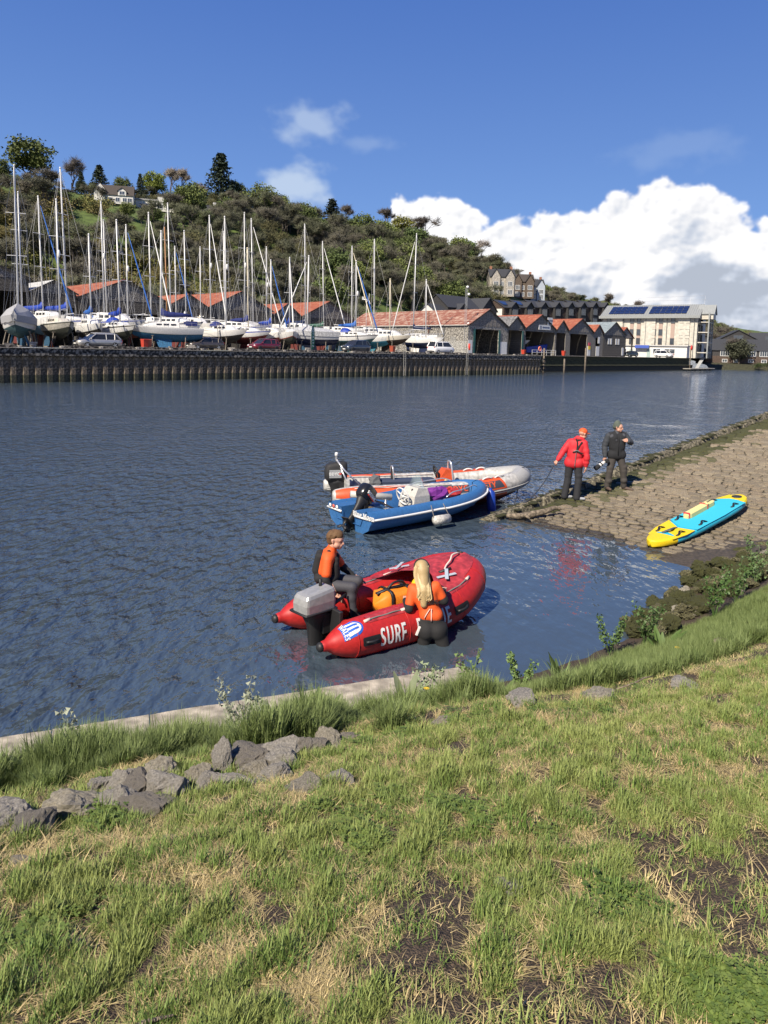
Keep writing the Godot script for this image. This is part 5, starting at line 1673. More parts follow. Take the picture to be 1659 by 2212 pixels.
func make_yard_things() -> void:
	var red := mat("bin_red", Color(0.5, 0.05, 0.025), 0.6, "faint", 1.0)
	bin_of("red wheelie bin with white lid label right of the silver car", yard(15.4, 1.5, 3.45), YAW, red)
	bin_of("second red bin standing close behind the first one", yard(16.0, 1.9, 3.45), YAW, mat("bin_orange", Color(0.45, 0.1, 0.05), 0.6))
	bin_of("rust red bin below the cream hulled yacht", yard(55.4, 1.7, 3.45), YAW, mat("bin_rust", Color(0.3, 0.06, 0.03), 0.6))
	bin_of("red bin at the mouth of the narrow grey roofed shed", yard(100.6, 8.2, 3.45), YAW, red)
	bin_of("red bin in the narrow red roofed shed", yard(116.6, 8.4, 3.45), YAW, red)
	bin_of("orange bin by the pontoon steps before the office", yard(186.0, 12.6, 3.45), YAW, mats.bin_orange)
	# feather flag with a column of letters
	var f := thing("feather_flag", "green feather flag with white upright letters at the quay edge", "flag", yard(39.1, 0.9, 3.5), YAW + 0.25)
	var s := Shape.new(true)
	s.tube([Vector3(-0.4, 0, 0), Vector3(-0.42, 2.6, 0), Vector3(-0.3, 3.3, 0), Vector3(0.1, 3.55, 0)], 0.025, 5); part(s, "pole", mats.alloy, f)
	s = Shape.new(); s.prism([Vector2(-0.38, 0.15), Vector2(0.3, 0.45), Vector2(0.42, 1.6), Vector2(0.4, 2.8), Vector2(0.1, 3.5), Vector2(-0.25, 3.3), Vector2(-0.4, 2.6)], -0.01, 0.01)
	var cloth := part(s, "cloth", mat("flag_green", Color(0.03, 0.16, 0.075), 0.8), f)
	s = Shape.new()
	for k in 16:
		var r := k / 4
		if (k + r) % 2 == 0:
			s.box(Vector3(-0.24 + (k % 4) * 0.16, 2.62 + r * 0.17, 0.016), Vector3(0.15, 0.16, 0.008))
	part(s, "check_pattern", mats.sail_white, cloth)
	for k in 5:
		lettering("START"[k], 0.36, cloth, mats.sail_white, Transform3D(Basis(Vector3(0, 1, 0), Vector3(1, 0, 0), Vector3(0, 0, 1)), Vector3(0.02, 0.75 + k * 0.4, 0.02)), 0.01)
	# step ladders and cones
	for q in [[51.0, 5.2, "wooden step ladder against the white yacht with blue spray hood", 3.0], [27.4, 5.6, "grey ladder leaning on the stern of the pale grey yacht", 3.4]]:
		var l := thing("step_ladder", q[2], "ladder", yard(q[0], q[1], 3.45), YAW + 0.3)
		for sx in [-0.22, 0.22]:
			s = Shape.new(); s.tube([Vector3(sx, 0, 0.7), Vector3(sx, q[3], 0)], 0.04, 4); part(s, "rail", mats.prop_wood, l)
		for k in 9:
			s = Shape.new(); s.box(Vector3(0, q[3] * (k + 0.7) / 9.5, 0.7 * (1.0 - (k + 0.7) / 9.5)), Vector3(0.44, 0.04, 0.09)); part(s, "rung", mats.prop_wood, l)
	var cn := thing("traffic_cone", "orange traffic cone under the covered yachts at the left", "cone", yard(6.6, 4.6, 3.45), 0.0)
	s = Shape.new(true); s.lathe(Vector3.ZERO, [Vector2(0.2, 0.03), Vector2(0.04, 0.72)], 10); part(s, "cone", mat("cone_orange", Color(0.7, 0.13, 0.03), 0.6), cn)
	s = Shape.new(); s.box(Vector3(0, 0.02, 0), Vector3(0.44, 0.04, 0.44)); part(s, "base", mats.cone_orange, cn)
	# odds and ends stacked on the yard edge
	for k in 26:
		var q := yard(-2.0 + k * 3.0 + rng.randf_range(-0.6, 0.6), rng.randf_range(1.4, 3.4), 3.45)
		s = Shape.new()
		var n := 1 + k % 3
		for j in n:
			s.bevel(Vector3(rng.randf_range(-0.1, 0.1), 0.09 + j * 0.18, rng.randf_range(-0.1, 0.1)), Vector3(rng.randf_range(0.5, 1.2), 0.17, 0.22), 0.02, Basis(Vector3.UP, rng.randf_range(-0.4, 0.4)))
		single(s, "timber_block", mats.prop_wood if k % 2 else mats.coping, "weathered timber blocks stacked on the edge of the quay", "timber", q, YAW, "timber blocks along the quay edge")
	# red extinguisher point, lifebelt and rail by the open sheds
	s = Shape.new(true); s.tube([Vector3(0, 0.3, 0), Vector3(0, 1.5, 0)], 0.2, 8)
	single(s, "fire_extinguisher", mats.bright_red, "red extinguisher on the pale corner of the long shed", "extinguisher", yard(82.8, 8.3, 3.9), YAW)
	var lb := Shape.new(true)
	var ring := []
	for k in 13:
		ring.append(Vector3(cos(TAU * k / 12.0) * 0.42, 1.1 + sin(TAU * k / 12.0) * 0.42, 0))
	lb.tube(ring, 0.12, 6, false)
	single(lb, "lifebelt", mat("lifebelt", Color(0.75, 0.2, 0.1), 0.6), "orange lifebelt on the rail in front of the signed shed", "lifebelt", yard(104.6, 6.9, 3.7), YAW)
	var rl := thing("handrail", "white steel handrail above the river steps", "railing", yard(101.0, 6.4, 3.45), YAW)
	for k in 6:
		s = Shape.new(); s.tube([Vector3(k * 1.8, 0, 0), Vector3(k * 1.8, 1.1, 0)], 0.04, 5); part(s, "post", mats.gelcoat, rl)
	for y in [0.6, 1.1]:
		s = Shape.new(); s.tube([Vector3(0, y, 0), Vector3(9.0, y, 0)], 0.035, 5); part(s, "rail", mats.gelcoat, rl)
	# hulls inside the open sheds
	yacht("white motor yacht hull with its bow out of the signed shed", yard(105.5, 16.0, 3.45), 78.0, {"L": 10.0, "mast": 0.0, "low": mats.antifoul_blue, "cabin": 0.3, "F": 1.4})
	var tp := Shape.new()
	tp.loft([[Vector3(-3.2, 0.4, 1), Vector3(3.2, 0.6, 0.5), Vector3(3.2, 0.6, -0.5), Vector3(-3.2, 0.4, -1)], [Vector3(-3.4, 1.5, 1.1), Vector3(3.9, 2.3, 0.2), Vector3(3.9, 2.3, -0.2), Vector3(-3.4, 1.5, -1.1)]], true, true, true)
	single(tp, "covered_dinghy", mats.royal, "dinghy under bright blue sheet inside the signed shed", "dinghy", yard(109.6, 11.5, 3.6), YAW - 0.2)

# ---------------------------------------------------------------- slipway
func on_slip(u: float, a: float, up := 0.0) -> Vector3:
	return SLIP0 + SLIPUP * u + SLIPACROSS * a + Vector3(0, SLIPG * u + up, 0)

func make_slipway() -> void:
	var bed := Shape.new()
	for i in 26:
		for k in 6:
			var u0 := -2.2 + i * 1.1
			var a0 := -0.05 + k * 0.86
			bed.quad(on_slip(u0, a0, -0.012), on_slip(u0, a0 + 0.86, -0.012), on_slip(u0 + 1.1, a0 + 0.86, -0.012), on_slip(u0 + 1.1, a0, -0.012))
	var bm := mat("joint_silt", Color(0.06, 0.052, 0.03), 0.95, "speck", 1.5)
	bumpy(bm, "fine", 0.8)
	var slip := struct(bed.mesh(), "slipway", bm)
	var tones := [mat("sett_tan", Color(0.4, 0.32, 0.215), 0.9, "speck", 2.0), mat("sett_grey", Color(0.35, 0.29, 0.2), 0.9, "speck", 2.0), mat("sett_pale", Color(0.46, 0.38, 0.26), 0.9, "speck", 2.0)]
	var wet := mat("sett_wet", Color(0.105, 0.086, 0.06), 0.35, "speck", 2.0)
	var moss := mat("sett_moss", Color(0.105, 0.11, 0.035), 0.95, "speck", 2.5)
	var far_moss := mat("sett_moss_thin", Color(0.19, 0.18, 0.085), 0.95, "speck", 2.0)
	for m in tones + [wet, moss, far_moss]:
		bumpy(m, "fine", 0.5)
	var stones := []
	for v in 14:
		# an uneven sett about one unit across
		var s := Shape.new()
		var n := 9
		var lo := []
		var mid := []
		var hi := []
		for k in n:
			var a := -TAU * (k + rng.randf_range(-0.2, 0.2)) / n
			var q := 1.0 / pow(pow(absf(cos(a)), 3.4) + pow(absf(sin(a)), 3.4), 1.0 / 3.4) * 0.5 * rng.randf_range(0.86, 1.03)
			var h := rng.randf_range(0.012, 0.026)
			lo.append(Vector3(cos(a) * q, -0.03, sin(a) * q))
			mid.append(Vector3(cos(a) * q * 0.97, h * 0.35, sin(a) * q * 0.97))
			hi.append(Vector3(cos(a) * q * 0.88, h, sin(a) * q * 0.88))
		s.loft([lo, mid, hi], true)
		s.smooth(true)
		s.fan(hi, false)
		stones.append(s.mesh())
	var laid := []
	var u := -1.3
	var row := 0
	while u < 26.0:
		var hgt := rng.randf_range(0.15, 0.215)
		var a := 0.02 + rng.randf_range(0.0, 0.12)
		while a < 5.0:
			var w := rng.randf_range(0.17, 0.33)
			laid.append([u + hgt * 0.5 + 0.05 * sin(a * 2.3 + row) + rng.randf_range(-0.02, 0.02), a + w * 0.5, hgt, w])
			a += w + 0.008
		u += hgt - 0.004
		row += 1
	var frame := Basis(SLIPACROSS, Vector3.UP, SLIPUP * -1.0)
	frame.y = (SLIPUP + Vector3(0, SLIPG, 0)).cross(SLIPACROSS).normalized() * -1.0
	if frame.y.y < 0: frame.y = -frame.y
	var rest := []
	var made := 0
	for q in laid:
		var p := on_slip(q[0], q[1], rng.randf_range(-0.006, 0.006))
		var b := frame * Basis(Vector3.UP, rng.randf_range(-0.12, 0.12)).scaled(Vector3(q[3] * 1.02, 1.0, q[2] * 1.03))
		var n := noise.get_noise_2d(q[0] * 0.9, q[1] * 1.4)
		var m: Material = tones[rng.randi() % 3]
		if q[0] < 0.22 + n * 0.5: m = wet
		elif q[1] < 0.42 + n * 0.6 + 0.02 * q[0] and q[0] > 0.6: m = moss
		elif q[1] < 1.0 + n * 1.0 and q[0] > 1.5 and rng.randf() < 0.6: m = far_moss
		var t := Transform3D(b, p)
		var k := rng.randi() % stones.size()
		if q[0] > -0.4 and q[0] < 3.2 and made < 298:
			var o := node_of(stones[k], "sett", m, slip)
			o.transform = t
			made += 1
		else:
			rest.append([k, t, m])
	var groups := {}
	for q in rest:
		if not groups.has(q[2]):
			groups[q[2]] = SurfaceTool.new()
			groups[q[2]].begin(Mesh.PRIMITIVE_TRIANGLES)
		groups[q[2]].append_from(stones[q[0]], 0, q[1])
	for m in groups:
		var o := node_of(groups[m].commit(), "setts", m, slip)
		o.set_meta("kind", "stuff")
	# kerb of old stones along the river side, furred with moss
	var km := mat("kerb_stone", Color(0.33, 0.29, 0.19), 0.95, "blotch", 1.0)
	bumpy(km, "fine", 1.5)
	var kg := mat("kerb_moss", Color(0.085, 0.09, 0.028), 1.0, "speck", 2.0)
	bumpy(kg, "fine", 2.0)
	var kb := thing("slipway_kerb", "mossy broken stone kerb along the river edge of the slipway", "kerb")
	u = -0.7
	while u < 27.0:
		var w := rng.randf_range(0.7, 1.3)
		var s := Shape.new()
		var rings := []
		for k in 5:
			var f := float(k) / 4.0
			var uu := u + (w - 0.03) * f
			var t := 0.13 + rng.randf_range(-0.02, 0.02)
			rings.append([on_slip(uu, 0.04 + rng.randf_range(-0.02, 0.03), -0.03), on_slip(uu, -0.02, t * 0.75), on_slip(uu, -0.09, t), on_slip(uu, -0.22, t + rng.randf_range(-0.02, 0.01)), on_slip(uu, -0.29 + rng.randf_range(-0.03, 0.02), t * 0.6), on_slip(uu, -0.32, -0.9 - SLIPG * uu)])
		s.loft(rings, false)
		s.fan(rings[0], true); s.fan(rings[-1], false)
		part(s, "kerb_stone", km, kb)
		u += w
	# tufts of moss on it, and along its foot
	var ms := Shape.new(true)
	for k in 420:
		var uu := rng.randf_range(-0.4, 26.0)
		var onto := rng.randf() < 0.6
		var a := rng.randf_range(-0.3, -0.02) if onto else rng.randf_range(0.05, 0.3)
		var r := rng.randf_range(0.05, 0.14)
		ms.ball(on_slip(uu, a, 0.115 if onto else 0.0), Vector3(r * 1.4, rng.randf_range(0.012, 0.03), r), 3, 6, Basis(Vector3.UP, rng.randf_range(0, TAU)))
	var mo := part(ms, "moss", kg, kb)
	mo.set_meta("kind", "stuff")
	# silt washed over the low right corner
	var sl := Shape.new(true)
	for i in 16:
		for k in 10:
			var f := func(i2: int, k2: int) -> Vector3:
				var uu := -0.9 + i2 * 0.22
				var aa := 2.9 + k2 * 0.22
				var e := smoothstep(0.0, 1.2, (aa - 3.0) * 0.9 + (1.1 - uu) * 0.55 - 0.6 + noise.get_noise_2d(uu * 2.0, aa * 2.0) * 0.7)
				return on_slip(uu, aa, -0.02 + 0.062 * e + noise.get_noise_2d(uu * 6.0, aa * 6.0) * 0.008)
			sl.quad(f.call(i, k), f.call(i, k + 1), f.call(i + 1, k + 1), f.call(i + 1, k))
	var sm := mat("silt", Color(0.105, 0.083, 0.058), 0.7, "grime", 1.5)
	bumpy(sm, "fine", 0.8)
	var so := node_of(sl.mesh(), numbered("river_silt"), sm, self)
	so.set_meta("kind", "structure")

# ---------------------------------------------------------------- tubes of inflatables
class Pipe:
	# a tube along points with radii, on which marks can be laid
	var p: Array
	var r: Array
	var len := [0.0]
	func _init(points: Array, radii: Array):
		p = points
		r = radii
		for i in range(1, p.size()):
			len.append(len[-1] + p[i].distance_to(p[i - 1]))
	func at(u: float, ang: float, off := 0.0) -> Vector3:
		# u along the tube in metres; ang from straight out sideways (0) upwards
		var i := 0
		while i < p.size() - 2 and len[i + 1] < u:
			i += 1
		var f: float = (u - len[i]) / (len[i + 1] - len[i])
		var c: Vector3 = p[i].lerp(p[i + 1], f)
		var q: Vector3 = p[maxi(i - 1, 0)]
		var d: Vector3 = (p[i + 1] - p[i]).normalized()
		var d0: Vector3 = (p[i] - q).normalized() if i > 0 else d
		var d2: Vector3 = (p[mini(i + 2, p.size() - 1)] - p[i + 1]).normalized() if i < p.size() - 2 else d
		d = (d0.lerp(d, 0.5).lerp(d.lerp(d2, 0.5), f)).normalized()
		var side: Vector3 = d.cross(Vector3.UP).normalized()
		var up: Vector3 = side.cross(d)
		return c + (side * cos(ang) + up * sin(ang)) * (lerpf(r[i], r[i + 1], f) + off)
	func shape(s, sides := 20) -> void:
		var rings := []
		for i in p.size():
			var ring := []
			for k in sides:
				ring.append(at(len[i] + (0.0001 if i == 0 else -0.0001), TAU * k / sides))
			rings.append(ring)
		s.loft(rings, true, true, true)

func cut(sh: Shape, pipe: Pipe, a: Vector2, b: Vector2, c: Vector2, radius: float, off: float, level := 0) -> void:
	# lays a flat triangle (metres along, metres up the skin) on the tube, split until it follows the curve
	var e := [a.distance_to(b), b.distance_to(c), c.distance_to(a)]
	var m: float = e.max()
	if m > 0.05 and level < 8:
		if e[0] == m:
			var h := (a + b) * 0.5
			cut(sh, pipe, a, h, c, radius, off, level + 1); cut(sh, pipe, h, b, c, radius, off, level + 1)
		elif e[1] == m:
			var h := (b + c) * 0.5
			cut(sh, pipe, a, b, h, radius, off, level + 1); cut(sh, pipe, a, h, c, radius, off, level + 1)
		else:
			var h := (c + a) * 0.5
			cut(sh, pipe, a, b, h, radius, off, level + 1); cut(sh, pipe, h, b, c, radius, off, level + 1)
		return
	sh.tri(pipe.at(a.x, a.y / radius, off), pipe.at(b.x, b.y / radius, off), pipe.at(c.x, c.y / radius, off))

func tube_text(words: String, size: float, pipe: Pipe, u: float, v: float, radius: float, flip: bool, m: Material, parent: Node3D, squeeze := 1.0, called := "lettering", lean := 0.0) -> MeshInstance3D:
	var f := SystemFont.new()
	f.font_names = PackedStringArray(["Droid Sans"])
	f.font_weight = 700
	var x := TextMesh.new()
	x.text = words
	x.font = f
	x.font_size = 64
	x.pixel_size = size / 46.0
	x.depth = 0.0
	var arr := x.get_mesh_arrays()
	var vs: PackedVector3Array = arr[Mesh.ARRAY_VERTEX]
	var ix: PackedInt32Array = arr[Mesh.ARRAY_INDEX]
	var sh := Shape.new(true)
	var dir := -1.0 if flip else 1.0
	for k in range(0, ix.size(), 3):
		var t := []
		for j in 3:
			var q := vs[ix[k + j]]
			t.append(Vector2(u + dir * q.x * squeeze, v + q.y) if lean == 0.0 else Vector2(u + q.y, v - lean * q.x * squeeze))
		cut(sh, pipe, t[0], t[1], t[2], radius, 0.011)
	return part(sh, called, m, parent)

func tube_patch(poly: Array, pipe: Pipe, u: float, v: float, radius: float, m: Material, parent: Node3D, called: String, off := 0.003) -> MeshInstance3D:
	var sh := Shape.new(true)
	var ix := Geometry2D.triangulate_polygon(PackedVector2Array(poly))
	for k in range(0, ix.size(), 3):
		cut(sh, pipe, poly[ix[k]] + Vector2(u, v), poly[ix[k + 1]] + Vector2(u, v), poly[ix[k + 2]] + Vector2(u, v), radius, off)
	return part(sh, called, m, parent)

func outboard(o: Node3D, at: Vector3, turn: float, tilt: float, k: float, cowl: Material, leg: Material, called := "outboard_motor", squat := 1.0, boxy := 0.48) -> MeshInstance3D:
	# boat's stern is towards -x; the motor hangs behind "at", the top of the transom
	var b := Basis(Vector3.UP, turn) * Basis(Vector3(0, 0, 1), tilt)
	var t := func(x: float, y: float, z: float) -> Vector3: return at + b * (Vector3(x, y, z) * k)
	var s := Shape.new(boxy > 0.3)
	var rings := []
	for q in [[0.1, 0.10, 0.20, 0.13], [0.16, 0.12, 0.24, 0.155], [0.3, 0.12, 0.245, 0.16], [0.41, 0.1, 0.235, 0.15], [0.465, 0.08, 0.215, 0.135], [0.49, 0.06, 0.17, 0.1]]:
		var ring := []
		for j in 16:
			var a := -TAU * j / 16.0
			var e := pow(absf(cos(a)), boxy) * signf(cos(a))
			var f := pow(absf(sin(a)), boxy) * signf(sin(a))
			ring.append(t.call(-0.12 - q[1] * 0.3 + e * q[2] * 1.05, 0.08 + (q[0] - 0.1) * squat + (0.06 * (e + 1.0) if q[0] > 0.35 else 0.0) * 0.4, f * q[3]))
		rings.append(ring)
	s.loft(rings, true, true, true)
	var m := part(s, called, cowl, o)
	s = Shape.new(true)
	rings = []
	for q in [[0.11, 0.21, 0.14], [0.02, 0.2, 0.13], [-0.1, 0.14, 0.09], [-0.45, 0.11, 0.06], [-0.62, 0.12, 0.055]]:
		var ring := []
		for j in 12:
			var a := TAU * j / 12.0
			ring.append(t.call(-0.13 + cos(a) * q[1], q[0], sin(a) * q[2]))
		rings.append(ring)
	s.loft(rings, true, true, true)
	part(s, "leg", leg, m)
	s = Shape.new()
	s.box(t.call(-0.18, -0.62, 0), Vector3(0.42, 0.02, 0.2) * k, b)
	s.prism([Vector2(-0.2, -0.62), Vector2(-0.02, -0.62), Vector2(-0.06, -0.98), Vector2(-0.16, -0.98)], -0.02 * k, 0.02 * k, Transform3D(b.scaled_local(Vector3(k, k, 1)), at))
	part(s, "skeg", leg, m)
	s = Shape.new(true)
	s.tube([t.call(0.1, -0.78, 0), t.call(-0.05, -0.78, 0), t.call(-0.3, -0.78, 0)], [0.03 * k, 0.06 * k, 0.04 * k], 8)
	for j in 3:
		var a := TAU * j / 3.0
		s.ball(t.call(-0.3, -0.78 + cos(a) * 0.09, sin(a) * 0.09), Vector3(0.02, 0.075, 0.05) * k, 4, 6, b * Basis(Vector3.RIGHT, a))
	part(s, "propeller", leg, m)
	s = Shape.new()
	for sz in [-0.1, 0.1]:
		s.box(at + Basis(Vector3.UP, turn) * Vector3(-0.03, -0.08, sz) * k, Vector3(0.14, 0.26, 0.04) * k, Basis(Vector3.UP, turn))
	part(s, "clamp", leg, m)
	return m

# ---------------------------------------------------------------- red rescue inflatable
func make_red_boat() -> void:
	var red := mat("red_fabric", Color(0.44, 0.017, 0.015), 0.5, "scuff", 1.3)
	var pink := mat("faded_red", Color(0.5, 0.045, 0.055), 0.6, "grime", 1.2)
	var black := mat("black_rubber", Color(0.012, 0.012, 0.013), 0.55)
	var white := mat("white_mark", Color(0.72, 0.72, 0.7), 0.6, "faint", 4.0)
	var o := thing("inflatable_boat", "red inflatable rescue boat with a silver outboard", "boat", Vector3(-1.06, 0, -8.74), deg_to_rad(37.6))
	var half := [Vector3(0.0, 0.2, 0.56), Vector3(0.09, 0.2, 0.56), Vector3(0.42, 0.2, 0.56), Vector3(1.0, 0.2, 0.565), Vector3(1.5, 0.21, 0.565), Vector3(1.95, 0.27, 0.56), Vector3(2.3, 0.33, 0.5), Vector3(2.64, 0.43, 0.36), Vector3(2.86, 0.485, 0.17)]
	var rad := [0.05, 0.075, 0.235, 0.265, 0.268, 0.268, 0.265, 0.26, 0.258]
	var near_p := half.duplicate()
	var rr := rad.duplicate()
	near_p.append(Vector3(2.9, 0.5, 0.0)); rr.append(0.256)
	var far_p := []
	for q in near_p:
		far_p.append(q * Vector3(1, 1, -1))
	var near := Pipe.new(curve(near_p, 4), lerp_list(rr, 4))
	var far := Pipe.new(curve(far_p, 4), lerp_list(rr, 4))
	for q in [[near, "near"], [far, "far"]]:
		var s := Shape.new(true)
		q[0].shape(s, 26)
		var tb := part(s, "tube", red, o)
		tb.set_meta("label", "red air tube on the side %s" % ("nearer the bank" if q[1] == "near" else "nearer the river"))
		s = Shape.new(true)
		s.ball(q[0].p[0] + Vector3(-0.005, 0, 0), Vector3(0.05, 0.062, 0.062), 6, 10)
		part(s, "end_cap", black, tb)
		# welded seams
		for u in [0.42, 1.2, 2.15, 2.75]:
			s = Shape.new(true)
			var ring := []
			for k in 25:
				ring.append(q[0].at(u, TAU * k / 24.0, 0.0015))
			s.tube(ring, 0.006, 4, false)
			part(s, "seam", red, tb)
	# the side that faces the bank: angle 0 of the near tube points outwards
	var R := 0.266
	tube_text("SURF", 0.225, near, 0.93, 0.03, R, false, white, o, 0.54)
	tube_text("RESCUE", 0.225, near, 1.6, 0.03, R, false, white, o, 0.54)
	for u in [0.6, 2.1]:
		var pad := []
		for q in [[-0.13, -0.045], [-0.115, -0.06], [0.115, -0.06], [0.13, -0.045], [0.13, 0.045], [0.115, 0.06], [-0.115, 0.06], [-0.13, 0.045]]:
			pad.append(Vector2(q[0], q[1]))
		var po := tube_patch(pad, near, u, 0.03, R, black, o, "handle_pad", 0.008)
		var hs := Shape.new(true)
		var hp := []
		for k in 7:
			hp.append(near.at(u - 0.09 + 0.03 * k, 0.1, 0.012 + 0.035 * sin(PI * k / 6.0)))
		hs.tube(hp, 0.017, 6)
		part(hs, "handle", black, po)
	# blue shields with white arches near the tube ends
	var blue := mat("badge_blue", Color(0.015, 0.1, 0.45), 0.5)
	for q in [[near, 1.0], [far, -1.0]]:
		var pts := []
		for k in 13:
			var a := PI * k / 12.0
			pts.append(Vector2(0.0 + sin(a) * 0.16, -cos(a) * 0.1))
		pts.append(Vector2(-0.12, 0.125)); pts.append(Vector2(-0.12, -0.125))
		var w := []
		for k in 9:
			var a := PI * k / 8.0
			w.append(Vector2(0.0 + sin(a) * 0.125, -cos(a) * 0.07))
		w.append(Vector2(-0.06, 0.085)); w.append(Vector2(-0.06, -0.085))
		var dir: float = q[1]
		# the marks sit on the upper outer quarter (near) and the upper inner quarter (far), both seen from the bank
		var v: float = 0.2 if dir > 0 else 0.57
		var bp := tube_patch(pts, q[0], 0.37, v, 0.2, blue, o, "badge", 0.004)
		tube_patch(w, q[0], 0.38, v, 0.2, white, bp, "badge_arch", 0.007)
		for k in 2:
			var bar := [Vector2(-0.06, -0.035 + k * 0.06), Vector2(0.085, -0.022 + k * 0.04), Vector2(0.085, -0.002 + k * 0.04), Vector2(-0.06, -0.006 + k * 0.06)]
			tube_patch(bar, q[0], 0.38, v, 0.2, blue, bp, "badge_stripe", 0.01)
		tube_text("WALES", 0.055, q[0], 0.285, v, 0.2, false, white, bp, 1.0, "lettering", dir)
	# grab line along each tube top, and the flap under it
	for q in [[near, 1.15], [far, 1.15]]:
		var line := []
		var flap := []
		for k in 25:
			var u := 0.62 + k * 0.078
			line.append(q[0].at(u, q[1], 0.012 + 0.014 * absf(sin(k * 0.9))))
			flap.append([q[0].at(u, 1.0, 0.004), q[0].at(u, 1.12, 0.018), q[0].at(u, 1.38, 0.016), q[0].at(u, 1.5, 0.004)])
		var fs := Shape.new(true)
		fs.loft(flap, false)
		part(fs, "wear_strip", pink, o)
		var ls := Shape.new(true)
		ls.tube(line, 0.011, 5)
		part(ls, "grab_line", mat("rope_grey", Color(0.16, 0.15, 0.14), 0.9), o)
		for k in [0, 8, 16, 24]:
			var ks := Shape.new(true)
			ks.tube([line[k] - (line[mini(k + 1, 24)] - line[maxi(k - 1, 0)]) * 0.6, line[k], line[k] + (line[mini(k + 1, 24)] - line[maxi(k - 1, 0)]) * 0.6], 0.02, 6)
			part(ks, "rope_knot", mat("rope_pale", Color(0.55, 0.46, 0.4), 0.9), o)
	# floor, transom
	var fl := Shape.new()
	fl.box(Vector3(1.45, 0.06, 0), Vector3(2.1, 0.04, 0.72))
	part(fl, "floor", mat("wet_floor", Color(0.09, 0.06, 0.035), 0.5, "grime", 2.0), o)
	var tr := Shape.new()
	tr.bevel(Vector3(0.46, 0.24, 0), Vector3(0.06, 0.46, 0.66), 0.012)
	part(tr, "transom", black, o)
	# bow dodger: a sheet laced from tube to tube
	var dg := Shape.new(true)
	var rows := []
	for k in 11:
		var f := float(k) / 10.0
		var row := []
		for j in 13:
			var g := float(j) / 12.0 * 2.0 - 1.0
			var back := 1.32 + 0.5 * (1.0 - g * g) + 0.12 * g
			var un := lerpf(back + 0.12, 3.0, f)
			var a := near.at(minf(un * 1.04 + 0.1, near.len[-1] - 0.01), 1.35, 0.008)
			var c := far.at(minf(un * 1.04 + 0.1, far.len[-1] - 0.01), 1.35, 0.008)
			var q := a.lerp(c, (1.0 - g) * 0.5)
			q.y += 0.1 * (1.0 - g * g) * (1.0 - f * 0.7) + 0.012 * sin(g * 9.0 + f * 5.0) * (1.0 - f)
			row.append(q)
		rows.append(row)
	dg.loft(rows, false)
	var dod := part(dg, "bow_dodger", pink, o)
	var nose := Shape.new(true)
	nose.ball(Vector3(2.84, 0.575, 0), Vector3(0.23, 0.2, 0.36), 8, 14)
	part(nose, "bow_cover", pink, dod)
	var tape := mat("silver_tape", Color(0.42, 0.47, 0.52), 0.5, "faint", 3.0)
	for q in [[Vector3(2.2, 0.05, 0.4), 0.5], [Vector3(1.95, 0.02, -0.36), 0.2]]:
		var ts := Shape.new()
		for e in [0.35, -0.75]:
			var c: Vector3 = q[0] + Vector3(0, 0.618 + 0.012 * signf(e), 0)
			ts.box(c, Vector3(0.3, 0.006, 0.05), Basis(Vector3(0, 0, 1), 0.14) * Basis(Vector3.RIGHT, 0.12 * signf(q[0].z)) * Basis(Vector3.UP, q[1] + e))
		part(ts, "tape_cross", tape, dod)
	var rp := Shape.new(true)
	rp.tube(curve([Vector3(2.8, 0.785, 0.02), Vector3(2.72, 0.815, 0.06), Vector3(2.58, 0.815, 0.1), Vector3(2.48, 0.775, 0.17), Vector3(2.38, 0.725, 0.2), Vector3(2.3, 0.695, 0.25)], 5), 0.014, 6)
	part(rp, "toggle_rope", mats.rope_pale, dod)
	var tg := Shape.new(true)
	tg.tube([Vector3(2.2, 0.655, 0.24), Vector3(2.38, 0.700, 0.29)], 0.022, 8)
	part(tg, "toggle", black, dod)
	var lp := Shape.new(true)
	lp.tube([Vector3(2.86, 0.785, 0.03), Vector3(2.84, 0.795, -0.06)], 0.02, 6)
	part(lp, "bow_loop", black, dod)
	# foot straps
	for q in [[1.35, 0.5, far], [1.0, 0.6, far]]:
		var fs := Shape.new(true)
		var pts := []
		for k in 7:
			pts.append(q[2].at(q[0] + 0.02 * k, 2.2 + 0.1 * k, 0.01 + 0.05 * sin(PI * k / 6.0)))
		fs.tube(pts, 0.014, 5)
		part(fs, "foot_strap", black, o)
	# engine
	var silver := mat("engine_silver", Color(0.36, 0.36, 0.35), 0.35, "faint", 1.0, 0.25)
	var eng := outboard(o, Vector3(0.4, 0.35, 0.0), 0.12, 0.0, 0.98, silver, black, "outboard_motor", 0.72, 0.22)
	var bn := Shape.new(true)
	bn.bevel(Vector3(0.25, 0.455, 0.0), Vector3(0.53, 0.035, 0.36), 0.012, Basis(Vector3.UP, 0.12))
	part(bn, "cowl_band", black, eng)
	var tl := Shape.new(true)
	tl.tube([Vector3(0.45, 0.4, -0.02), Vector3(0.7, 0.45, -0.1), Vector3(0.86, 0.48, -0.16)], [0.03, 0.024, 0.022], 7)
	part(tl, "tiller", black, eng)
	var kc := Shape.new(true)
	kc.tube([Vector3(0.36, 0.7, -0.02), Vector3(0.36, 0.83, -0.02)], [0.025, 0.02], 6)
	part(kc, "cowl_latch", black, eng)
	# the big orange kit bag, lying in the boat
	var bag := thing("kit_bag", "large orange kit bag with black straps inside the red boat", "bag", o.transform * Vector3(1.62, 0.09, -0.02), deg_to_rad(37.6) - 0.1)
	var orange := mat("bag_orange", Color(0.72, 0.22, 0.01), 0.6, "faint", 3.0)
	var bs := Shape.new(true)
	var rings := []
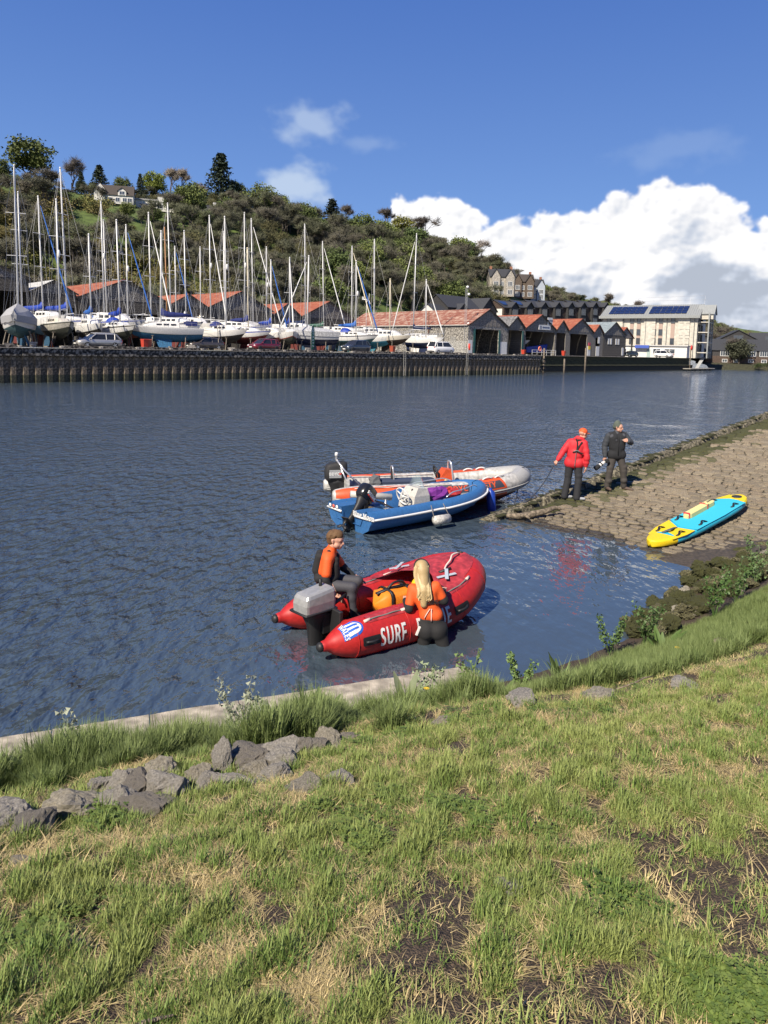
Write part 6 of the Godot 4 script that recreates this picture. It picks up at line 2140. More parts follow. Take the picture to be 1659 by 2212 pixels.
	for k in 9:
		var f := float(k) / 8.0 * 2.0 - 1.0
		var q := pow(1.0 - pow(absf(f), 6.0), 0.5) * 0.16 + 0.02
		var ring := []
		for j in 16:
			var a := -TAU * j / 16.0
			var e := pow(absf(cos(a)), 0.5) * signf(cos(a))
			var g := pow(absf(sin(a)), 0.5) * signf(sin(a))
			ring.append(Vector3(f * 0.36, 0.19 + e * q * 1.08 + noise.get_noise_2d(f * 7.0, a * 3.0) * 0.025, g * q * 1.05))
		rings.append(ring)
	bs.loft(rings, true, true, true)
	part(bs, "body", orange, bag)
	for x in [-0.16, 0.16]:
		var s := Shape.new(true)
		var pts := []
		for j in 17:
			var a := TAU * j / 16.0
			pts.append(Vector3(x, 0.19 + pow(absf(cos(a)), 0.5) * signf(cos(a)) * 0.205, pow(absf(sin(a)), 0.5) * signf(sin(a)) * 0.2))
		s.tube(pts, 0.03, 4, false, 0.4)
		part(s, "strap", black, bag)
	var zs := Shape.new(true)
	zs.tube([Vector3(-0.34, 0.36, 0.03), Vector3(-0.1, 0.4, 0.02), Vector3(0.1, 0.4, 0.0), Vector3(0.34, 0.37, 0.02)], 0.03, 5, true, 0.5)
	part(zs, "flap", black, bag)
	var hs := Shape.new(true)
	hs.tube(curve([Vector3(-0.15, 0.4, 0.03), Vector3(-0.06, 0.47, 0.03), Vector3(0.08, 0.47, 0.02), Vector3(0.16, 0.4, 0.0)], 4), 0.018, 5)
	part(hs, "carry_handle", black, bag)
	# fuel cylinder, yellow bag and black roll under the dodger
	var fc := Shape.new(true)
	fc.ball(Vector3(0, 0.17, 0), Vector3(0.17, 0.2, 0.2), 8, 12)
	single(fc, "buoyancy_bag", red, "round red bag stowed under the bow dodger", "bag", o.transform * Vector3(2.2, 0.15, 0.22))
	var yb := Shape.new(true)
	yb.ball(Vector3(0, 0.2, 0), Vector3(0.12, 0.26, 0.1), 8, 12)
	single(yb, "yellow_bag", mat("bag_yellow", Color(0.72, 0.42, 0.01), 0.6), "yellow bag standing behind the orange kit bag", "bag", o.transform * Vector3(2.0, 0.12, 0.02))
	var br := Shape.new(true)
	br.tube([Vector3(-0.25, 0.1, 0.1), Vector3(0.0, 0.16, 0), Vector3(0.28, 0.1, -0.05)], [0.07, 0.09, 0.06], 8)
	single(br, "wetsuit_roll", black, "black rolled wetsuit under the bow dodger", "roll", o.transform * Vector3(2.0, 0.22, 0.26), deg_to_rad(37.6))

func lerp_list(a: Array, per: int) -> Array:
	var out := []
	for i in a.size() - 1:
		for k in per:
			out.append(lerpf(a[i], a[i + 1], float(k) / per))
	out.append(a[-1])
	return out

# ---------------------------------------------------------------- blue dinghy
func make_blue_boat() -> void:
	var blue := mat("blue_hull", Color(0.035, 0.13, 0.32), 0.45, "faint", 1.2)
	var white := mats["white_mark"] as Material
	var black := mats["black_rubber"] as Material
	var o := thing("motor_dinghy", "blue plastic motor dinghy with white console and rubbing strake", "boat", Vector3(-0.72, 0, -14.82), deg_to_rad(38.0))
	# local x forward, z towards the bank
	var L := 4.0
	var N := 20
	var out_top := []
	var strake := []
	var chine := []
	var keel := []
	var in_top := []
	var in_low := []
	for i in N + 1:
		var u := float(i) / N
		var hb := 0.84 * (0.93 + 0.07 * sin(u * PI)) if u < 0.5 else 0.9 * pow(maxf(1.0 - pow((u - 0.5) / 0.5, 2.5), 0.0), 0.62)
		hb = maxf(hb, 0.02)
		var h := 0.47 + 0.2 * u * u
		var x := u * L
		out_top.append(Vector3(x - 0.02, h, hb * 0.94))
		strake.append(Vector3(x + 0.02, h - 0.13, hb * 1.03 + 0.01))
		chine.append(Vector3(x * 0.97 + 0.02, 0.1 + 0.28 * pow(u, 4), hb * (0.88 - 0.2 * u)))
		keel.append(Vector3(x * 0.93 + 0.03, -0.15 + 0.5 * pow(u, 6), 0.0))
		in_top.append(Vector3(minf(x, L - 0.3), h - 0.015, maxf(hb * 0.94 - 0.17, 0.01)))
		in_low.append(Vector3(minf(x, L - 0.42), 0.16, maxf(hb * 0.86 - 0.24, 0.005)))
	var side := func(a: Array, b: Array, called: String, m: Material, smooth := true) -> void:
		var s := Shape.new(smooth)
		for e in [1, -1]:
			for i in N:
				var f := Vector3(1, 1, e)
				if e > 0: s.quad(a[i] * f, a[i + 1] * f, b[i + 1] * f, b[i] * f)
				else: s.quad(a[i + 1] * f, a[i] * f, b[i] * f, b[i + 1] * f)
		part(s, called, m, o)
	var hull := Shape.new(true)
	for e in [1, -1]:
		var f := Vector3(1, 1, e)
		var rows := [keel, chine, strake, out_top]
		var mid := []
		for i in N + 1:
			mid.append(out_top[i].lerp(in_top[i], 0.5) + Vector3(0, 0.035, 0))
		rows.append(mid); rows.append(in_top); rows.append(in_low)
		for k in rows.size() - 1:
			for i in N:
				var a: Vector3 = rows[k][i] * f
				var b: Vector3 = rows[k][i + 1] * f
				var c: Vector3 = rows[k + 1][i + 1] * f
				var d: Vector3 = rows[k + 1][i] * f
				if e > 0: hull.quad(a, b, c, d)
				else: hull.quad(b, a, d, c)
	# flat stern in two lobes with a well for the motor between
	hull.smooth(false)
	for e in [1, -1]:
		var f := Vector3(1, 1, e)
		hull.quad(keel[0] + Vector3(0, 0, 0.22 * e), chine[0] * f, strake[0] * f, Vector3(0.02, 0.34, 0.22 * e))
		hull.quad(Vector3(0.02, 0.34, 0.22 * e), strake[0] * f, out_top[0] * f, Vector3(-0.02, 0.45, 0.24 * e))
		hull.quad(Vector3(-0.02, 0.45, 0.24 * e), out_top[0] * f, in_top[0] * f + Vector3(0.5, 0, 0), Vector3(0.5, 0.455, 0.24 * e))
		hull.quad(keel[0] + Vector3(0, 0, 0.22 * e), Vector3(-0.02, 0.45, 0.24 * e), Vector3(0.5, 0.455, 0.24 * e), Vector3(0.5, -0.1, 0.22 * e))
		hull.quad(Vector3(0.5, 0.455, 0.24 * e), in_top[3] * f, in_low[3] * f, Vector3(0.5, 0.16, 0.24 * e))
	part(hull, "hull", blue, o)
	var fl := Shape.new()
	for i in N:
		fl.quad(in_low[i] * Vector3(1, 1, -1), in_low[i], in_low[i + 1], in_low[i + 1] * Vector3(1, 1, -1))
	part(fl, "floor", blue, o)
	var tr := Shape.new()
	tr.bevel(Vector3(0.5, 0.2, 0), Vector3(0.08, 0.5, 0.5), 0.01)
	part(tr, "transom", mat("old_wood", Color(0.17, 0.13, 0.08), 0.9, "streak", 2.0), o)
	# white rubbing strake round the hull
	for e in [1, -1]:
		var st := Shape.new(true)
		var pts := []
		for q in strake:
			pts.append(q * Vector3(1, 1, e) + Vector3(0, 0, 0.012 * e))
		pts.push_front(Vector3(-0.01, 0.34, 0.25 * e))
		st.tube(pts, 0.026, 6)
		part(st, "rubbing_strake", white, o)
	lettering("Blue Moon", 0.1, o, white, Transform3D(Basis(Vector3.UP, -PI * 0.5) * Basis(Vector3.RIGHT, 0.0), Vector3(-0.015, 0.395, 0.56)), 0.012, true)
	for q in [[-0.42, Color(0.7, 0.7, 0.68)], [-0.55, Color(0.6, 0.12, 0.08)], [-0.68, Color(0.7, 0.7, 0.68)]]:
		var s := Shape.new(true)
		s.lathe(Vector3(-0.012, 0.4, q[0]), [Vector2(0.045, 0.0), Vector2(0.045, 0.006)], 12, Basis(Vector3(0, 0, 1), PI * 0.5))
		part(s, "sticker", mat("sticker_%s" % str(q[1].r), q[1], 0.5), o)
	# console with wheel, windscreen and switch panel
	var cs := Shape.new(true)
	cs.smooth(false)
	cs.loft([[Vector3(1.35, 0.16, 0.52), Vector3(1.9, 0.16, 0.52), Vector3(1.9, 0.16, -0.02), Vector3(1.35, 0.16, -0.02)], [Vector3(1.42, 0.62, 0.5), Vector3(1.85, 0.62, 0.5), Vector3(1.85, 0.62, 0.0), Vector3(1.42, 0.62, 0.0)], [Vector3(1.55, 0.8, 0.46), Vector3(1.82, 0.76, 0.46), Vector3(1.82, 0.76, 0.04), Vector3(1.55, 0.8, 0.04)]], true, true, true)
	var con := part(cs, "console", mat("console_white", Color(0.5, 0.48, 0.43), 0.45, "faint", 1.5), o)
	var wh := Shape.new(true)
	var wc := Vector3(1.27, 0.62, 0.27)
	var wb := Basis(Vector3(0, 0, 1), 0.35)
	var ring := []
	for k in 25:
		ring.append(wc + wb * Vector3(0, sin(TAU * k / 24.0) * 0.2, cos(TAU * k / 24.0) * 0.2))
	wh.tube(ring, 0.018, 7, false)
	for k in 5:
		var a := TAU * k / 5.0
		wh.tube([wc, wc + wb * Vector3(0, sin(a) * 0.19, cos(a) * 0.19)], 0.016, 5)
	wh.ball(wc, Vector3(0.03, 0.05, 0.05), 6, 10)
	part(wh, "steering_wheel", mats.gelcoat, con)
	var ws := Shape.new(true)
	var wr := []
	for k in 9:
		var g := float(k) / 8.0 * 2.0 - 1.0
		var px := 1.72 + 0.14 * (1.0 - g * g)
		wr.append([Vector3(px, 0.76, 0.25 + g * 0.22), Vector3(px - 0.1, 0.76 + 0.28 * sqrt(maxf(1.0 - pow(g, 4), 0.02)), 0.25 + g * 0.2)])
	ws.loft(wr, false)
	var gm := StandardMaterial3D.new()
	gm.resource_name = "screen_plastic"
	gm.albedo_color = Color(0.75, 0.85, 0.85, 0.25)
	gm.transparency = BaseMaterial3D.TRANSPARENCY_ALPHA
	gm.roughness = 0.08
	gm.cull_mode = BaseMaterial3D.CULL_DISABLED
	part(ws, "windscreen", gm, con)
	var dp := Shape.new(true)
	dp.ball(Vector3(1.55, 0.72, 0.3), Vector3(0.06, 0.05, 0.06), 6, 10)
	part(dp, "compass", black, con)
	# seat bench across, white pole lying along, stowed gear
	var se := Shape.new(); se.bevel(Vector3(0.85, 0.3, -0.28), Vector3(0.45, 0.3, 0.6), 0.04); part(se, "bench", blue, o)
	var lk := Shape.new(); lk.bevel(Vector3(0.78, 0.3, 0.15), Vector3(0.7, 0.08, 0.24), 0.03, Basis(Vector3.UP, 0.2)); part(lk, "locker_lid", mats.console_white, o)
	var p1 := Shape.new(true)
	p1.tube([Vector3(0.2, 0.7, -0.22), Vector3(1.05, 0.6, 0.14)], 0.075, 12)
	single(p1, "white_pole", mats.console_white, "thick white tube lying across the stern of the blue dinghy", "tube", o.position, o.rotation.y)
	var cr := Shape.new(true)
	cr.tube([Vector3(0.9, 0.16, 0.13), Vector3(0.9, 0.58, 0.13)], 0.02, 5)
	part(cr, "crutch", mats.steel, o)
	for e in [1, -1]:
		var rl := Shape.new(true)
		var pts := []
		for i in range(11, 18):
			pts.append(in_top[i] * Vector3(1, 1, e) + Vector3(0, 0.05 if i in [11, 17] else 0.13, 0))
		rl.tube(curve(pts, 3), 0.014, 6)
		part(rl, "hand_rail", mats.steel, o)
	# motor
	var eng := outboard(o, Vector3(0.4, 0.45, 0.0), 0.25, -0.8, 0.88, mat("engine_black", Color(0.012, 0.012, 0.014), 0.25), black)
	lettering("SUZUKI", 0.075, eng, white, Transform3D(Basis(Vector3.UP, 0.25) * Basis(Vector3(0, 0, 1), -0.8), Vector3(0.53, 0.67, 0.125)), 0.02)
	var st2 := Shape.new()
	st2.box(Vector3(0.5, 0.635, 0.12), Vector3(0.25, 0.02, 0.03), Basis(Vector3.UP, 0.25) * Basis(Vector3(0, 0, 1), -0.8))
	part(st2, "cowl_stripe", mats.bright_red, eng)
	var cb := Shape.new(true)
	cb.tube(curve([Vector3(0.5, 0.6, 0.05), Vector3(0.75, 0.52, 0.15), Vector3(0.95, 0.4, 0.35), Vector3(1.3, 0.25, 0.45)], 4), 0.02, 6)
	part(cb, "control_cable", black, eng)
	# things lying in and on the boat
	var pb := Shape.new(true)
	pb.ball(Vector3.ZERO, Vector3(0.34, 0.17, 0.2), 8, 12)
	single(jitter(pb, 0.05, 6.0), "purple_bag", mat("purple_cloth", Color(0.16, 0.02, 0.22), 0.7, "faint", 3.0), "purple dry bag lying in the bow of the blue dinghy", "bag", o.transform * Vector3(2.4, 0.52, 0.12), 0.7)
	var rb := Shape.new(true)
	rb.ball(Vector3.ZERO, Vector3(0.3, 0.12, 0.2), 8, 12)
	single(jitter(rb, 0.04, 6.0), "red_bag", mat("red_cloth", Color(0.42, 0.025, 0.025), 0.7, "faint", 3.0), "red bag beside the purple one in the blue dinghy", "bag", o.transform * Vector3(2.85, 0.5, 0.12), 0.6)
	var kb := Shape.new(true)
	kb.ball(Vector3.ZERO, Vector3(0.16, 0.16, 0.14), 8, 10)
	single(jitter(kb, 0.05, 9.0), "black_bag", black, "small black bag behind the white console", "bag", o.transform * Vector3(1.98, 0.4, 0.25))
	var wbg := Shape.new(true)
	wbg.ball(Vector3.ZERO, Vector3(0.3, 0.07, 0.16), 6, 10)
	single(jitter(wbg, 0.04, 8.0), "weed_heap", mat("olive_net", Color(0.06, 0.06, 0.03), 0.9), "heap of olive netting on the floor of the blue dinghy", "net", o.transform * Vector3(1.1, 0.24, 0.4), 0.4)
	# fenders
	var fd := Shape.new(true)
	fd.tube([Vector3(-0.24, 0, 0), Vector3(-0.2, 0, 0), Vector3(0.2, 0, 0), Vector3(0.24, 0, 0)], [0.03, 0.1, 0.1, 0.03], 12)
	var f1 := thing("white_fender", "white sausage fender hanging on the side of the blue dinghy", "fender", o.transform * Vector3(1.72, 0.2, 1.06), o.rotation.y)
	part(fd, "body", mat("fender_white", Color(0.62, 0.6, 0.55), 0.5, "grime", 2.0), f1)
	for x in [-0.22, 0.22]:
		var s := Shape.new(true)
		s.tube([Vector3(x, 0.05, 0), Vector3(x * 0.8, 0.3, -0.16)], 0.01, 5)
		part(s, "lanyard", mats.rope_grey, f1)
	var f2 := thing("blue_fender", "royal blue fender hanging at the bow of the blue dinghy", "fender", o.transform * Vector3(3.98, 0.12, 0.34), 0.0)
	var fb := Shape.new(true)
	fb.tube([Vector3(0.06, -0.33, 0.05), Vector3(0.05, -0.26, 0.04), Vector3(0, 0.3, 0), Vector3(-0.01, 0.36, 0), Vector3(-0.01, 0.42, 0)], [0.03, 0.11, 0.11, 0.06, 0.03], 12)
	part(fb, "body", mat("fender_blue", Color(0.012, 0.05, 0.33), 0.4, "faint", 2.0), f2)
	var fl2 := Shape.new(true)
	fl2.tube([Vector3(-0.01, 0.42, 0), Vector3(-0.25, 0.5, -0.1)], 0.01, 5)
	part(fl2, "lanyard", mats.rope_grey, f2)

func jitter(s: Shape, amount: float, f: float) -> Shape:
	# crumples a smooth shape with noise
	var m := s.mesh()
	var t := MeshDataTool.new()
	t.create_from_surface(m, 0)
	var r := Shape.new(false)
	for i in t.get_face_count():
		var p := []
		for k in 3:
			var v := t.get_vertex(t.get_face_vertex(i, k))
			p.append(v + v.normalized() * (noise.get_noise_3d(v.x * f, v.y * f, v.z * f) * amount * 2.0))
		r.tri(p[0], p[2], p[1])
	return r

# ---------------------------------------------------------------- white and orange rigid inflatable
func make_rib() -> void:
	var white := mat("rib_white", Color(0.58, 0.57, 0.54), 0.5, "grime", 1.2)
	var orange := mat("rib_orange", Color(0.62, 0.085, 0.02), 0.5, "faint", 1.5)
	var grey := mat("rib_grey", Color(0.36, 0.36, 0.35), 0.5, "faint", 2.0)
	var black := mats["black_rubber"] as Material
	var o := thing("rigid_inflatable", "white and orange rigid inflatable boat with grey bow, farthest of the three boats", "boat", Vector3(-1.35, 0, -17.25), deg_to_rad(13.5))
	var half := [Vector3(0.0, 0.34, 0.72), Vector3(0.12, 0.34, 0.72), Vector3(0.6, 0.34, 0.73), Vector3(1.8, 0.35, 0.74), Vector3(3.2, 0.38, 0.72), Vector3(4.1, 0.45, 0.62), Vector3(4.75, 0.54, 0.4), Vector3(5.05, 0.6, 0.16), Vector3(5.1, 0.61, 0.0)]
	var rad := [0.12, 0.18, 0.24, 0.245, 0.245, 0.245, 0.245, 0.245, 0.245]
	for e in [1, -1]:
		var pts := []
		for q in half:
			pts.append(q * Vector3(1, 1, e))
		var pipe := Pipe.new(curve(pts, 4), lerp_list(rad, 4))
		var s := Shape.new(true)
		pipe.shape(s, 24)
		var tb := part(s, "tube", white, o)
		tb.set_meta("label", "white tube with orange panels and lettering" if e > 0 else "white tube on the river side with orange panels")
		# panels of orange cloth
		var top := 1.2
		for q in [[0.05, 1.9, -0.02, 0.3], [3.35, 4.35, -0.02, 0.36]]:
			tube_patch([Vector2(q[0], q[2]), Vector2(q[1], q[2]), Vector2(q[1] - 0.12, q[3]), Vector2(q[0], q[3])], pipe, 0.0, 0.0 if e > 0 else 0.28, 0.245, orange, tb, "orange_panel", 0.004)
		tube_patch([Vector2(3.75, -0.24), Vector2(4.4, -0.24), Vector2(4.35, -0.1), Vector2(3.75, -0.1)], pipe, 0.0, 0.0, 0.245, orange, tb, "orange_panel", 0.004)
		if e < 0:
			tube_patch([Vector2(0.6, 0.45), Vector2(3.4, 0.45), Vector2(3.4, 0.62), Vector2(0.6, 0.62)], pipe, 0.0, 0.0, 0.245, orange, tb, "orange_panel", 0.004)
		for v in [-0.1, -0.04]:
			var rs := Shape.new(true)
			var line := []
			for k in 50:
				line.append(pipe.at(0.02 + (pipe.len[-1] - 0.04) * k / 49.0, v / 0.245 - 0.1, 0.005))
			rs.tube(line, 0.014, 4)
			part(rs, "rubbing_strip", grey, tb)
		if e > 0:
			var pn := tube_patch([Vector2(2.55, 0.02), Vector2(4.28, 0.02), Vector2(4.2, 0.21), Vector2(2.6, 0.21)], pipe, 0.0, 0.0, 0.245, mat("panel_slate", Color(0.035, 0.04, 0.055), 0.6), tb, "name_panel", 0.007)
			tube_text("BDYC SAFETY", 0.14, pipe, 3.42, 0.115, 0.245, false, orange, pn, 1.05)
		# grey bow patch
		var gp := []
		for k in 2:
			pass
		tube_patch([Vector2(4.72, -0.3), Vector2(pipe.len[-1] - 0.002, -0.3), Vector2(pipe.len[-1] - 0.002, 0.72), Vector2(4.72, 0.72)], pipe, 0.0, 0.0, 0.245, grey, tb, "bow_patch", 0.003)
		for u in [3.9, 4.25]:
			var h := Shape.new(true)
			var hp := []
			for k in 7:
				hp.append(pipe.at(u - 0.14 + 0.28 * k / 6.0, 1.25, 0.01 + 0.05 * sin(PI * k / 6.0)))
			h.tube(hp, 0.02, 6)
			part(h, "grab_handle", mats.gelcoat, tb)
		var gl := Shape.new(true)
		var gpts := []
		for k in 31:
			gpts.append(pipe.at(0.5 + k * 0.08, 0.95, 0.015 + 0.03 * absf(sin(k * 0.314))))
		gl.tube(gpts, 0.012, 5)
		part(gl, "grab_line", mats.rope_pale, tb)
	# hull beneath
	var hs := Shape.new(true)
	var hr := []
	for q in [[0.3, 0.7, -0.25], [2.0, 0.72, -0.25], [3.6, 0.66, -0.2], [4.4, 0.45, 0.0], [4.95, 0.1, 0.35]]:
		hr.append([Vector3(q[0], 0.3, -q[1]), Vector3(q[0], q[2] * 0.4 + 0.05, -q[1] * 0.7), Vector3(q[0], q[2], 0), Vector3(q[0], q[2] * 0.4 + 0.05, q[1] * 0.7), Vector3(q[0], 0.3, q[1])])
	hs.loft(hr, false)
	part(hs, "hull", mat("rib_hull_red", Color(0.3, 0.05, 0.025), 0.5, "grime", 1.0), o)
	var dk := Shape.new(); dk.box(Vector3(2.2, 0.22, 0), Vector3(3.9, 0.04, 1.2)); part(dk, "deck", grey, o)
	var tr := Shape.new(); tr.bevel(Vector3(0.42, 0.42, 0), Vector3(0.08, 0.5, 1.0), 0.015); part(tr, "transom", white, o)
	# seat with backrest, console, wheel
	var st := Shape.new(); st.bevel(Vector3(2.0, 0.42, 0.0), Vector3(1.5, 0.36, 0.36), 0.05); part(st, "jockey_seat", mat("seat_navy", Color(0.03, 0.04, 0.07), 0.6), o)
	var bk := Shape.new(true)
	bk.tube(curve([Vector3(1.66, 0.5, -0.1), Vector3(1.62, 0.85, -0.1), Vector3(1.62, 0.92, 0.0), Vector3(1.62, 0.85, 0.1), Vector3(1.66, 0.5, 0.1)], 4), 0.022, 7); part(bk, "seat_frame", mats.steel, o)
	var bc := Shape.new(); bc.bevel(Vector3(1.63, 0.72, 0), Vector3(0.06, 0.3, 0.17), 0.025); part(bc, "backrest", black, o)
	var co := Shape.new()
	co.loft([[Vector3(2.75, 0.24, 0.24), Vector3(3.25, 0.24, 0.22), Vector3(3.25, 0.24, -0.22), Vector3(2.75, 0.24, -0.24)], [Vector3(2.85, 0.64, 0.2), Vector3(3.2, 0.64, 0.18), Vector3(3.2, 0.64, -0.18), Vector3(2.85, 0.64, -0.2)], [Vector3(2.98, 0.84, 0.18), Vector3(3.18, 0.81, 0.16), Vector3(3.18, 0.81, -0.16), Vector3(2.98, 0.84, -0.18)]], true, true, true)
	var con := part(co, "console", orange, o)
	var bar := Shape.new(true)
	bar.tube(curve([Vector3(3.2, 0.3, 0.2), Vector3(3.14, 0.93, 0.14), Vector3(3.12, 1.02, 0.0), Vector3(3.14, 0.93, -0.14), Vector3(3.2, 0.3, -0.2)], 4), 0.025, 8); part(bar, "grab_hoop", mats.steel, con)
	var wh := Shape.new(true)
	var ring := []
	for k in 25:
		ring.append(Vector3(2.78, 0.74, 0) + Basis(Vector3(0, 0, 1), 0.3) * Vector3(0, sin(TAU * k / 24.0) * 0.17, cos(TAU * k / 24.0) * 0.17))
	wh.tube(ring, 0.02, 7, false)
	for k in 3:
		wh.tube([Vector3(2.78, 0.74, 0), Vector3(2.78, 0.74, 0) + Basis(Vector3(0, 0, 1), 0.3) * Vector3(0, sin(TAU * k / 3.0) * 0.16, cos(TAU * k / 3.0) * 0.16)], 0.016, 5)
	part(wh, "steering_wheel", black, con)
	var ig := Shape.new(true); ig.lathe(Vector3(2.99, 0.55, 0.215), [Vector2(0.06, 0.0), Vector2(0.06, 0.02)], 12, Basis(Vector3.RIGHT, PI * 0.5)); part(ig, "deck_compass", mat("compass_gold", Color(0.4, 0.3, 0.12), 0.4), con)
	# A-frame at the stern with a white light on top
	var af := Shape.new(true)
	for e in [1, -1]:
		af.tube([Vector3(0.75, 0.5, 0.34 * e), Vector3(0.36, 0.88, 0.24 * e), Vector3(0.2, 1.1, 0.12 * e)], 0.022, 8)
	for e in [1, -1]:
		af.tube([Vector3(0.46, 0.5, 0.34 * e), Vector3(0.27, 0.95, 0.2 * e)], 0.02, 8)
	af.tube([Vector3(0.2, 1.1, -0.13), Vector3(0.2, 1.1, 0.13)], 0.022, 8)
	af.tube([Vector3(0.37, 0.87, -0.24), Vector3(0.37, 0.87, 0.24)], 0.018, 8)
	var a := part(af, "a_frame", mats.steel, o)
	var lt := Shape.new(true); lt.lathe(Vector3(0.2, 1.11, 0), [Vector2(0.025, 0), Vector2(0.025, 0.08), Vector2(0.042, 0.09), Vector2(0.042, 0.16), Vector2(0.025, 0.18)], 10); part(lt, "stern_light", mats.gelcoat, a)
	# gear
	var fu := Shape.new(); fu.bevel(Vector3(0.95, 0.36, 0.1), Vector3(0.42, 0.2, 0.3), 0.05); single(fu, "fuel_tank", mats.bright_red, "red fuel tank behind the seat of the white and orange boat", "fuel tank", o.position, o.rotation.y)
	var jb := Shape.new(true); jb.ball(Vector3.ZERO, Vector3(0.15, 0.2, 0.15), 8, 10)
	single(jitter(jb, 0.05, 7.0), "life_jacket", mat("grey_cloth", Color(0.08, 0.085, 0.09), 0.8), "dark jacket heaped by the seat of the white and orange boat", "jacket", o.transform * Vector3(1.15, 0.55, 0.15))
	# motor under a black cloth cover
	var eng := outboard(o, Vector3(0.36, 0.5, 0.0), 0.0, 0.0, 1.1, mat("cover_black", Color(0.018, 0.018, 0.02), 0.75, "faint", 3.0), black)
	var pn := Shape.new(); pn.bevel(Vector3(0.15, 0.78, 0.19), Vector3(0.3, 0.2, 0.012), 0.004); part(pn, "cover_panel", mat("panel_grey", Color(0.3, 0.31, 0.32), 0.6, "faint", 3.0), eng)
	lettering("BDYC", 0.075, eng, mats["white_mark"], Transform3D(Basis(), Vector3(0.12, 0.78, 0.2)), 0.008)
	var fg := Shape.new(); fg.box(Vector3(0.265, 0.785, 0.201), Vector3(0.05, 0.03, 0.008)); part(fg, "flag_mark", mats.bright_red, eng)

# ---------------------------------------------------------------- figures
class Field:
	# tapered limbs joined smoothly, drawn as surface nets
	var prims := []
	var soft := 0.03
	func limb(a: Vector3, b: Vector3, ra: float, rb: float) -> void:
		prims.append([a, b, ra, rb])
	func chain(pts: Array, radii: Array) -> void:
		for i in pts.size() - 1:
			limb(pts[i], pts[i + 1], radii[i], radii[i + 1])
	func build(s, cell: float) -> void:
		var lo := Vector3.ONE * 1e9
		var hi := -lo
		for q in prims:
			var r: float = maxf(q[2], q[3]) + cell * 3.0
			for p in [q[0], q[1]]:
				lo = lo.min(p - Vector3.ONE * r)
				hi = hi.max(p + Vector3.ONE * r)
		var nx := int((hi.x - lo.x) / cell) + 2
		var ny := int((hi.y - lo.y) / cell) + 2
		var nz := int((hi.z - lo.z) / cell) + 2
		var g := PackedFloat32Array()
		g.resize(nx * ny * nz)
		g.fill(9.0)
		var band := cell * 2.5 + soft
		for q in prims:
			var a: Vector3 = q[0]
			var ab: Vector3 = q[1] - a
			var len2 := maxf(ab.length_squared(), 1e-9)
			var ra: float = q[2]
			var dr: float = q[3] - ra
			var m: float = maxf(q[2], q[3]) + band
			var l: Vector3 = (a.min(q[1]) - Vector3.ONE * m - lo) / cell
			var h: Vector3 = (a.max(q[1]) + Vector3.ONE * m - lo) / cell
			for k in range(maxi(0, int(l.z)), mini(nz, int(h.z) + 2)):
				for j in range(maxi(0, int(l.y)), mini(ny, int(h.y) + 2)):
					var at := (k * ny + j) * nx
					for i in range(maxi(0, int(l.x)), mini(nx, int(h.x) + 2)):
						var p := Vector3(lo.x + i * cell, lo.y + j * cell, lo.z + k * cell) - a
						var t := clampf(p.dot(ab) / len2, 0.0, 1.0)
						var d := (p - ab * t).length() - ra - dr * t
						if d < band:
							var o := g[at + i]
							var e := soft - absf(o - d)
							var v := minf(o, d)
							g[at + i] = v - e * e * 0.25 / soft if e > 0.0 else v
		var ids := {}
		var pos := PackedVector3Array()
		var dx := [0, 1, 0, 1, 0, 1, 0, 1]
		var off := [0, 1, nx, nx + 1, nx * ny, nx * ny + 1, nx * ny + nx, nx * ny + nx + 1]
		var edges := [[0, 1], [2, 3], [4, 5], [6, 7], [0, 2], [1, 3], [4, 6], [5, 7], [0, 4], [1, 5], [2, 6], [3, 7]]
		var near := cell * 1.8
		var total := g.size()
		for c in total:
			if absf(g[c]) > near:
				continue
			var i := c % nx
			var j := (c / nx) % ny
			var k := c / (nx * ny)
			if i >= nx - 1 or j >= ny - 1 or k >= nz - 1:
				continue
			var mask := 0
			for q in 8:
				if g[c + off[q]] < 0.0:
					mask |= 1 << q
			if mask == 0 or mask == 255:
				continue
			var sum := Vector3.ZERO
			var n := 0
			for e in edges:
				var va := g[c + off[e[0]]]
				var vb := g[c + off[e[1]]]
				if (va < 0.0) != (vb < 0.0):
					var f := va / (va - vb)
					var pa := Vector3(e[0] & 1, (e[0] >> 1) & 1, e[0] >> 2)
					var pb := Vector3(e[1] & 1, (e[1] >> 1) & 1, e[1] >> 2)
					sum += pa.lerp(pb, f)
					n += 1
			ids[c] = pos.size()
			pos.append(lo + (Vector3(i, j, k) + sum / n) * cell)
		var step := [1, nx, nx * ny]
		for c in ids:
			for ax in 3:
				var n: int = c + step[ax]
				if n >= total or (g[c] < 0.0) == (g[n] < 0.0):
					continue
				var u: int = step[(ax + 1) % 3]
				var v: int = step[(ax + 2) % 3]
				if ids.has(c - u) and ids.has(c - v) and ids.has(c - u - v):
					var a := pos[ids[c]]
					var b := pos[ids[c - u]]
					var d := pos[ids[c - u - v]]
					var e := pos[ids[c - v]]
					if g[c] < 0.0: s.quad(a, b, d, e)
					else: s.quad(a, e, d, b)

func figure(prims: Array, cell: float, called: String, m: Material, parent: Node3D, soft := 0.03) -> MeshInstance3D:
	var f := Field.new()
	f.soft = soft
	f.prims = prims
	var s := Shape.new(true)
	f.build(s, cell)
	return part(s, called, m, parent)

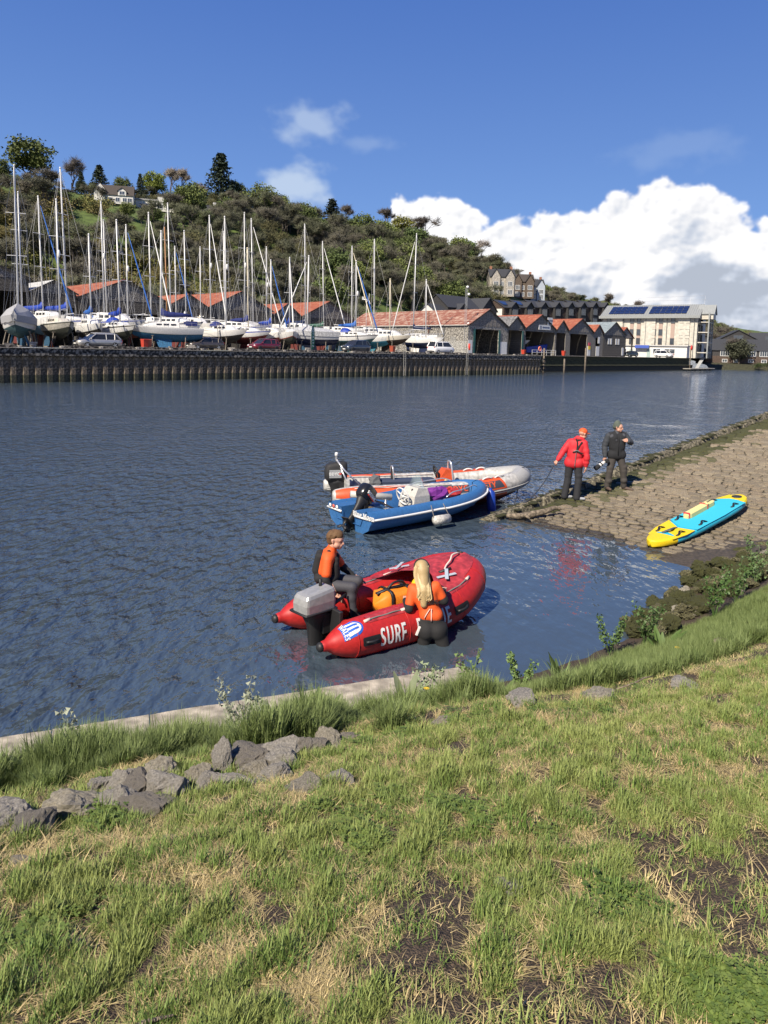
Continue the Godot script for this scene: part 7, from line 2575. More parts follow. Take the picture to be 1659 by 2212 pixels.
func head_prims(c: Vector3, f: Vector3, up: Vector3) -> Array:
	# c: middle of the head; f: where the face looks
	var r := f.cross(up).normalized()
	var p := []
	p.append([c + up * 0.03 - f * 0.025, c + up * 0.035 + f * 0.03, 0.088, 0.08])
	p.append([c + f * 0.045 + up * 0.01, c + f * 0.055 - up * 0.075, 0.062, 0.042])
	p.append([c - r * 0.03 + f * 0.03 - up * 0.05, c + r * 0.03 + f * 0.03 - up * 0.05, 0.05, 0.05])
	p.append([c + f * 0.1 + up * 0.012, c + f * 0.118 - up * 0.022, 0.011, 0.016])
	p.append([c - r * 0.02 + f * 0.098 - up * 0.052, c + r * 0.02 + f * 0.098 - up * 0.052, 0.009, 0.009])
	p.append([c - r * 0.04 + f * 0.088 + up * 0.03, c + r * 0.04 + f * 0.088 + up * 0.03, 0.018, 0.018])
	for s in [-1, 1]:
		p.append([c + r * s * 0.088 + up * 0.02 - f * 0.005, c + r * s * 0.085 - up * 0.02, 0.018, 0.012])
	return p

func eyes(c: Vector3, f: Vector3, up: Vector3, parent: Node3D) -> void:
	var r := f.cross(up).normalized()
	for s in [-1, 1]:
		var e := Shape.new(true)
		e.ball(c + r * s * 0.033 + f * 0.095 + up * 0.012, Vector3(0.012, 0.008, 0.012), 5, 8)
		part(e, "eye", mat("eye_dark", Color(0.03, 0.025, 0.02), 0.3), parent)

func hand_prims(w: Vector3, d: Vector3, n: Vector3, curl: float, thumb: float) -> Array:
	# w wrist, d along the hand, n out of the back of the hand; curl bends the fingers towards the palm
	var across := d.cross(n).normalized()
	var p := []
	var k := w + d * 0.085
	p.append([w, w + d * 0.03, 0.026, 0.03])
	for i in 4:
		var a := (i - 1.5) * 0.02
		p.append([w + d * 0.02 + across * a * 0.7, k + across * a - d * absf(a) * 0.3, 0.016, 0.012])
	var lens := [0.62, 0.9, 1.0, 0.85]
	for i in 4:
		var a := (i - 1.5) * 0.021
		var q := k + across * a - d * absf(a) * 0.3
		var dir := d
		for j in 3:
			dir = (dir * cos(curl) - n * sin(curl)).normalized() if j == 0 else (dir - n * sin(curl)).normalized()
			var e: Vector3 = q + dir * ([0.042, 0.028, 0.02][j] * lens[i])
			p.append([q, e, 0.0095 - j * 0.001, 0.0088 - j * 0.001])
			q = e
	var tb := w + d * 0.03 + across * 0.025 * thumb
	var t1 := tb + (d * 0.6 + across * 0.75 * thumb - n * 0.35).normalized() * 0.04
	p.append([tb, t1, 0.013, 0.011])
	p.append([t1, t1 + (d - n * 0.4).normalized() * 0.032, 0.0105, 0.009])
	return p

func grown(a: Array, by: float) -> Array:
	var r := []
	for q in a:
		r.append([q[0], q[1], q[2] + by, q[3] + by])
	return r

func dress(o: Node3D, skin: Material, head: Array, trunk: Array, arms: Array, legs: Array, hands: Array) -> void:
	# one continuous body under the clothes; head and hands on finer grids in the same mesh
	var s := Shape.new(true)
	var f := Field.new()
	f.prims = trunk + arms + legs
	f.soft = 0.035
	f.build(s, 0.018)
	f = Field.new()
	f.prims = head
	f.soft = 0.016
	f.build(s, 0.0075)
	for h in hands:
		f = Field.new()
		f.prims = h
		f.soft = 0.006
		f.build(s, 0.0042)
	part(s, "body", skin, o)

func make_people() -> void:
	var skin := mat("skin", Color(0.5, 0.27, 0.19), 0.55)
	skin.subsurf_scatter_enabled = true
	skin.subsurf_scatter_strength = 0.08
	person_tiller(skin)
	person_wading(skin)
	person_rope(skin)
	person_camera(skin)

func v(x: float, y: float, z: float) -> Vector3:
	return Vector3(x, y, z)

func person_tiller(skin: Material) -> void:
	# seated on the river side tube, right hand on the tiller; axes as seen from the bank
	var o := thing("person", "person in orange top and black buoyancy vest sitting at the red boat's tiller", "person", Vector3(-0.79, 0.53, -9.72))
	var hc := v(0.145, 0.625, 0.04)
	var look := v(0.86, -0.12, 0.3).normalized()
	var hipn := v(0.03, 0.0, 0.1)
	var hipf := v(0.02, 0.02, -0.1)
	var head := head_prims(hc, look, Vector3.UP)
	head.append([v(0.115, 0.56, 0.03), v(0.075, 0.45, 0.01), 0.056, 0.06])
	var trunk := [[v(0.0, 0.02, -0.07), v(0.0, 0.02, 0.07), 0.105, 0.105], [v(0.0, 0.03, 0.0), v(0.01, 0.22, 0.0), 0.115, 0.115], [v(0.01, 0.2, -0.06), v(0.05, 0.38, -0.08), 0.105, 0.1], [v(0.01, 0.2, 0.06), v(0.05, 0.38, 0.08), 0.105, 0.1], [v(0.055, 0.4, -0.12), v(0.055, 0.4, 0.12), 0.07, 0.07], [v(0.06, 0.4, 0.0), v(0.08, 0.47, 0.01), 0.075, 0.06]]
	var sn := v(0.05, 0.375, 0.165)
	var sf := v(0.09, 0.385, -0.165)
	var en := v(0.03, 0.11, 0.23)
	var ef := v(0.25, 0.16, -0.2)
	var wn := v(0.155, -0.1, 0.22)
	var wf := v(0.40, 0.05, -0.16)
	var up_n := [[sn, en, 0.058, 0.047]]
	var up_f := [[sf, ef, 0.058, 0.046]]
	var fore := [[en, wn, 0.045, 0.03], [ef, wf, 0.045, 0.03]]
	var kn := v(0.4, 0.02, 0.24)
	var kf := v(0.47, 0.05, 0.04)
	var an := v(0.43, -0.38, 0.26)
	var af := v(0.32, -0.38, 0.06)
	var legs := [[hipn, kn, 0.085, 0.062], [hipf, kf, 0.085, 0.062], [kn, kn.lerp(an, 0.35) + v(-0.02, 0, 0), 0.06, 0.056], [kn.lerp(an, 0.35) + v(-0.02, 0, 0), an, 0.056, 0.038], [kf, kf.lerp(af, 0.35) + v(-0.02, 0, 0), 0.06, 0.056], [kf.lerp(af, 0.35) + v(-0.02, 0, 0), af, 0.056, 0.038]]
	var hn := hand_prims(wn, v(0.8, -0.25, -0.05).normalized(), v(0.2, 0.95, 0.15).normalized(), 0.75, -1.0)
	var hf := hand_prims(wf, v(0.9, -0.2, -0.2).normalized(), v(0.1, 1, 0.1).normalized(), 0.35, 1.0)
	dress(o, skin, head, trunk, up_n + up_f + fore, legs, [hn, hf])
	eyes(hc, look, Vector3.UP, o)
	var orange := mat("rash_orange", Color(0.75, 0.1, 0.012), 0.7, "faint", 4.0)
	var neo := mat("neoprene", Color(0.045, 0.045, 0.055), 0.75, "faint", 4.0)
	var black := mat("black_cloth", Color(0.013, 0.013, 0.014), 0.85, "faint", 5.0)
	figure(grown(trunk.slice(0, 6), 0.008) + grown([[sn, sn.lerp(en, 0.68), 0.066, 0.066], [sf, sf.lerp(ef, 0.68), 0.066, 0.06], [v(0.085, 0.47, 0.01), v(0.105, 0.525, 0.02), 0.063, 0.06]], 0.006), 0.012, "rash_vest", orange, o)
	figure(grown([[sn.lerp(en, 0.5), en, 0.052, 0.049], [sf.lerp(ef, 0.5), ef, 0.052, 0.049], [en, wn, 0.049, 0.033], [ef, wf, 0.049, 0.033]], 0.004), 0.011, "sleeves", black, o)
	figure(grown(legs + [[v(0.0, 0.0, -0.08), v(0.0, 0.0, 0.08), 0.112, 0.112]], 0.006), 0.012, "wetsuit_legs", neo, o)
	var boots := []
	for q in [an, af]:
		boots.append([q + v(0, 0.08, 0), q, 0.05, 0.048])
		boots.append([q + v(0.0, -0.01, 0), q + v(0.17, -0.035, 0.04), 0.05, 0.034])
	figure(boots, 0.011, "boots", black, o)
	# buoyancy vest: slabs on chest and back, straps over the shoulders
	figure([[v(-0.1, 0.1, -0.07), v(-0.07, 0.38, -0.08), 0.05, 0.045], [v(-0.1, 0.1, 0.07), v(-0.07, 0.38, 0.08), 0.05, 0.045], [v(0.13, 0.1, -0.08), v(0.155, 0.36, -0.09), 0.055, 0.045], [v(0.13, 0.1, 0.08), v(0.155, 0.36, 0.09), 0.055, 0.045], [v(0.155, 0.24, 0.08), v(0.165, 0.14, 0.08), 0.062, 0.055], [v(-0.08, 0.1, 0.13), v(0.11, 0.1, 0.14), 0.062, 0.06], [v(-0.11, 0.2, 0.06), v(-0.075, 0.4, 0.07), 0.068, 0.06], [v(-0.11, 0.2, -0.06), v(-0.075, 0.4, -0.07), 0.068, 0.06], [v(0.14, 0.12, 0.1), v(0.15, 0.3, 0.11), 0.062, 0.05], [v(-0.08, 0.1, -0.12), v(0.11, 0.1, -0.13), 0.055, 0.055], [v(-0.05, 0.4, 0.1), v(0.06, 0.475, 0.1), 0.032, 0.026], [v(0.06, 0.475, 0.1), v(0.15, 0.36, 0.095), 0.026, 0.034], [v(-0.05, 0.4, -0.1), v(0.06, 0.475, -0.1), 0.032, 0.026], [v(0.06, 0.475, -0.1), v(0.15, 0.36, -0.095), 0.026, 0.034]], 0.012, "buoyancy_vest", black, o, 0.02)
	# curly hair
	var hp := [[hc + v(-0.035, 0.06, 0.0), hc + v(0.03, 0.075, 0.01), 0.088, 0.08], [hc + v(-0.055, 0.0, -0.01), hc + v(-0.05, 0.05, 0.0), 0.07, 0.08]]
	var rr := RandomNumberGenerator.new()
	rr.seed = 5
	for k in 46:
		var d := Vector3(rr.randf_range(-1, 0.75), rr.randf_range(0.0, 1), rr.randf_range(-1, 1)).normalized()
		if d.dot(look) > 0.45 and d.y < 0.6:
			continue
		var q := hc + v(-0.01, 0.04, 0) + d * 0.095
		hp.append([q, q + d * 0.012, 0.018, 0.014])
	figure(hp, 0.0085, "hair", mat("hair_ginger", Color(0.22, 0.115, 0.045), 0.8, "speck", 12.0), o, 0.012)

func person_wading(skin: Material) -> void:
	# back turned, leaning on the near tube, thighs in the water
	var o := thing("person", "person in orange vest and black wetsuit wading beside the red boat", "person", Vector3(0.66, 0.0, -8.95))
	var hc := v(-0.13, 0.95, -0.13)
	var look := v(-0.25, -0.55, -0.8).normalized()
	var up := v(-0.1, 0.85, -0.5).normalized()
	var head := head_prims(hc, look, up)
	head.append([v(-0.11, 0.87, -0.1), v(-0.08, 0.78, -0.06), 0.048, 0.055])
	var sl := v(-0.24, 0.71, -0.07)
	var sr := v(0.06, 0.75, -0.07)
	var trunk := [[v(-0.07, 0.2, 0.0), v(0.11, 0.2, 0.0), 0.11, 0.11], [v(-0.05, 0.27, 0.0), v(-0.03, 0.4, -0.01), 0.095, 0.088], [v(0.06, 0.27, 0.0), v(0.03, 0.4, -0.01), 0.095, 0.088], [v(-0.03, 0.4, -0.01), v(-0.13, 0.62, -0.05), 0.088, 0.1], [v(0.03, 0.4, -0.01), v(-0.03, 0.64, -0.05), 0.088, 0.1], [v(-0.19, 0.68, -0.06), v(0.02, 0.71, -0.06), 0.075, 0.075], [v(-0.09, 0.7, -0.05), v(-0.085, 0.78, -0.07), 0.075, 0.055]]
	var el := v(-0.29, 0.46, 0.0)
	var er := v(0.17, 0.56, -0.06)
	var wl := v(-0.33, 0.5, -0.2)
	var wr := v(0.18, 0.62, -0.27)
	var arms := [[sl, el, 0.055, 0.045], [sr, er, 0.055, 0.045], [el, wl, 0.043, 0.029], [er, wr, 0.043, 0.029]]
	var legs := [[v(-0.06, 0.2, 0.0), v(-0.1, -0.2, -0.03), 0.098, 0.06], [v(0.1, 0.2, 0.0), v(0.22, -0.16, 0.05), 0.098, 0.06], [v(-0.1, -0.2, -0.03), v(-0.1, -0.6, 0.05), 0.06, 0.04], [v(0.22, -0.16, 0.05), v(0.25, -0.6, 0.16), 0.06, 0.04]]
	var hl := hand_prims(wl, v(0.15, 0.25, -0.9).normalized(), v(0.0, 0.95, 0.2).normalized(), 0.45, 1.0)
	var hr := hand_prims(wr, v(0.15, 0.15, -0.95).normalized(), v(0.0, 1, 0.15).normalized(), 0.45, -1.0)
	dress(o, skin, head, trunk, arms, legs, [hl, hr])
	eyes(hc, look, up, o)
	figure(grown(trunk.slice(3, 7), 0.01) + [[sl, sl.lerp(el, 0.72), 0.068, 0.062], [sr, sr.lerp(er, 0.72), 0.068, 0.062], [v(-0.05, 0.39, 0.0), v(0.06, 0.385, 0.0), 0.1, 0.1]], 0.012, "rash_vest", mats.rash_orange, o)
	figure(grown([[sl.lerp(el, 0.6), el, 0.05, 0.05], [sr.lerp(er, 0.6), er, 0.05, 0.05], [el, wl, 0.05, 0.034], [er, wr, 0.05, 0.034]], 0.005), 0.011, "sleeves", mats.black_cloth, o)
	figure(grown(legs + trunk.slice(0, 3) + [[v(-0.05, 0.19, 0.045), v(-0.05, 0.17, 0.045), 0.092, 0.09], [v(0.09, 0.19, 0.045), v(0.09, 0.17, 0.045), 0.092, 0.09]], 0.008), 0.013, "wetsuit_legs", mats.black_cloth, o)
	# hair falling down the back in strands
	var blonde := mat("hair_blonde", Color(0.42, 0.3, 0.14), 0.55, "faint", 8.0)
	var pale := mat("hair_pale", Color(0.6, 0.46, 0.24), 0.55, "faint", 8.0)
	var cap := [[hc + v(0.0, 0.045, 0.025), hc + v(0.01, 0.0, 0.05), 0.092, 0.088], [hc + v(0.01, 0.0, 0.055), v(-0.1, 0.72, 0.03), 0.085, 0.075], [v(-0.1, 0.72, 0.04), v(-0.1, 0.55, 0.075), 0.07, 0.045]]
	var hs := figure(cap, 0.01, "hair", blonde, o, 0.03)
	var rr := RandomNumberGenerator.new()
	rr.seed = 3
	for k in 60:
		var a := rr.randf_range(-1.0, 1.0)
		var s := Shape.new(true)
		var w := 0.088 + rr.randf_range(-0.004, 0.012)
		var top := hc + v(sin(a * 1.35) * w, 0.045 + rr.randf_range(-0.02, 0.035), 0.02 + cos(a * 1.35) * w)
		var endy := 0.57 + rr.randf_range(-0.03, 0.12) + absf(a) * 0.06
		s.tube(curve([top, hc + v(sin(a * 1.35) * w * 1.02, -0.06, 0.045 + cos(a * 1.35) * w), v(-0.1 + a * 0.085, 0.74, 0.055 + 0.045 * cos(a * 1.3)), v(-0.1 + a * 0.09 + rr.randf_range(-0.02, 0.02), 0.64, 0.09), v(-0.09 + a * 0.06 + rr.randf_range(-0.03, 0.03), endy, 0.1 + rr.randf_range(0, 0.015))], 3), [0.007, 0.009, 0.01, 0.011, 0.012, 0.012, 0.012, 0.011, 0.01, 0.009, 0.007, 0.005, 0.002], 5)
		part(s, "hair_strand", pale if k % 3 else blonde, hs)
	var band := Shape.new(true)
	var bp := []
	for k in 11:
		var a := -1.5 + 3.0 * k / 10.0
		bp.append(hc + v(sin(a) * 0.1, 0.02, 0.0) + up * cos(a) * 0.115 + look * -0.02)
	band.tube(bp, 0.01, 6)
	part(band, "sunglasses_band", mats.black_cloth, o)
	for q in [[v(0.0, 0.5, 0.095), v(0.0, 0.37, 0.115), v(0.0, 0.34, 0.115)], [v(-0.02, 0.5, 0.095), v(-0.07, 0.42, 0.11), v(-0.09, 0.38, 0.11)]]:
		var s := Shape.new(true)
		s.tube(q, 0.007, 5)
		part(s, "zip_cord", mat("cord_pink", Color(0.7, 0.42, 0.36), 0.8), o)
	var tag2 := Shape.new()
	tag2.bevel(v(-0.165, 0.2, 0.09), v(0.035, 0.13, 0.012), 0.004, Basis(v(0, 0, 1), -0.35))
	part(tag2, "white_pouch", mats.gelcoat, o)
	var pr := thing_text(["ERSEA", "WATER SAFETY"], o)

func thing_text(lines: Array, o: Node3D) -> bool:
	for k in lines.size():
		lettering(lines[k], 0.022, o, mats.black_cloth, Transform3D(Basis(Vector3.UP, 0.25) * Basis(Vector3.RIGHT, -0.1), v(0.035, 0.6 - k * 0.03, 0.075)), 0.012)
	return true

func person_rope(skin: Material) -> void:
	# red jacket, back to the bank, hauling a line with the left arm
	var at := Vector3(4.72, 0.0, -17.42)
	at.y = slip_y(at.x, at.z) + 0.015
	var o := thing("person", "person in red jacket and orange cap holding the boat's line on the slipway", "person", at)
	var hc := v(0.2, 1.635, 0.0)
	var look := v(0.8, -0.32, -0.25).normalized()
	var head := head_prims(hc, look, v(0.2, 1, 0).normalized())
	head.append([v(0.17, 1.57, 0.0), v(0.13, 1.48, 0.01), 0.055, 0.062])
	var sl := v(-0.1, 1.42, -0.05)
	var sr := v(0.22, 1.41, 0.09)
	var trunk := [[v(-0.08, 0.9, -0.03), v(0.1, 0.9, 0.05), 0.12, 0.12], [v(0.0, 0.92, 0.0), v(0.03, 1.15, 0.01), 0.135, 0.14], [v(-0.03, 1.12, -0.03), v(-0.01, 1.34, -0.03), 0.12, 0.12], [v(0.08, 1.12, 0.04), v(0.12, 1.34, 0.05), 0.12, 0.12], [v(-0.05, 1.41, -0.03), v(0.18, 1.41, 0.06), 0.085, 0.085], [v(0.1, 1.42, 0.02), v(0.14, 1.5, 0.02), 0.08, 0.06]]
	var el := v(-0.26, 1.2, -0.02)
	var wl := v(-0.42, 0.97, 0.05)
	var er := v(0.27, 1.1, 0.16)
	var wr := v(0.27, 0.84, 0.14)
	var arms := [[sl, el, 0.06, 0.05], [el, wl, 0.048, 0.032], [sr, er, 0.06, 0.05], [er, wr, 0.048, 0.032]]
	var kl := v(-0.11, 0.49, -0.05)
	var al := v(-0.18, 0.09, -0.03)
	var kr := v(0.12, 0.48, 0.08)
	var ar := v(0.09, 0.08, 0.1)
	var legs := [[v(-0.08, 0.88, -0.03), kl, 0.09, 0.06], [kl, al, 0.058, 0.042], [v(0.1, 0.88, 0.05), kr, 0.09, 0.06], [kr, ar, 0.058, 0.042]]
	var hl := hand_prims(wl, v(-0.5, -0.8, 0.1).normalized(), v(-0.5, 0.5, 0.6).normalized(), 0.95, 1.0)
	var hr := hand_prims(wr, v(0.05, -1, 0.0).normalized(), v(0.9, 0, 0.3).normalized(), 0.45, 1.0)
	dress(o, skin, head, trunk, arms, legs, [hl, hr])
	eyes(hc, look, Vector3.UP, o)
	var red := mat("jacket_red", Color(0.58, 0.018, 0.028), 0.7, "faint", 3.0)
	var black := mats.black_cloth as Material
	var jac := grown(trunk, 0.022) + [[v(-0.07, 0.93, -0.03), v(0.1, 0.93, 0.05), 0.15, 0.15], [sl, el, 0.085, 0.072], [el, wl + v(0.02, 0.02, 0), 0.07, 0.052], [sr, er, 0.088, 0.074], [er, wr + v(0, 0.03, 0), 0.072, 0.055]]
	# folds across sleeve and back
	for q in [[sl.lerp(el, 0.5), 0.083], [sl.lerp(el, 0.85), 0.078], [el.lerp(wl, 0.35), 0.07], [el.lerp(wl, 0.7), 0.064], [sr.lerp(er, 0.6), 0.083], [er.lerp(wr, 0.2), 0.08], [er.lerp(wr, 0.6), 0.068]]:
		jac.append([q[0], q[0] + v(0.01, 0.0, 0), q[1], q[1]])
	figure(jac, 0.014, "jacket", red, o, 0.02)
	figure([[v(0.05, 1.5, 0.03), v(0.19, 1.52, 0.0), 0.07, 0.06], [v(0.02, 1.5, 0.02), v(0.06, 1.55, 0.06), 0.06, 0.05], [v(0.1, 1.53, 0.09), v(0.18, 1.5, 0.1), 0.045, 0.035]], 0.012, "hood", red, o, 0.02)
	figure([[v(0.16, 1.52, 0.08), v(0.235, 1.44, 0.09), 0.03, 0.035], [v(0.07, 1.485, 0.1), v(0.16, 1.5, 0.1), 0.03, 0.03]], 0.01, "collar", black, o, 0.015)
	var trs := grown(legs, 0.022) + [[v(-0.08, 0.88, -0.03), v(0.1, 0.88, 0.05), 0.128, 0.128], [kl, al + v(0, -0.03, 0), 0.082, 0.085], [kr, ar + v(0, -0.03, 0), 0.082, 0.085]]
	for q in [[kl + v(0, 0.1, 0), 0.088], [kl + v(0, -0.08, 0), 0.086], [kr + v(0, 0.12, 0), 0.09], [kr + v(0, -0.05, 0), 0.087]]:
		trs.append([q[0], q[0] + v(0.01, 0.005, 0), q[1], q[1]])
	figure(trs, 0.014, "trousers", mat("trouser_black", Color(0.02, 0.021, 0.025), 0.85, "faint", 4.0), o, 0.018)
	var sh := []
	for q in [[al, v(0.2, -0.02, -0.04)], [ar, v(0.2, -0.02, 0.02)]]:
		sh.append([q[0] + v(-0.02, -0.045, 0), q[0] + q[1] * 0.9 + v(0, -0.03, 0), 0.045, 0.034])
	figure(sh, 0.011, "shoes", mat("shoe_grey", Color(0.3, 0.31, 0.33), 0.7), o, 0.015)
	# cap with a peak
	var cp := Shape.new(true)
	var bs := Basis(v(0, 0, 1), -0.2)
	cp.ball(hc + v(0.0, 0.055, 0), v(0.108, 0.095, 0.1), 8, 14, bs)
	var cap := part(cp, "cap", mat("cap_orange", Color(0.78, 0.1, 0.015), 0.7, "faint", 5.0), o)
	var pk := Shape.new(true)
	pk.ball(hc + look * 0.13 + v(0, 0.06, 0), v(0.095, 0.012, 0.075), 5, 12, Basis(v(0, 1, 0), atan2(-look.z, look.x)) * Basis(v(0, 0, 1), -0.25))
	part(pk, "peak", mats.cap_orange, cap)
	# harness: Y strap and back patch
	var strap := mat("strap_grey", Color(0.12, 0.12, 0.125), 0.7)
	for q in [[[v(0.0, 1.53, 0.12), v(0.03, 1.42, 0.16), v(0.02, 1.25, 0.178)], 0.03, black], [[v(0.14, 1.46, 0.17), v(0.07, 1.36, 0.185), v(0.02, 1.26, 0.18)], 0.028, black], [[v(0.01, 1.26, 0.18), v(0.0, 1.1, 0.178), v(-0.02, 0.83, 0.175)], 0.018, strap], [[v(-0.08, 1.2, 0.15), v(0.02, 1.215, 0.185), v(0.17, 1.17, 0.225)], 0.026, black], [[v(-0.05, 1.215, 0.165), v(0.02, 1.245, 0.19), v(0.08, 1.215, 0.205)], 0.035, strap]]:
		var s := Shape.new(true)
		s.tube(curve(q[0], 4), q[1], 6, true, 0.45)
		part(s, "harness_strap", q[2], o)

func person_camera(skin: Material) -> void:
	# dark jacket and beanie, facing the bank, long lens hanging in the right hand
	var at := Vector3(6.0, 0.0, -18.05)
	at.y = slip_y(at.x, at.z) + 0.02
	var o := thing("person", "person in dark fleece and grey green beanie holding a camera on the slipway", "person", at)
	var hc := v(-0.02, 1.61, 0.02)
	var look := v(0.75, -0.03, 0.62).normalized()
	var head := head_prims(hc, look, Vector3.UP)
	head.append([v(-0.03, 1.55, 0.0), v(-0.04, 1.46, -0.02), 0.057, 0.063])
	var sl := v(-0.25, 1.39, 0.0)
	var sr := v(0.17, 1.42, -0.02)
	var trunk := [[v(-0.12, 0.9, 0.0), v(0.08, 0.9, 0.0), 0.115, 0.115], [v(-0.02, 0.92, 0.0), v(-0.03, 1.15, 0.0), 0.135, 0.135], [v(-0.09, 1.12, 0.0), v(-0.12, 1.33, 0.0), 0.12, 0.12], [v(0.05, 1.12, 0.0), v(0.06, 1.34, 0.0), 0.12, 0.12], [v(-0.18, 1.39, -0.01), v(0.11, 1.41, -0.01), 0.085, 0.085], [v(-0.04, 1.4, -0.01), v(-0.04, 1.48, -0.01), 0.08, 0.062]]
	var el := v(-0.33, 1.12, -0.02)
	var wl := v(-0.33, 0.85, 0.06)
	var er := v(0.31, 1.24, 0.05)
	var wr := v(0.2, 1.28, 0.2)
	var arms := [[sl, el, 0.06, 0.05], [el, wl, 0.048, 0.032], [sr, er, 0.06, 0.05], [er, wr, 0.048, 0.032]]
	var kl := v(-0.18, 0.48, 0.03)
	var al := v(-0.22, 0.09, 0.0)
	var kr := v(0.17, 0.5, 0.04)
	var ar := v(0.21, 0.1, 0.0)
	var legs := [[v(-0.11, 0.88, 0.0), kl, 0.09, 0.06], [kl, al, 0.058, 0.042], [v(0.07, 0.88, 0.0), kr, 0.09, 0.06], [kr, ar, 0.058, 0.042]]
	var hl := hand_prims(wl, v(0.05, -1, 0.1).normalized(), v(-0.5, 0, 0.85).normalized(), 0.8, 1.0)
	var hr := hand_prims(wr, v(-0.75, 0.3, 0.2).normalized(), v(0.2, 0.2, 0.9).normalized(), 0.9, 1.0)
	dress(o, skin, head, trunk, arms, legs, [hl, hr])
	eyes(hc, look, Vector3.UP, o)
	var dark := mat("fleece_black", Color(0.014, 0.015, 0.018), 0.9, "faint", 4.0)
	var slate := mat("sleeve_slate", Color(0.035, 0.04, 0.048), 0.8, "faint", 4.0)
	var grey := mat("yoke_grey", Color(0.1, 0.105, 0.125), 0.9, "speck", 8.0)
	figure(grown(trunk, 0.022) + [[v(-0.11, 0.93, 0.0), v(0.08, 0.93, 0.0), 0.14, 0.14]], 0.014, "fleece", dark, o, 0.03)
	var slv := [[sl, el, 0.085, 0.07], [el, wl + v(0, 0.03, 0), 0.07, 0.052], [sr, er, 0.085, 0.07], [er, wr, 0.07, 0.052]]
	for q in [[sl.lerp(el, 0.5), 0.084], [sl.lerp(el, 0.8), 0.08], [el.lerp(wl, 0.25), 0.075], [el.lerp(wl, 0.55), 0.068], [er.lerp(wr, 0.4), 0.072]]:
		slv.append([q[0], q[0] + v(0.01, 0.004, 0), q[1], q[1]])
	figure(slv, 0.013, "sleeves", slate, o, 0.016)
	figure([[v(-0.17, 1.38, 0.03), v(-0.1, 1.3, 0.06), 0.088, 0.083], [v(0.1, 1.4, 0.03), v(0.05, 1.31, 0.06), 0.088, 0.083], [v(-0.04, 1.5, 0.0), v(-0.04, 1.45, 0.01), 0.072, 0.08]], 0.012, "yoke", grey, o, 0.02)
	var zp := Shape.new(true)
	zp.tube([v(-0.03, 1.47, 0.085), v(-0.03, 1.3, 0.155), v(-0.03, 0.92, 0.165)], 0.012, 5)
	part(zp, "zip", dark, o)
	var lb := Shape.new(); lb.bevel(v(0.09, 1.315, 0.155), v(0.05, 0.025, 0.012), 0.004, Basis(v(0, 0, 1), 0.2)); part(lb, "chest_label", mats.gelcoat, o)
	var trs := grown(legs, 0.02) + [[v(-0.11, 0.89, 0.0), v(0.07, 0.89, 0.0), 0.125, 0.125], [kl, al, 0.078, 0.072], [kr, ar, 0.078, 0.072]]
	for q in [[kl + v(0, 0.1, 0), 0.083], [kl + v(-0.01, -0.25, 0), 0.08], [kr + v(0, 0.1, 0), 0.083], [kr + v(0.02, -0.25, 0), 0.08]]:
		trs.append([q[0], q[0] + v(0.01, 0.005, 0), q[1], q[1]])
	figure(trs, 0.014, "trousers", mat("trouser_brown", Color(0.055, 0.048, 0.043), 0.85, "faint", 4.0), o, 0.018)
	var sh := []
	for q in [[al, v(0.03, 0, 0.19)], [ar, v(0.19, -0.02, 0.1)]]:
		sh.append([q[0] + v(0, 0.04, 0), q[0] + v(0, -0.03, 0), 0.055, 0.05])
		sh.append([q[0] + v(0, -0.045, 0), q[0] + q[1] + v(0, -0.055, 0), 0.048, 0.036])
	figure(sh, 0.011, "boots", mat("boot_brown", Color(0.09, 0.06, 0.045), 0.75, "faint", 5.0), o, 0.015)
	figure([[hc + v(-0.005, 0.06, -0.01), hc + v(-0.02, 0.1, -0.01), 0.104, 0.085], [hc + v(-0.045, 0.03, -0.03), hc + v(-0.03, 0.05, -0.02), 0.085, 0.095], [hc + v(-0.02, 0.12, -0.01), hc + v(-0.02, 0.15, -0.01), 0.07, 0.04]], 0.01, "beanie", mat("beanie_sage", Color(0.15, 0.18, 0.145), 0.95, "speck", 10.0), o, 0.03)
	# the camera he carries
	var c := thing("hand_camera", "camera with a long white lens and black hood in the standing person's hand", "camera", at + v(-0.34, 0.735, 0.09))
	var dir := v(-0.8, -0.52, 0.25).normalized()
	var bs := Basis(dir, dir.cross(v(0, 0, 1)).normalized() * -1.0, v(0, 0, 1)).orthonormalized()
	var b := Shape.new(); b.bevel(v(0.05, 0.02, 0), v(0.09, 0.11, 0.14), 0.02, bs); part(b, "camera_body", dark, c)
	var l := Shape.new(true)
	l.tube([dir * 0.0, dir * 0.04, dir * 0.06, dir * 0.17], [0.036, 0.036, 0.045, 0.045], 12); part(l, "lens_barrel", mats.gelcoat, c)
	l = Shape.new(true)
	l.tube([dir * 0.1, dir * 0.135], 0.047, 12); part(l, "lens_ring", dark, c)
	l = Shape.new(true)
	l.tube([dir * 0.165, dir * 0.2], 0.05, 12); part(l, "lens_band", mats.gelcoat, c)
	l = Shape.new(true)
	l.tube([dir * 0.18, dir * 0.2, dir * 0.32], [0.051, 0.054, 0.062], 12); part(l, "lens_hood", dark, c)

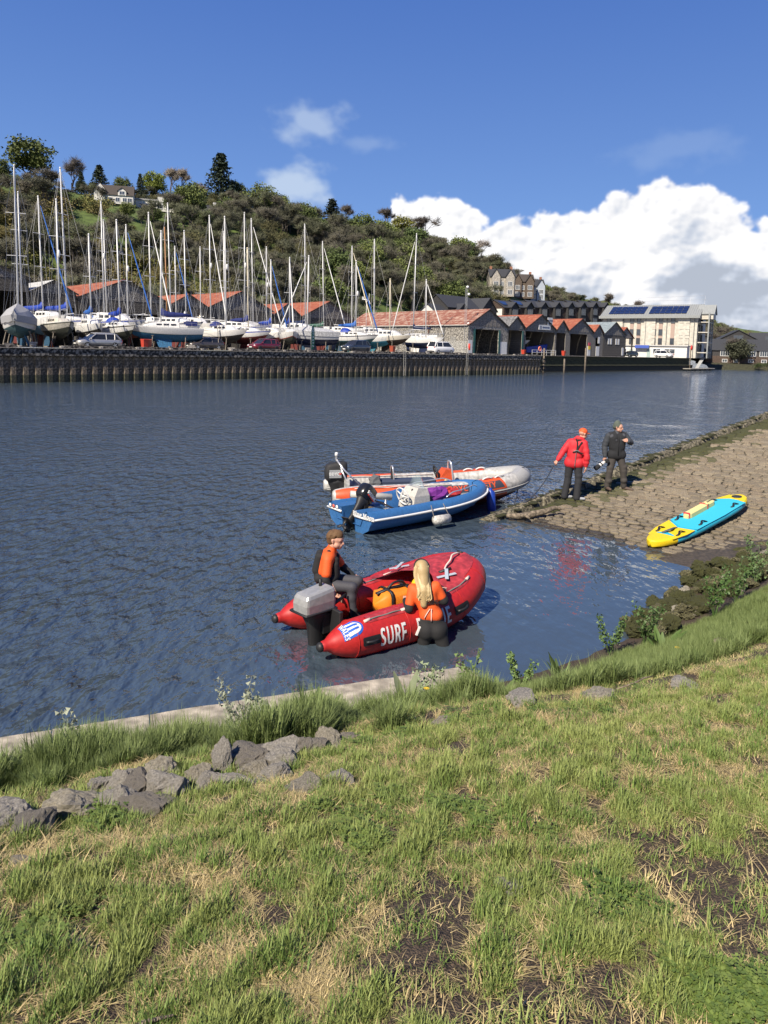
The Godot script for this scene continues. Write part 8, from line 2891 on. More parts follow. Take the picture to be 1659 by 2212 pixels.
# ---------------------------------------------------------------- paddle board on the slipway
func make_board() -> void:
	var a := Vector3(5.3, 0, -13.68)
	var b := Vector3(8.28, 0, -16.1)
	a.y = slip_y(a.x, a.z); b.y = slip_y(b.x, b.z) + 0.16
	var x := (b - a).normalized()
	var z := x.cross(Vector3.UP).normalized()
	var y := z.cross(x)
	var L := a.distance_to(b)
	var o := thing("paddle_board", "yellow and turquoise inflatable rescue board lying on the slipway", "board")
	o.transform = Transform3D(Basis(x, y, z), a + y * 0.02)
	var teal := mat("board_teal", Color(0.02, 0.42, 0.6), 0.55, "faint", 3.0)
	var yellow := mat("board_yellow", Color(0.78, 0.56, 0.008), 0.55, "faint", 3.0)
	var black := mats.black_rubber as Material
	var wide := func(u: float) -> float:
		return 0.37 * pow(maxf(1.0 - pow(absf(u * 2.0 - 1.0), 3.6 if u > 0.5 else 2.8), 0.0), 0.5) * (1.0 if u > 0.5 else 1.0)
	var ring := func(u: float) -> Array:
		var w: float = maxf(wide.call(u), 0.035)
		var r := []
		for q in [[1.0, 0.06], [0.985, 0.1], [0.93, 0.128], [0.6, 0.136], [0.0, 0.138], [-0.6, 0.136], [-0.93, 0.128], [-0.985, 0.1], [-1.0, 0.06], [-0.97, 0.02], [-0.9, 0.0], [0.0, 0.0], [0.9, 0.0], [0.97, 0.02]]:
			r.append(Vector3(u * L, q[1] + 0.1 * pow(clampf(0.25 - u, 0, 1) * 4.0, 2.0) * 0.4, q[0] * w))
		return r
	for q in [[0.0, 0.14, yellow, "nose"], [0.14, 0.885, teal, "hull"], [0.885, 1.0, yellow, "tail"]]:
		var s := Shape.new(true)
		var rr := []
		var n := 10
		for k in n + 1:
			rr.append(ring.call(lerpf(maxf(q[0], 0.002), minf(q[1], 0.998), float(k) / n)))
		s.loft(rr, true, q[0] == 0.0, q[1] == 1.0)
		part(s, q[3], q[2], o)
	# coloured deck pads, a few millimetres proud of the skin
	var pad := func(pts: Array, m: Material, called: String) -> void:
		var s := Shape.new()
		var poly := []
		for q in pts:
			poly.append(Vector2(q[0] * L, -q[1]))
		s.prism(poly, 0.0, 0.006, Transform3D(Basis(Vector3.RIGHT, Vector3(0, 0, -1), Vector3.UP), Vector3(0, 0.1365, 0)))
		part(s, called, m, o)
	pad.call([[0.1, -0.27], [0.1, 0.27], [0.2, 0.345], [0.28, 0.35], [0.27, 0.0], [0.35, -0.37], [0.2, -0.345]], yellow, "front_pad")
	pad.call([[0.29, 0.0], [0.3, 0.36], [0.6, 0.37], [0.86, 0.33], [0.88, 0.0], [0.82, -0.33], [0.6, -0.37], [0.36, -0.36]], mat("pad_teal", Color(0.03, 0.46, 0.62), 0.85, "faint", 10.0), "deck_pad")
	pad.call([[0.84, -0.3], [0.9, 0.0], [0.86, 0.3], [0.95, 0.2], [0.965, 0.0], [0.95, -0.2]], yellow, "tail_pad")
	var eb := Shape.new(true)
	eb.lathe(Vector3(0.935 * L, 0.143, 0), [Vector2(0.11, 0.0), Vector2(0.11, 0.006)], 20)
	part(eb, "tail_badge", mat("badge_black", Color(0.02, 0.022, 0.025), 0.6), o)
	# grab handles down both edges
	for q in [[0.19, 0.22], [0.19, -0.22], [0.4, 0.26], [0.4, -0.26], [0.77, 0.24], [0.77, -0.24]]:
		var s := Shape.new(true)
		var hp := []
		for k in 9:
			hp.append(Vector3(q[0] * L - 0.15 + 0.0375 * k, 0.142 + 0.05 * sin(PI * k / 8.0) * (0.8 if k < 4 else 1.0), q[1] + 0.02 * sin(k)))
		s.tube(hp, 0.022, 6, true, 0.7)
		part(s, "grab_handle", black, o)
	var ch := Shape.new(true)
	ch.tube(curve([Vector3(0.15 * L, 0.15, -0.08), Vector3(0.19 * L, 0.2, 0.02), Vector3(0.24 * L, 0.16, -0.02), Vector3(0.26 * L, 0.15, 0.0)], 4), 0.03, 6, true, 0.5)
	part(ch, "carry_strap", mat("strap_slate", Color(0.06, 0.07, 0.085), 0.7), o)
	var fin := Shape.new()
	fin.prism([Vector2(0.86 * L, 0.01), Vector2(0.92 * L, 0.01), Vector2(0.93 * L, -0.11)], -0.01, 0.01)
	part(fin, "fin", black, o)
	# foam rescue tube lying on it
	var t := thing("rescue_tube", "pale yellow foam rescue tube with red straps lying on the board", "rescue tube")
	t.transform = o.transform * Transform3D(Basis(Vector3.UP, 0.03), Vector3(0.58 * L, 0.145, -0.16))
	var cream := mat("foam_cream", Color(0.72, 0.62, 0.27), 0.7, "faint", 3.0)
	var s := Shape.new()
	var rr := []
	for q in [[-0.62, 0.05, 0.05], [-0.52, 0.085, 0.06], [0.5, 0.085, 0.06], [0.6, 0.05, 0.05]]:
		rr.append([Vector3(q[0], 0.0, q[1]), Vector3(q[0], q[2] * 1.5, q[1]), Vector3(q[0], q[2] * 1.8, q[1] * 0.7), Vector3(q[0], q[2] * 1.8, -q[1] * 0.7), Vector3(q[0], q[2] * 1.5, -q[1]), Vector3(q[0], 0.0, -q[1])])
	s.loft(rr, true, true, true)
	part(s, "foam_body", cream, t)
	s = Shape.new(true)
	s.tube([Vector3(0.2, 0.115, 0.09), Vector3(0.25, 0.12, 0.0), Vector3(0.55, 0.11, -0.02)], 0.035, 6, true, 0.6)
	part(s, "webbing", cream, t)
	for q in [-0.57, 0.2]:
		s = Shape.new()
		s.bevel(Vector3(q, 0.055, 0), Vector3(0.045, 0.125, 0.185 if q > 0 else 0.14), 0.01)
		part(s, "red_strap", mat("strap_red", Color(0.5, 0.015, 0.03), 0.6), t)

# ---------------------------------------------------------------- ropes, driftwood, ledge
func make_shore_things() -> void:
	var rope := mat("rope_dark", Color(0.03, 0.035, 0.05), 0.9)
	var hand := Vector3(4.22, 1.06, -17.36)
	var s := Shape.new(true)
	s.tube(curve([hand, Vector3(3.95, 0.6, -17.3), Vector3(3.55, 0.25, -17.0), Vector3(3.15, 0.13, -16.7), Vector3(2.98, 0.14, -16.55), Vector3(2.85, 0.15, -16.5)], 6), 0.013, 6)
	single(s, "mooring_line", rope, "dark line from the red jacketed person's hand down to the kerb", "rope")
	s = Shape.new(true)
	s.tube(curve([hand, Vector3(3.9, 0.98, -17.7), Vector3(3.6, 0.84, -18.3)], 6), 0.012, 6)
	single(s, "bow_line", rope, "line from the hand to the bow of the white and orange boat", "rope")
	s = Shape.new(true)
	s.tube(curve([Vector3(3.55, 0.5, -18.25), Vector3(3.3, 0.1, -17.4), Vector3(3.0, 0.08, -16.6)], 6), 0.014, 6)
	single(s, "painter_rope", rope, "slack rope between the white and orange boat's bow and the kerb", "rope")
	# driftwood
	var d := thing("driftwood", "bleached crooked driftwood branch lying on the edge of the slipway", "driftwood")
	s = Shape.new(true)
	var pts := []
	for q in [[2.85, -15.98, 0.1], [3.15, -15.92, 0.1], [3.45, -15.98, 0.12], [3.75, -16.02, 0.16], [4.0, -16.12, 0.2], [4.15, -16.1, 0.16]]:
		pts.append(Vector3(q[0], maxf(slip_y(q[0], q[1]), 0.0) + q[2], q[1]))
	s.tube(curve(pts, 4), lerp_list([0.05, 0.075, 0.08, 0.065, 0.05, 0.02], 4), 9)
	var wood := mat("driftwood", Color(0.3, 0.24, 0.17), 0.9, "streak", 1.5)
	bumpy(wood, "fine", 0.8)
	part(s, "branch", wood, d)
	s = Shape.new(true)
	s.tube([pts[1], pts[1] + Vector3(0.1, 0.06, 0.16), pts[1] + Vector3(0.16, 0.02, 0.3)], [0.06, 0.045, 0.02], 7)
	part(s, "stub", wood, d)
	# stone ledge at the water line under the near bank
	var led := thing("stone_ledge", "pale concrete ledge at the water line below the grass bank", "ledge")
	var lm := mat("ledge_pale", Color(0.5, 0.44, 0.34), 0.9, "grime", 0.7)
	bumpy(lm, "fine", 0.4)
	for k in 11:
		var a := Vector2(-8.0, -4.55).lerp(Vector2(1.0, -7.95), k / 11.0)
		var b := Vector2(-8.0, -4.55).lerp(Vector2(1.0, -7.95), (k + 0.985) / 11.0)
		s = Shape.new()
		var rings := []
		for j in 6:
			var c := a.lerp(b, j / 5.0)
			var n := Vector2(0.353, 0.935)
			var f := rng.randf_range(-0.02, 0.02)
			rings.append([Vector3(c.x - n.x * (0.02 + f), -0.5, c.y - n.y * (0.02 + f)), Vector3(c.x - n.x * f, 0.12 + f * 0.5, c.y - n.y * f), Vector3(c.x + n.x * 0.03, 0.17 + f * 0.3, c.y + n.y * 0.03), Vector3(c.x + n.x * 0.75, 0.22, c.y + n.y * 0.75), Vector3(c.x + n.x * 0.85, 0.0, c.y + n.y * 0.85)])
		s.loft(rings, false)
		s.fan(rings[0], true); s.fan(rings[-1], false)
		part(s, "ledge_slab", lm, led)

# ---------------------------------------------------------------- rocks
func rock_mesh(sd: int, flat: float, smooth := false) -> ArrayMesh:
	# a lump with several cleaved faces, about one unit across
	var r := RandomNumberGenerator.new()
	r.seed = sd
	var planes := []
	for k in 15:
		planes.append([Vector3(r.randf_range(-1, 1), r.randf_range(-0.6, 1), r.randf_range(-1, 1)).normalized(), r.randf_range(0.22, 0.42)])
	var s := Shape.new(smooth)
	var rows := 22
	var cols := 32
	var rings := []
	for i in rows + 1:
		var f := PI * i / rows
		var ring := []
		for k in cols:
			var a := -TAU * k / cols
			var d := Vector3(cos(a) * maxf(sin(f), 0.001), -cos(f), sin(a) * maxf(sin(f), 0.001))
			var q := 0.5
			for p in planes:
				var c: float = d.dot(p[0])
				if c > 0.05:
					q = minf(q, p[1] / c)
			var rg := 1.0 if sd < 300 else 2.0
			q *= 1.0 + noise.get_noise_3d(d.x * 2.5 + sd, d.y * 2.5, d.z * 2.5) * 0.16 * rg + noise.get_noise_3d(d.x * 8.0 + sd, d.y * 8.0, d.z * 8.0) * 0.07 * rg
			ring.append(d * q * Vector3(1, flat, 1))
		rings.append(ring)
	s.loft(rings, true)
	return s.mesh()

func rock_edge(x: float) -> float:
	# how far inland the heap of mossy stones reaches
	return lerpf(0.35, 1.7, smoothstep(3.2, 6.0, x))

func make_rocks() -> void:
	var grey := mat("rock_grey", Color(0.62, 0.57, 0.49), 0.95, "grime", 3.0)
	var dark := mat("rock_dark", Color(0.52, 0.465, 0.39), 0.95, "speck", 4.0)
	var ochre := mat("rock_lichen", Color(0.58, 0.52, 0.4), 0.95, "grime", 2.5)
	for m in [grey, dark, ochre]:
		bumpy(m, "fine", 0.9)
	# the outcrop across the lawn's lower edge: [x, z, across, tall, deep, turn, label]
	var big := [
		[-2.62, -4.02, 0.6, 0.42, 0.5, 0.2, "big rounded boulder at the left edge of the rock row"], [-2.3, -3.86, 0.42, 0.3, 0.36, 0.6, "dark slanting rock in front of the left boulder"], [-2.08, -4.14, 0.72, 0.34, 0.52, 0.1, "wide flat topped slab right of the left boulder"], [-2.12, -4.52, 0.3, 0.26, 0.26, 0.8, "small mossy stone at the back of the left slab"], [-1.8, -4.5, 0.34, 0.4, 0.34, 0.4, "upright pointed rock at the back of the row"], [-1.62, -4.42, 0.4, 0.38, 0.36, 1.2, "grey ridge backed rock beside the pointed one"], [-1.52, -4.72, 0.5, 0.4, 0.4, 0.3, "sloping pale slab behind the ridge backed rock"], [-1.62, -4.16, 0.42, 0.3, 0.32, 0.9, "dark broken rock in the middle of the left group"], [-1.3, -4.4, 0.52, 0.36, 0.36, 0.2, "dark rock with a jagged top"], [-1.34, -4.1, 0.66, 0.26, 0.34, -0.2, "long low rock in the front of the row"], [-1.06, -4.62, 0.3, 0.3, 0.3, 0.5, "grey cube like stone behind the upright one"], [-0.86, -4.78, 0.22, 0.46, 0.2, 0.2, "upright squared stone with yellow lichen"], [-0.9, -4.5, 0.36, 0.26, 0.3, 0.9, "lichen spotted rock below the upright stone"], [-0.62, -4.9, 0.5, 0.34, 0.4, 0.4, "grey wedge rock right of the upright stone"], [-0.44, -4.72, 0.34, 0.24, 0.3, 1.1, "low dark rock below the grey wedge"], [-0.3, -5.02, 0.56, 0.36, 0.4, 0.1, "large pale rock with a sloping top"], [-0.12, -4.82, 0.4, 0.3, 0.34, 0.7, "dark hollow sided rock in the right half of the row"], [0.06, -5.1, 0.5, 0.34, 0.36, 0.3, "pale rock near the right end of the row"], [0.3, -5.24, 0.4, 0.28, 0.34, 0.6, "rounded grey rock at the right end of the row"], [-0.6, -4.48, 0.5, 0.24, 0.3, -0.1, "flat dark rock at the front right of the row"], [-0.2, -4.58, 0.36, 0.2, 0.26, 0.2, "small flat rock half sunk in grass at the right"], [0.56, -5.34, 0.34, 0.2, 0.26, 0.2, "low rock beyond the end of the row"]]
	for i in big.size():
		var q: Array = big[i]
		var o := node_of(rock_mesh(100 + i, 1.0), numbered("rock"), [grey, dark, ochre, grey][i % 4], self)
		var x: float = -1.78 + (q[0] + 2.62) * 0.5
		var z: float = -3.22 + (q[1] + 4.02) * 0.86
		o.scale = Vector3(q[2], q[3], q[4]) * 0.72
		o.rotation = Vector3(rng.randf_range(-0.15, 0.15), q[5], rng.randf_range(-0.15, 0.15))
		o.position = Vector3(x, bank_y(x, z) + q[3] * 0.1, z)
		tag(o, q[6], "rock", "rocks across the edge of the lawn")
	# stones showing through the turf
	var flats := [[-0.18, -3.46, 0.2, "pale stone sunk in the turf below the right rocks"], [-0.36, -3.36, 0.2, "grey stone sunk in the turf in the middle"], [-0.9, -2.85, 0.12, "small grey stone in the grass below the long low rock"], [-1.5, -2.75, 0.1, "small stone in the grass at the left"], [1.0, -4.75, 0.3, "flat slab in the bare strip right of the rocks"], [1.66, -5.04, 0.34, "flat pale slab in the bare strip on the right"], [2.3, -5.1, 0.3, "flat slab under the path edge on the right"], [0.45, -4.45, 0.2, "stone beside the bare strip"], [0.5, -2.4, 0.12, "lone stone in the worn turf of the foreground"], [-1.35, -2.3, 0.09, "stone at the left edge of the foreground turf"]]
	for i in flats.size():
		var q: Array = flats[i]
		var o := node_of(rock_mesh(200 + i, 0.4), numbered("flat_stone"), [grey, ochre][i % 2], self)
		o.scale = Vector3.ONE * q[2] * 1.1
		o.rotation.y = rng.randf_range(0, TAU)
		o.position = Vector3(q[0], bank_y(q[0], q[1]) + 0.02, q[1])
		tag(o, q[3], "stone", "flat stones in the turf")
	# the mossy riprap between slipway and bank
	var moss := mat("rock_moss", Color(0.11, 0.115, 0.03), 1.0, "speck", 3.0)
	var mossy := mat("rock_half_moss", Color(0.27, 0.25, 0.12), 1.0, "blotch", 2.0)
	var bare := mat("rock_bare", Color(0.5, 0.46, 0.36), 0.95, "grime", 3.0)
	for m in [moss, mossy, bare]:
		bumpy(m, "fine", 1.0)
	var shapes := []
	for k in 9:
		shapes.append(rock_mesh(300 + k, 0.8))
	var made := 0
	for k in 2200:
		var u := rng.randf()
		var i := rng.randi_range(6, 11)
		var a: Vector2 = shore[i].lerp(shore[i + 1], u)
		var e: Vector2 = (shore[i + 1] - shore[i]).normalized()
		var inl := rng.randf_range(-0.2, rock_edge(a.x) + 0.1)
		var p := a + Vector2(-e.y, e.x) * inl
		if p.x < 3.2 or p.x > 12.0 or made >= 270:
			continue
		var size := rng.randf_range(0.16, 0.4) if made < 150 else rng.randf_range(0.08, 0.2)
		var m: Material = moss if rng.randf() < 0.62 else mossy
		var word := "dark moss covered boulder in the heap beside the slipway"
		if m == mossy: word = "half mossy stone in the heap beside the slipway"
		if size < 0.24 and rng.randf() < 0.42:
			m = bare
			word = "small pale bare stone in the heap beside the slipway"
		var o := node_of(shapes[made % 9], numbered("mossy_rock"), m, self)
		o.scale = Vector3(size, size * rng.randf_range(0.7, 1.0), size * rng.randf_range(0.8, 1.1)) * 1.15
		o.rotation = Vector3(rng.randf_range(-0.4, 0.4), rng.randf_range(0, TAU), rng.randf_range(-0.4, 0.4))
		o.position = Vector3(p.x, maxf(bank_y(p.x, p.y), -0.08) + size * 0.3, p.y)
		tag(o, word, "rock", "mossy stones between slipway and bank")
		made += 1

# ---------------------------------------------------------------- grass and plants
func blade(s: Shape, at: Vector3, dir: float, h: float, w: float, bend: float, c: Color) -> void:
	var f := Vector3(cos(dir), 0, sin(dir))
	var r := Vector3(-f.z, 0, f.x) * w
	var m := at + Vector3(0, h * 0.55, 0) + f * bend * 0.3
	var t := at + Vector3(0, h, 0) + f * bend
	s.color(c)
	s.tri(at - r, at + r, m + r * 0.8)
	s.tri(at - r, m + r * 0.8, m - r * 0.8)
	s.tri(m - r * 0.8, m + r * 0.8, t)

func tuft(n: int, spread: float, h0: float, h1: float, w: float, bend: float, dry: float) -> ArrayMesh:
	var s := Shape.new()
	for k in n:
		var a := rng.randf_range(0, TAU)
		var q := sqrt(rng.randf()) * spread
		var g := rng.randf_range(0.75, 1.25)
		var c := Color(g, g, g)
		if rng.randf() < dry:
			c = Color(2.6 * g, 1.75 * g, 2.4 * g)
		blade(s, Vector3(cos(a) * q, -0.005, sin(a) * q), rng.randf_range(0, TAU), rng.randf_range(h0, h1), w * rng.randf_range(0.7, 1.3), rng.randf_range(0.2, 1.0) * bend, c)
	return s.mesh()

func leaf_plant(n: int, size: float) -> ArrayMesh:
	# clover and small round leaves on thin stalks
	var s := Shape.new()
	for k in n:
		var a := rng.randf_range(0, TAU)
		var q := sqrt(rng.randf()) * 0.06
		var c := Vector3(cos(a) * q, rng.randf_range(0.012, 0.045), sin(a) * q)
		var g := rng.randf_range(0.8, 1.2)
		s.color(Color(g, g, g))
		for j in 3:
			var b := a + TAU * j / 3.0
			var d := Vector3(cos(b), rng.randf_range(-0.2, 0.35), sin(b)) * size
			var e := Vector3(-sin(b), 0, cos(b)) * size * 0.5
			s.tri(c, c + d * 0.6 + e, c + d)
			s.tri(c, c + d, c + d * 0.6 - e)
	return s.mesh()

func scatter(m: Mesh, places: Array, called: String, label: String, category: String, material: Material) -> void:
	var mm := MultiMesh.new()
	mm.transform_format = MultiMesh.TRANSFORM_3D
	mm.use_colors = true
	mm.mesh = m
	mm.instance_count = places.size()
	for i in places.size():
		mm.set_instance_transform(i, places[i][0])
		mm.set_instance_color(i, places[i][1])
	var o := MultiMeshInstance3D.new()
	o.name = numbered(called)
	o.multimesh = mm
	o.material_override = material
	add_child(o)
	tag(o, label, category, "", "stuff")

func dock(label: String, x: float, z: float, k: float, n: int, c: Color) -> void:
	# broad upright leaves from one root
	var o := thing("dock_plant", label, "plant", Vector3(x, bank_y(x, z), z), 0.0, "leafy weeds on the bank")
	var m := mat("leaf_%s" % c.to_html(false), c, 0.55, "faint", 8.0)
	m.backlight_enabled = true
	m.backlight = Color(c.r, c.g, c.b).linear_to_srgb() * 0.6
	for i in n:
		var s := Shape.new(true)
		var a := TAU * i / n + rng.randf_range(-0.4, 0.4)
		var d := Vector3(cos(a), 0, sin(a))
		var w := Vector3(-d.z, 0, d.x)
		var h := k * rng.randf_range(0.5, 1.25)
		var lean := rng.randf_range(0.2, 0.8)
		var rows := []
		for j in 7:
			var f := j / 6.0
			var c2 := d * (0.01 + f * h * lean) + Vector3(0, h * (f - 0.35 * lean * f * f), 0)
			var ww := h * 0.095 * sin(PI * clampf(f * 0.92 + 0.04, 0, 1)) + 0.003
			rows.append([c2 - w * ww + Vector3(0, ww * 0.35, 0), c2, c2 + w * ww + Vector3(0, ww * 0.35, 0)])
		s.loft(rows, false)
		part(s, "leaf", m, o)

func parsley(label: String, x: float, z: float, k: float, c: Color) -> void:
	# tall stems with many small leaflets
	var o := thing("leafy_weed", label, "plant", Vector3(x, bank_y(x, z), z), 0.0, "leafy weeds on the bank")
	var m := mat("leaf_%s" % c.to_html(false), c, 0.6)
	m.backlight_enabled = true
	m.backlight = Color(c.r, c.g, c.b).linear_to_srgb() * 0.5
	for i in 7:
		var a := rng.randf_range(0, TAU)
		var top := Vector3(cos(a) * 0.32, 1.0, sin(a) * 0.32) * (k * 1.25) * rng.randf_range(0.6, 1.0)
		var s := Shape.new()
		s.tube([Vector3.ZERO, top * 0.5 + Vector3(0, 0.05 * k, 0), top], [0.006, 0.004, 0.002], 4)
		var st := part(s, "stem", m, o)
		s = Shape.new()
		for j in 46:
			var f := rng.randf_range(0.3, 1.0)
			var q := top * f + Vector3(rng.randf_range(-1, 1), rng.randf_range(-0.3, 0.5), rng.randf_range(-1, 1)) * 0.1 * k * (1.4 - f * 0.6)
			leaf(s, q, rng.randf_range(0.014, 0.032))
		part(s, "leaflets", m, st).set_meta("kind", "stuff")

func make_grass() -> void:
	var gm := mat("grass_blades", Color.WHITE, 0.7)
	gm.vertex_color_use_as_albedo = true
	gm.backlight_enabled = true
	gm.backlight = Color(0.35, 0.4, 0.15)
	var short := [tuft(13, 0.035, 0.02, 0.06, 0.0016, 0.04, 0.12), tuft(13, 0.04, 0.015, 0.05, 0.0017, 0.05, 0.3), tuft(11, 0.03, 0.03, 0.085, 0.0018, 0.05, 0.1)]
	var straw := [tuft(12, 0.05, 0.008, 0.03, 0.0014, 0.06, 0.0), tuft(9, 0.055, 0.005, 0.022, 0.0016, 0.08, 0.0)]
	var tall := [tuft(16, 0.06, 0.12, 0.3, 0.0028, 0.14, 0.05), tuft(14, 0.05, 0.1, 0.24, 0.0032, 0.16, 0.1)]
	var clover := leaf_plant(16, 0.011)
	var lists := {"short0": [], "short1": [], "short2": [], "straw0": [], "straw1": [], "tall0": [], "tall1": [], "clover": []}
	var eye := Vector2(0, 0)
	var f2 := FastNoiseLite.new(); f2.seed = 90; f2.frequency = 1.9; f2.fractal_octaves = 3
	var f3 := FastNoiseLite.new(); f3.seed = 91; f3.frequency = 0.8; f3.fractal_octaves = 5
	var f4 := FastNoiseLite.new(); f4.seed = 95; f4.frequency = 6.0; f4.fractal_octaves = 2
	for k in 700000:
		# denser close by, where single blades show
		var depth := 1.1 + 12.5 * pow(rng.randf(), 1.12)
		var x := rng.randf_range(-0.72, 0.72) * (depth + 0.6)
		var z := -depth
		var w := inland(x, z)
		if w < 0.3 or x > 9.5:
			continue
		var n := f2.get_noise_2d(x, z)
		var p := f3.get_noise_2d(x * 1.3 + 9.0, z * 1.3)
		var low := w < (2.6 if x < 0.2 else 2.3 + 0.12 * maxf(x - 2.0, 0.0)) + n * 0.5 and w > 0.3
		if x > 2.9 and w < rock_edge(x) - 0.1: continue
		var g := f4.get_noise_2d(x, z)
		if not low and g < -0.14 and rng.randf() < 0.8: continue
		# bare earth: a worn strip on the right, patches near the camera
		var strip := absf(w - (2.75 - 0.1 * x)) < 0.28 + n * 0.35 and x > 0.3
		var worn := p + rng.randf_range(-0.1, 0.1) < -0.3 or (depth < 2.6 and p < (x - 0.5) * 0.85 - (depth - 1.75) * 0.9) or (depth < 1.8 and p < -0.2)
		var b := Basis(Vector3.UP, rng.randf_range(0, TAU))
		var at := Vector3(x, bank_y(x, z), z)
		var key := ""
		var c := Color(0.105, 0.18, 0.03).lerp(Color(0.235, 0.275, 0.075), clampf(n * 1.2 + 0.5 + rng.randf_range(-0.3, 0.3), 0, 1))
		var size := rng.randf_range(0.55, 1.05) * clampf(0.85 + g * 1.3, 0.45, 1.6)
		if strip or worn:
			if rng.randf() < 0.93: continue
			key = "straw%d" % (rng.randi() % 2) if rng.randf() < 0.6 else "short1"
		elif low:
			if rng.randf() < (0.5 if w > 0.7 else 0.75 - p): continue
			key = "tall%d" % (rng.randi() % 2)
			c = Color(0.09, 0.135, 0.03).lerp(Color(0.2, 0.25, 0.085), rng.randf())
			size = rng.randf_range(0.6, 1.25) * clampf((w - 0.35) * 0.42, 0.2, 0.8) * clampf(0.8 + p * 2.0, 0.3, 1.5)
			if x > 2.0: size = rng.randf_range(0.5, 1.0) * clampf((w - (rock_edge(x) - 0.35 if x > 2.9 else 0.2)) * 1.2, 0.4, 0.95)
		elif p + rng.randf_range(-0.18, 0.18) > 0.5 and rng.randf() < 0.4:
			key = "clover"; c = Color(0.075, 0.125, 0.02).lerp(Color(0.15, 0.2, 0.04), rng.randf()); size *= rng.randf_range(0.5, 1.0)
		elif n + rng.randf_range(-0.7, 0.7) < 0.2:
			if rng.randf() < 0.3: continue
			key = "straw%d" % (rng.randi() % 2)
		else:
			key = "short%d" % (rng.randi() % 3)
		if key.begins_with("straw"):
			c = Color(0.56, 0.43, 0.22).lerp(Color(0.4, 0.33, 0.14), rng.randf()) * rng.randf_range(0.5, 1.25)
		c.a = 1.0
		lists[key].append([Transform3D(b.scaled(Vector3(size, size, size)), at), c])
	for k in 3:
		scatter(short[k], lists["short%d" % k], "lawn_grass", "short green lawn grass of the near bank", "grass", gm)
	for k in 2:
		scatter(straw[k], lists["straw%d" % k], "dry_grass", "dry straw coloured grass and thatch on the near bank", "grass", gm)
		scatter(tall[k], lists["tall%d" % k], "tall_grass", "tall rank grass between rocks and water", "grass", gm)
	scatter(clover, lists["clover"], "clover", "low clover leaves in the turf", "clover", gm)
	print("tufts ", lists["short0"].size() * 3, " straw ", lists["straw0"].size() * 2, " tall ", lists["tall0"].size() * 2, " clover ", lists["clover"].size())
	# weeds that stand out
	var g1 := Color(0.09, 0.14, 0.03)
	var g2 := Color(0.2, 0.23, 0.13)
	dock("dock with broad upright leaves at the left of the water edge", -2.25, -5.75, 0.34, 9, g1)
	dock("dock with dark pointed leaves on the ledge in the middle", -0.55, -6.3, 0.34, 9, Color(0.07, 0.11, 0.03))
	dock("grey green broad leaved dock beside the yellow flower", 0.25, -6.25, 0.34, 8, g2)
	dock("flat leaved dock at the left of the tall grass", -2.9, -5.05, 0.26, 7, g2)
	dock("strap leaved plant clump on the right of the bank", 3.35, -8.1, 0.36, 16, Color(0.075, 0.13, 0.02))
	dock("dock in the grass right of the ledge end", 1.25, -7.0, 0.32, 9, g1)
	dock("dark leaved dock on the skyline of the right bank", 2.05, -7.75, 0.36, 8, Color(0.06, 0.1, 0.03))
	parsley("silver grey flowering weed over the left end of the ledge", -2.6, -5.9, 0.42, Color(0.24, 0.26, 0.18))
	parsley("pale silvery weed clump in the middle of the tall grass", -1.25, -6.05, 0.5, Color(0.25, 0.27, 0.19))
	parsley("second pale weed beside the silvery clump", -1.0, -5.85, 0.4, Color(0.3, 0.33, 0.23))
	parsley("pale weed at the right end of the ledge", 0.5, -6.85, 0.45, Color(0.22, 0.27, 0.15))
	parsley("green umbel leaved weed right of the ledge end", 0.95, -7.15, 0.45, Color(0.12, 0.18, 0.05))
	parsley("bushy green weed before the wading person", 1.55, -7.35, 0.45, Color(0.1, 0.16, 0.04))
	parsley("tall leafy weed at the corner of the right bank", 2.9, -8.6, 0.5, Color(0.07, 0.12, 0.03))
	parsley("leafy weed in front of the first mossy rock", 3.4, -8.75, 0.6, Color(0.065, 0.115, 0.03))
	parsley("dense leafy weed below the mossy rocks at the right", 4.5, -9.25, 0.6, Color(0.055, 0.11, 0.02))
	parsley("second leafy weed below the mossy rocks", 4.95, -9.6, 0.55, Color(0.06, 0.11, 0.025))
	parsley("leafy weed at the right edge below the stones", 5.6, -10.3, 0.6, Color(0.08, 0.13, 0.04))
	# dandelions
	for q in [[0.42, -6.1, "yellow flower in the middle of the bank"], [3.0, -6.9, "yellow dandelion on the right of the bank"], [-1.15, -5.7, "yellow flower in the silvery weed"]]:
		var o := thing("dandelion", q[2], "flower", Vector3(q[0], bank_y(q[0], q[1]), q[1]))
		var s := Shape.new()
		s.tube([Vector3.ZERO, Vector3(0.01, 0.17, 0)], 0.004, 4); part(s, "stem", mats.grass_blades if false else mat("stem_green", Color(0.12, 0.17, 0.05), 0.7), o)
		s = Shape.new()
		for k in 14:
			var a := TAU * k / 14.0
			s.tri(Vector3(0.01, 0.17, 0), Vector3(0.01 + cos(a) * 0.028, 0.178, sin(a) * 0.028), Vector3(0.01 + cos(a + 0.35) * 0.028, 0.178, sin(a + 0.35) * 0.028))
		part(s, "flower_head", mat("dandelion_yellow", Color(0.8, 0.5, 0.01), 0.7), o)
	# stump, twigs
	var o := thing("tree_stump", "small weathered stump in the turf on the right", "stump", Vector3(3.35, bank_y(3.35, -6.7), -6.7))
	var s := Shape.new(true)
	s.lathe(Vector3.ZERO, [Vector2(0.13, -0.05), Vector2(0.09, 0.05), Vector2(0.075, 0.13), Vector2(0.05, 0.15), Vector2(0.01, 0.14)], 10); part(s, "stump", mats.driftwood, o)
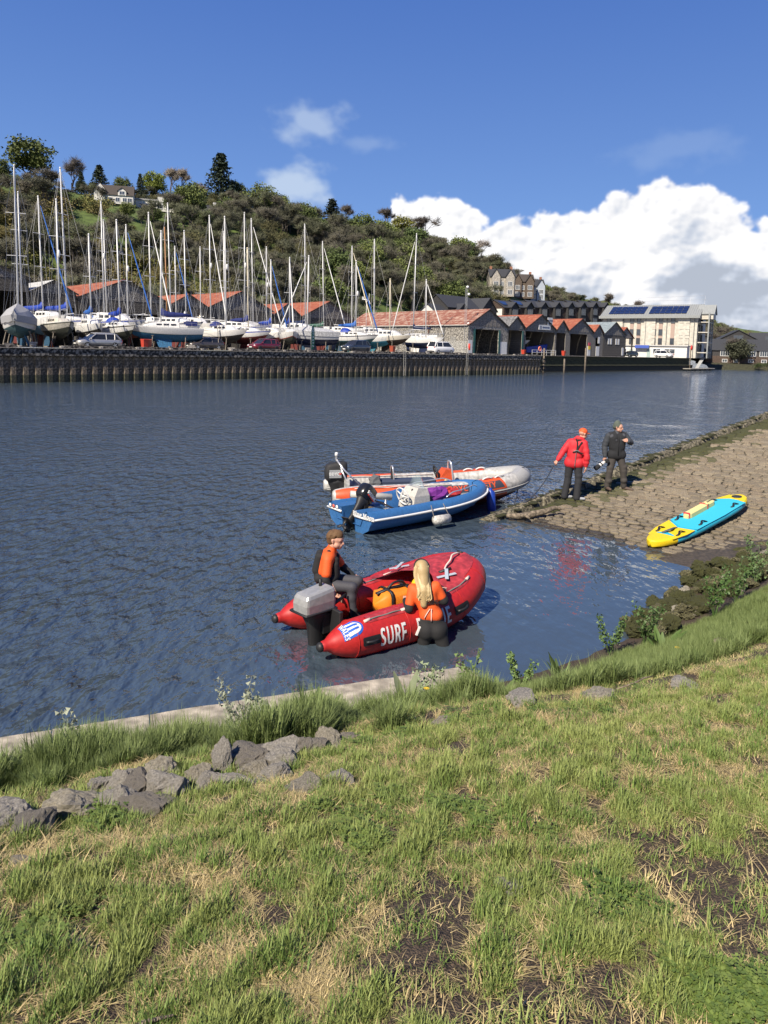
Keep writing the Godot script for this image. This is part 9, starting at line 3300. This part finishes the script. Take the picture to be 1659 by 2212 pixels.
	for q in [[-0.75, -1.75, 0.4, "bleached stick lying in the foreground grass"], [-1.6, -4.9, 0.6, "dead stalks lying behind the left rocks"], [2.0, -5.3, 0.4, "twig lying on the bare strip"]]:
		s = Shape.new(true)
		var y := bank_y(q[0], q[1])
		s.tube([Vector3(-q[2] * 0.5, y + 0.03, 0.04), Vector3(0, y + 0.035, 0), Vector3(q[2] * 0.3, y + 0.04, -0.05), Vector3(q[2] * 0.5, y + 0.05, -0.04)], [0.006, 0.009, 0.007, 0.003], 6)
		single(s, "dry_stick", mats.driftwood, q[3], "stick", Vector3(q[0], 0, q[1]), 0.3)

func _ready() -> void:
	rng.seed = 7
	noise.seed = 11
	noise.frequency = 1.0
	noise.fractal_octaves = 3
	set_view()
	make_textures()
	var t0 := Time.get_ticks_msec()
	make_sky()
	print("make_sky ", Time.get_ticks_msec() - t0)
	make_water()
	print("make_water ", Time.get_ticks_msec() - t0)
	make_bank()
	print("make_bank ", Time.get_ticks_msec() - t0)
	make_slipway()
	print("make_slipway ", Time.get_ticks_msec() - t0)
	make_hill()
	print("make_hill ", Time.get_ticks_msec() - t0)
	make_quay()
	print("make_quay ", Time.get_ticks_msec() - t0)
	make_sheds()
	print("make_sheds ", Time.get_ticks_msec() - t0)
	make_houses()
	print("make_houses ", Time.get_ticks_msec() - t0)
	make_trees()
	print("make_trees ", Time.get_ticks_msec() - t0)
	make_yard_boats()
	print("make_yard_boats ", Time.get_ticks_msec() - t0)
	make_cars()
	print("make_cars ", Time.get_ticks_msec() - t0)
	make_yard_things()
	print("make_yard_things ", Time.get_ticks_msec() - t0)
	make_red_boat()
	print("make_red_boat ", Time.get_ticks_msec() - t0)
	make_blue_boat()
	print("make_blue_boat ", Time.get_ticks_msec() - t0)
	make_rib()
	print("make_rib ", Time.get_ticks_msec() - t0)
	make_people()
	print("make_people ", Time.get_ticks_msec() - t0)
	make_board()
	print("make_board ", Time.get_ticks_msec() - t0)
	make_shore_things()
	print("make_shore_things ", Time.get_ticks_msec() - t0)
	make_rocks()
	print("make_rocks ", Time.get_ticks_msec() - t0)
	make_grass()
	print("make_grass ", Time.get_ticks_msec() - t0)
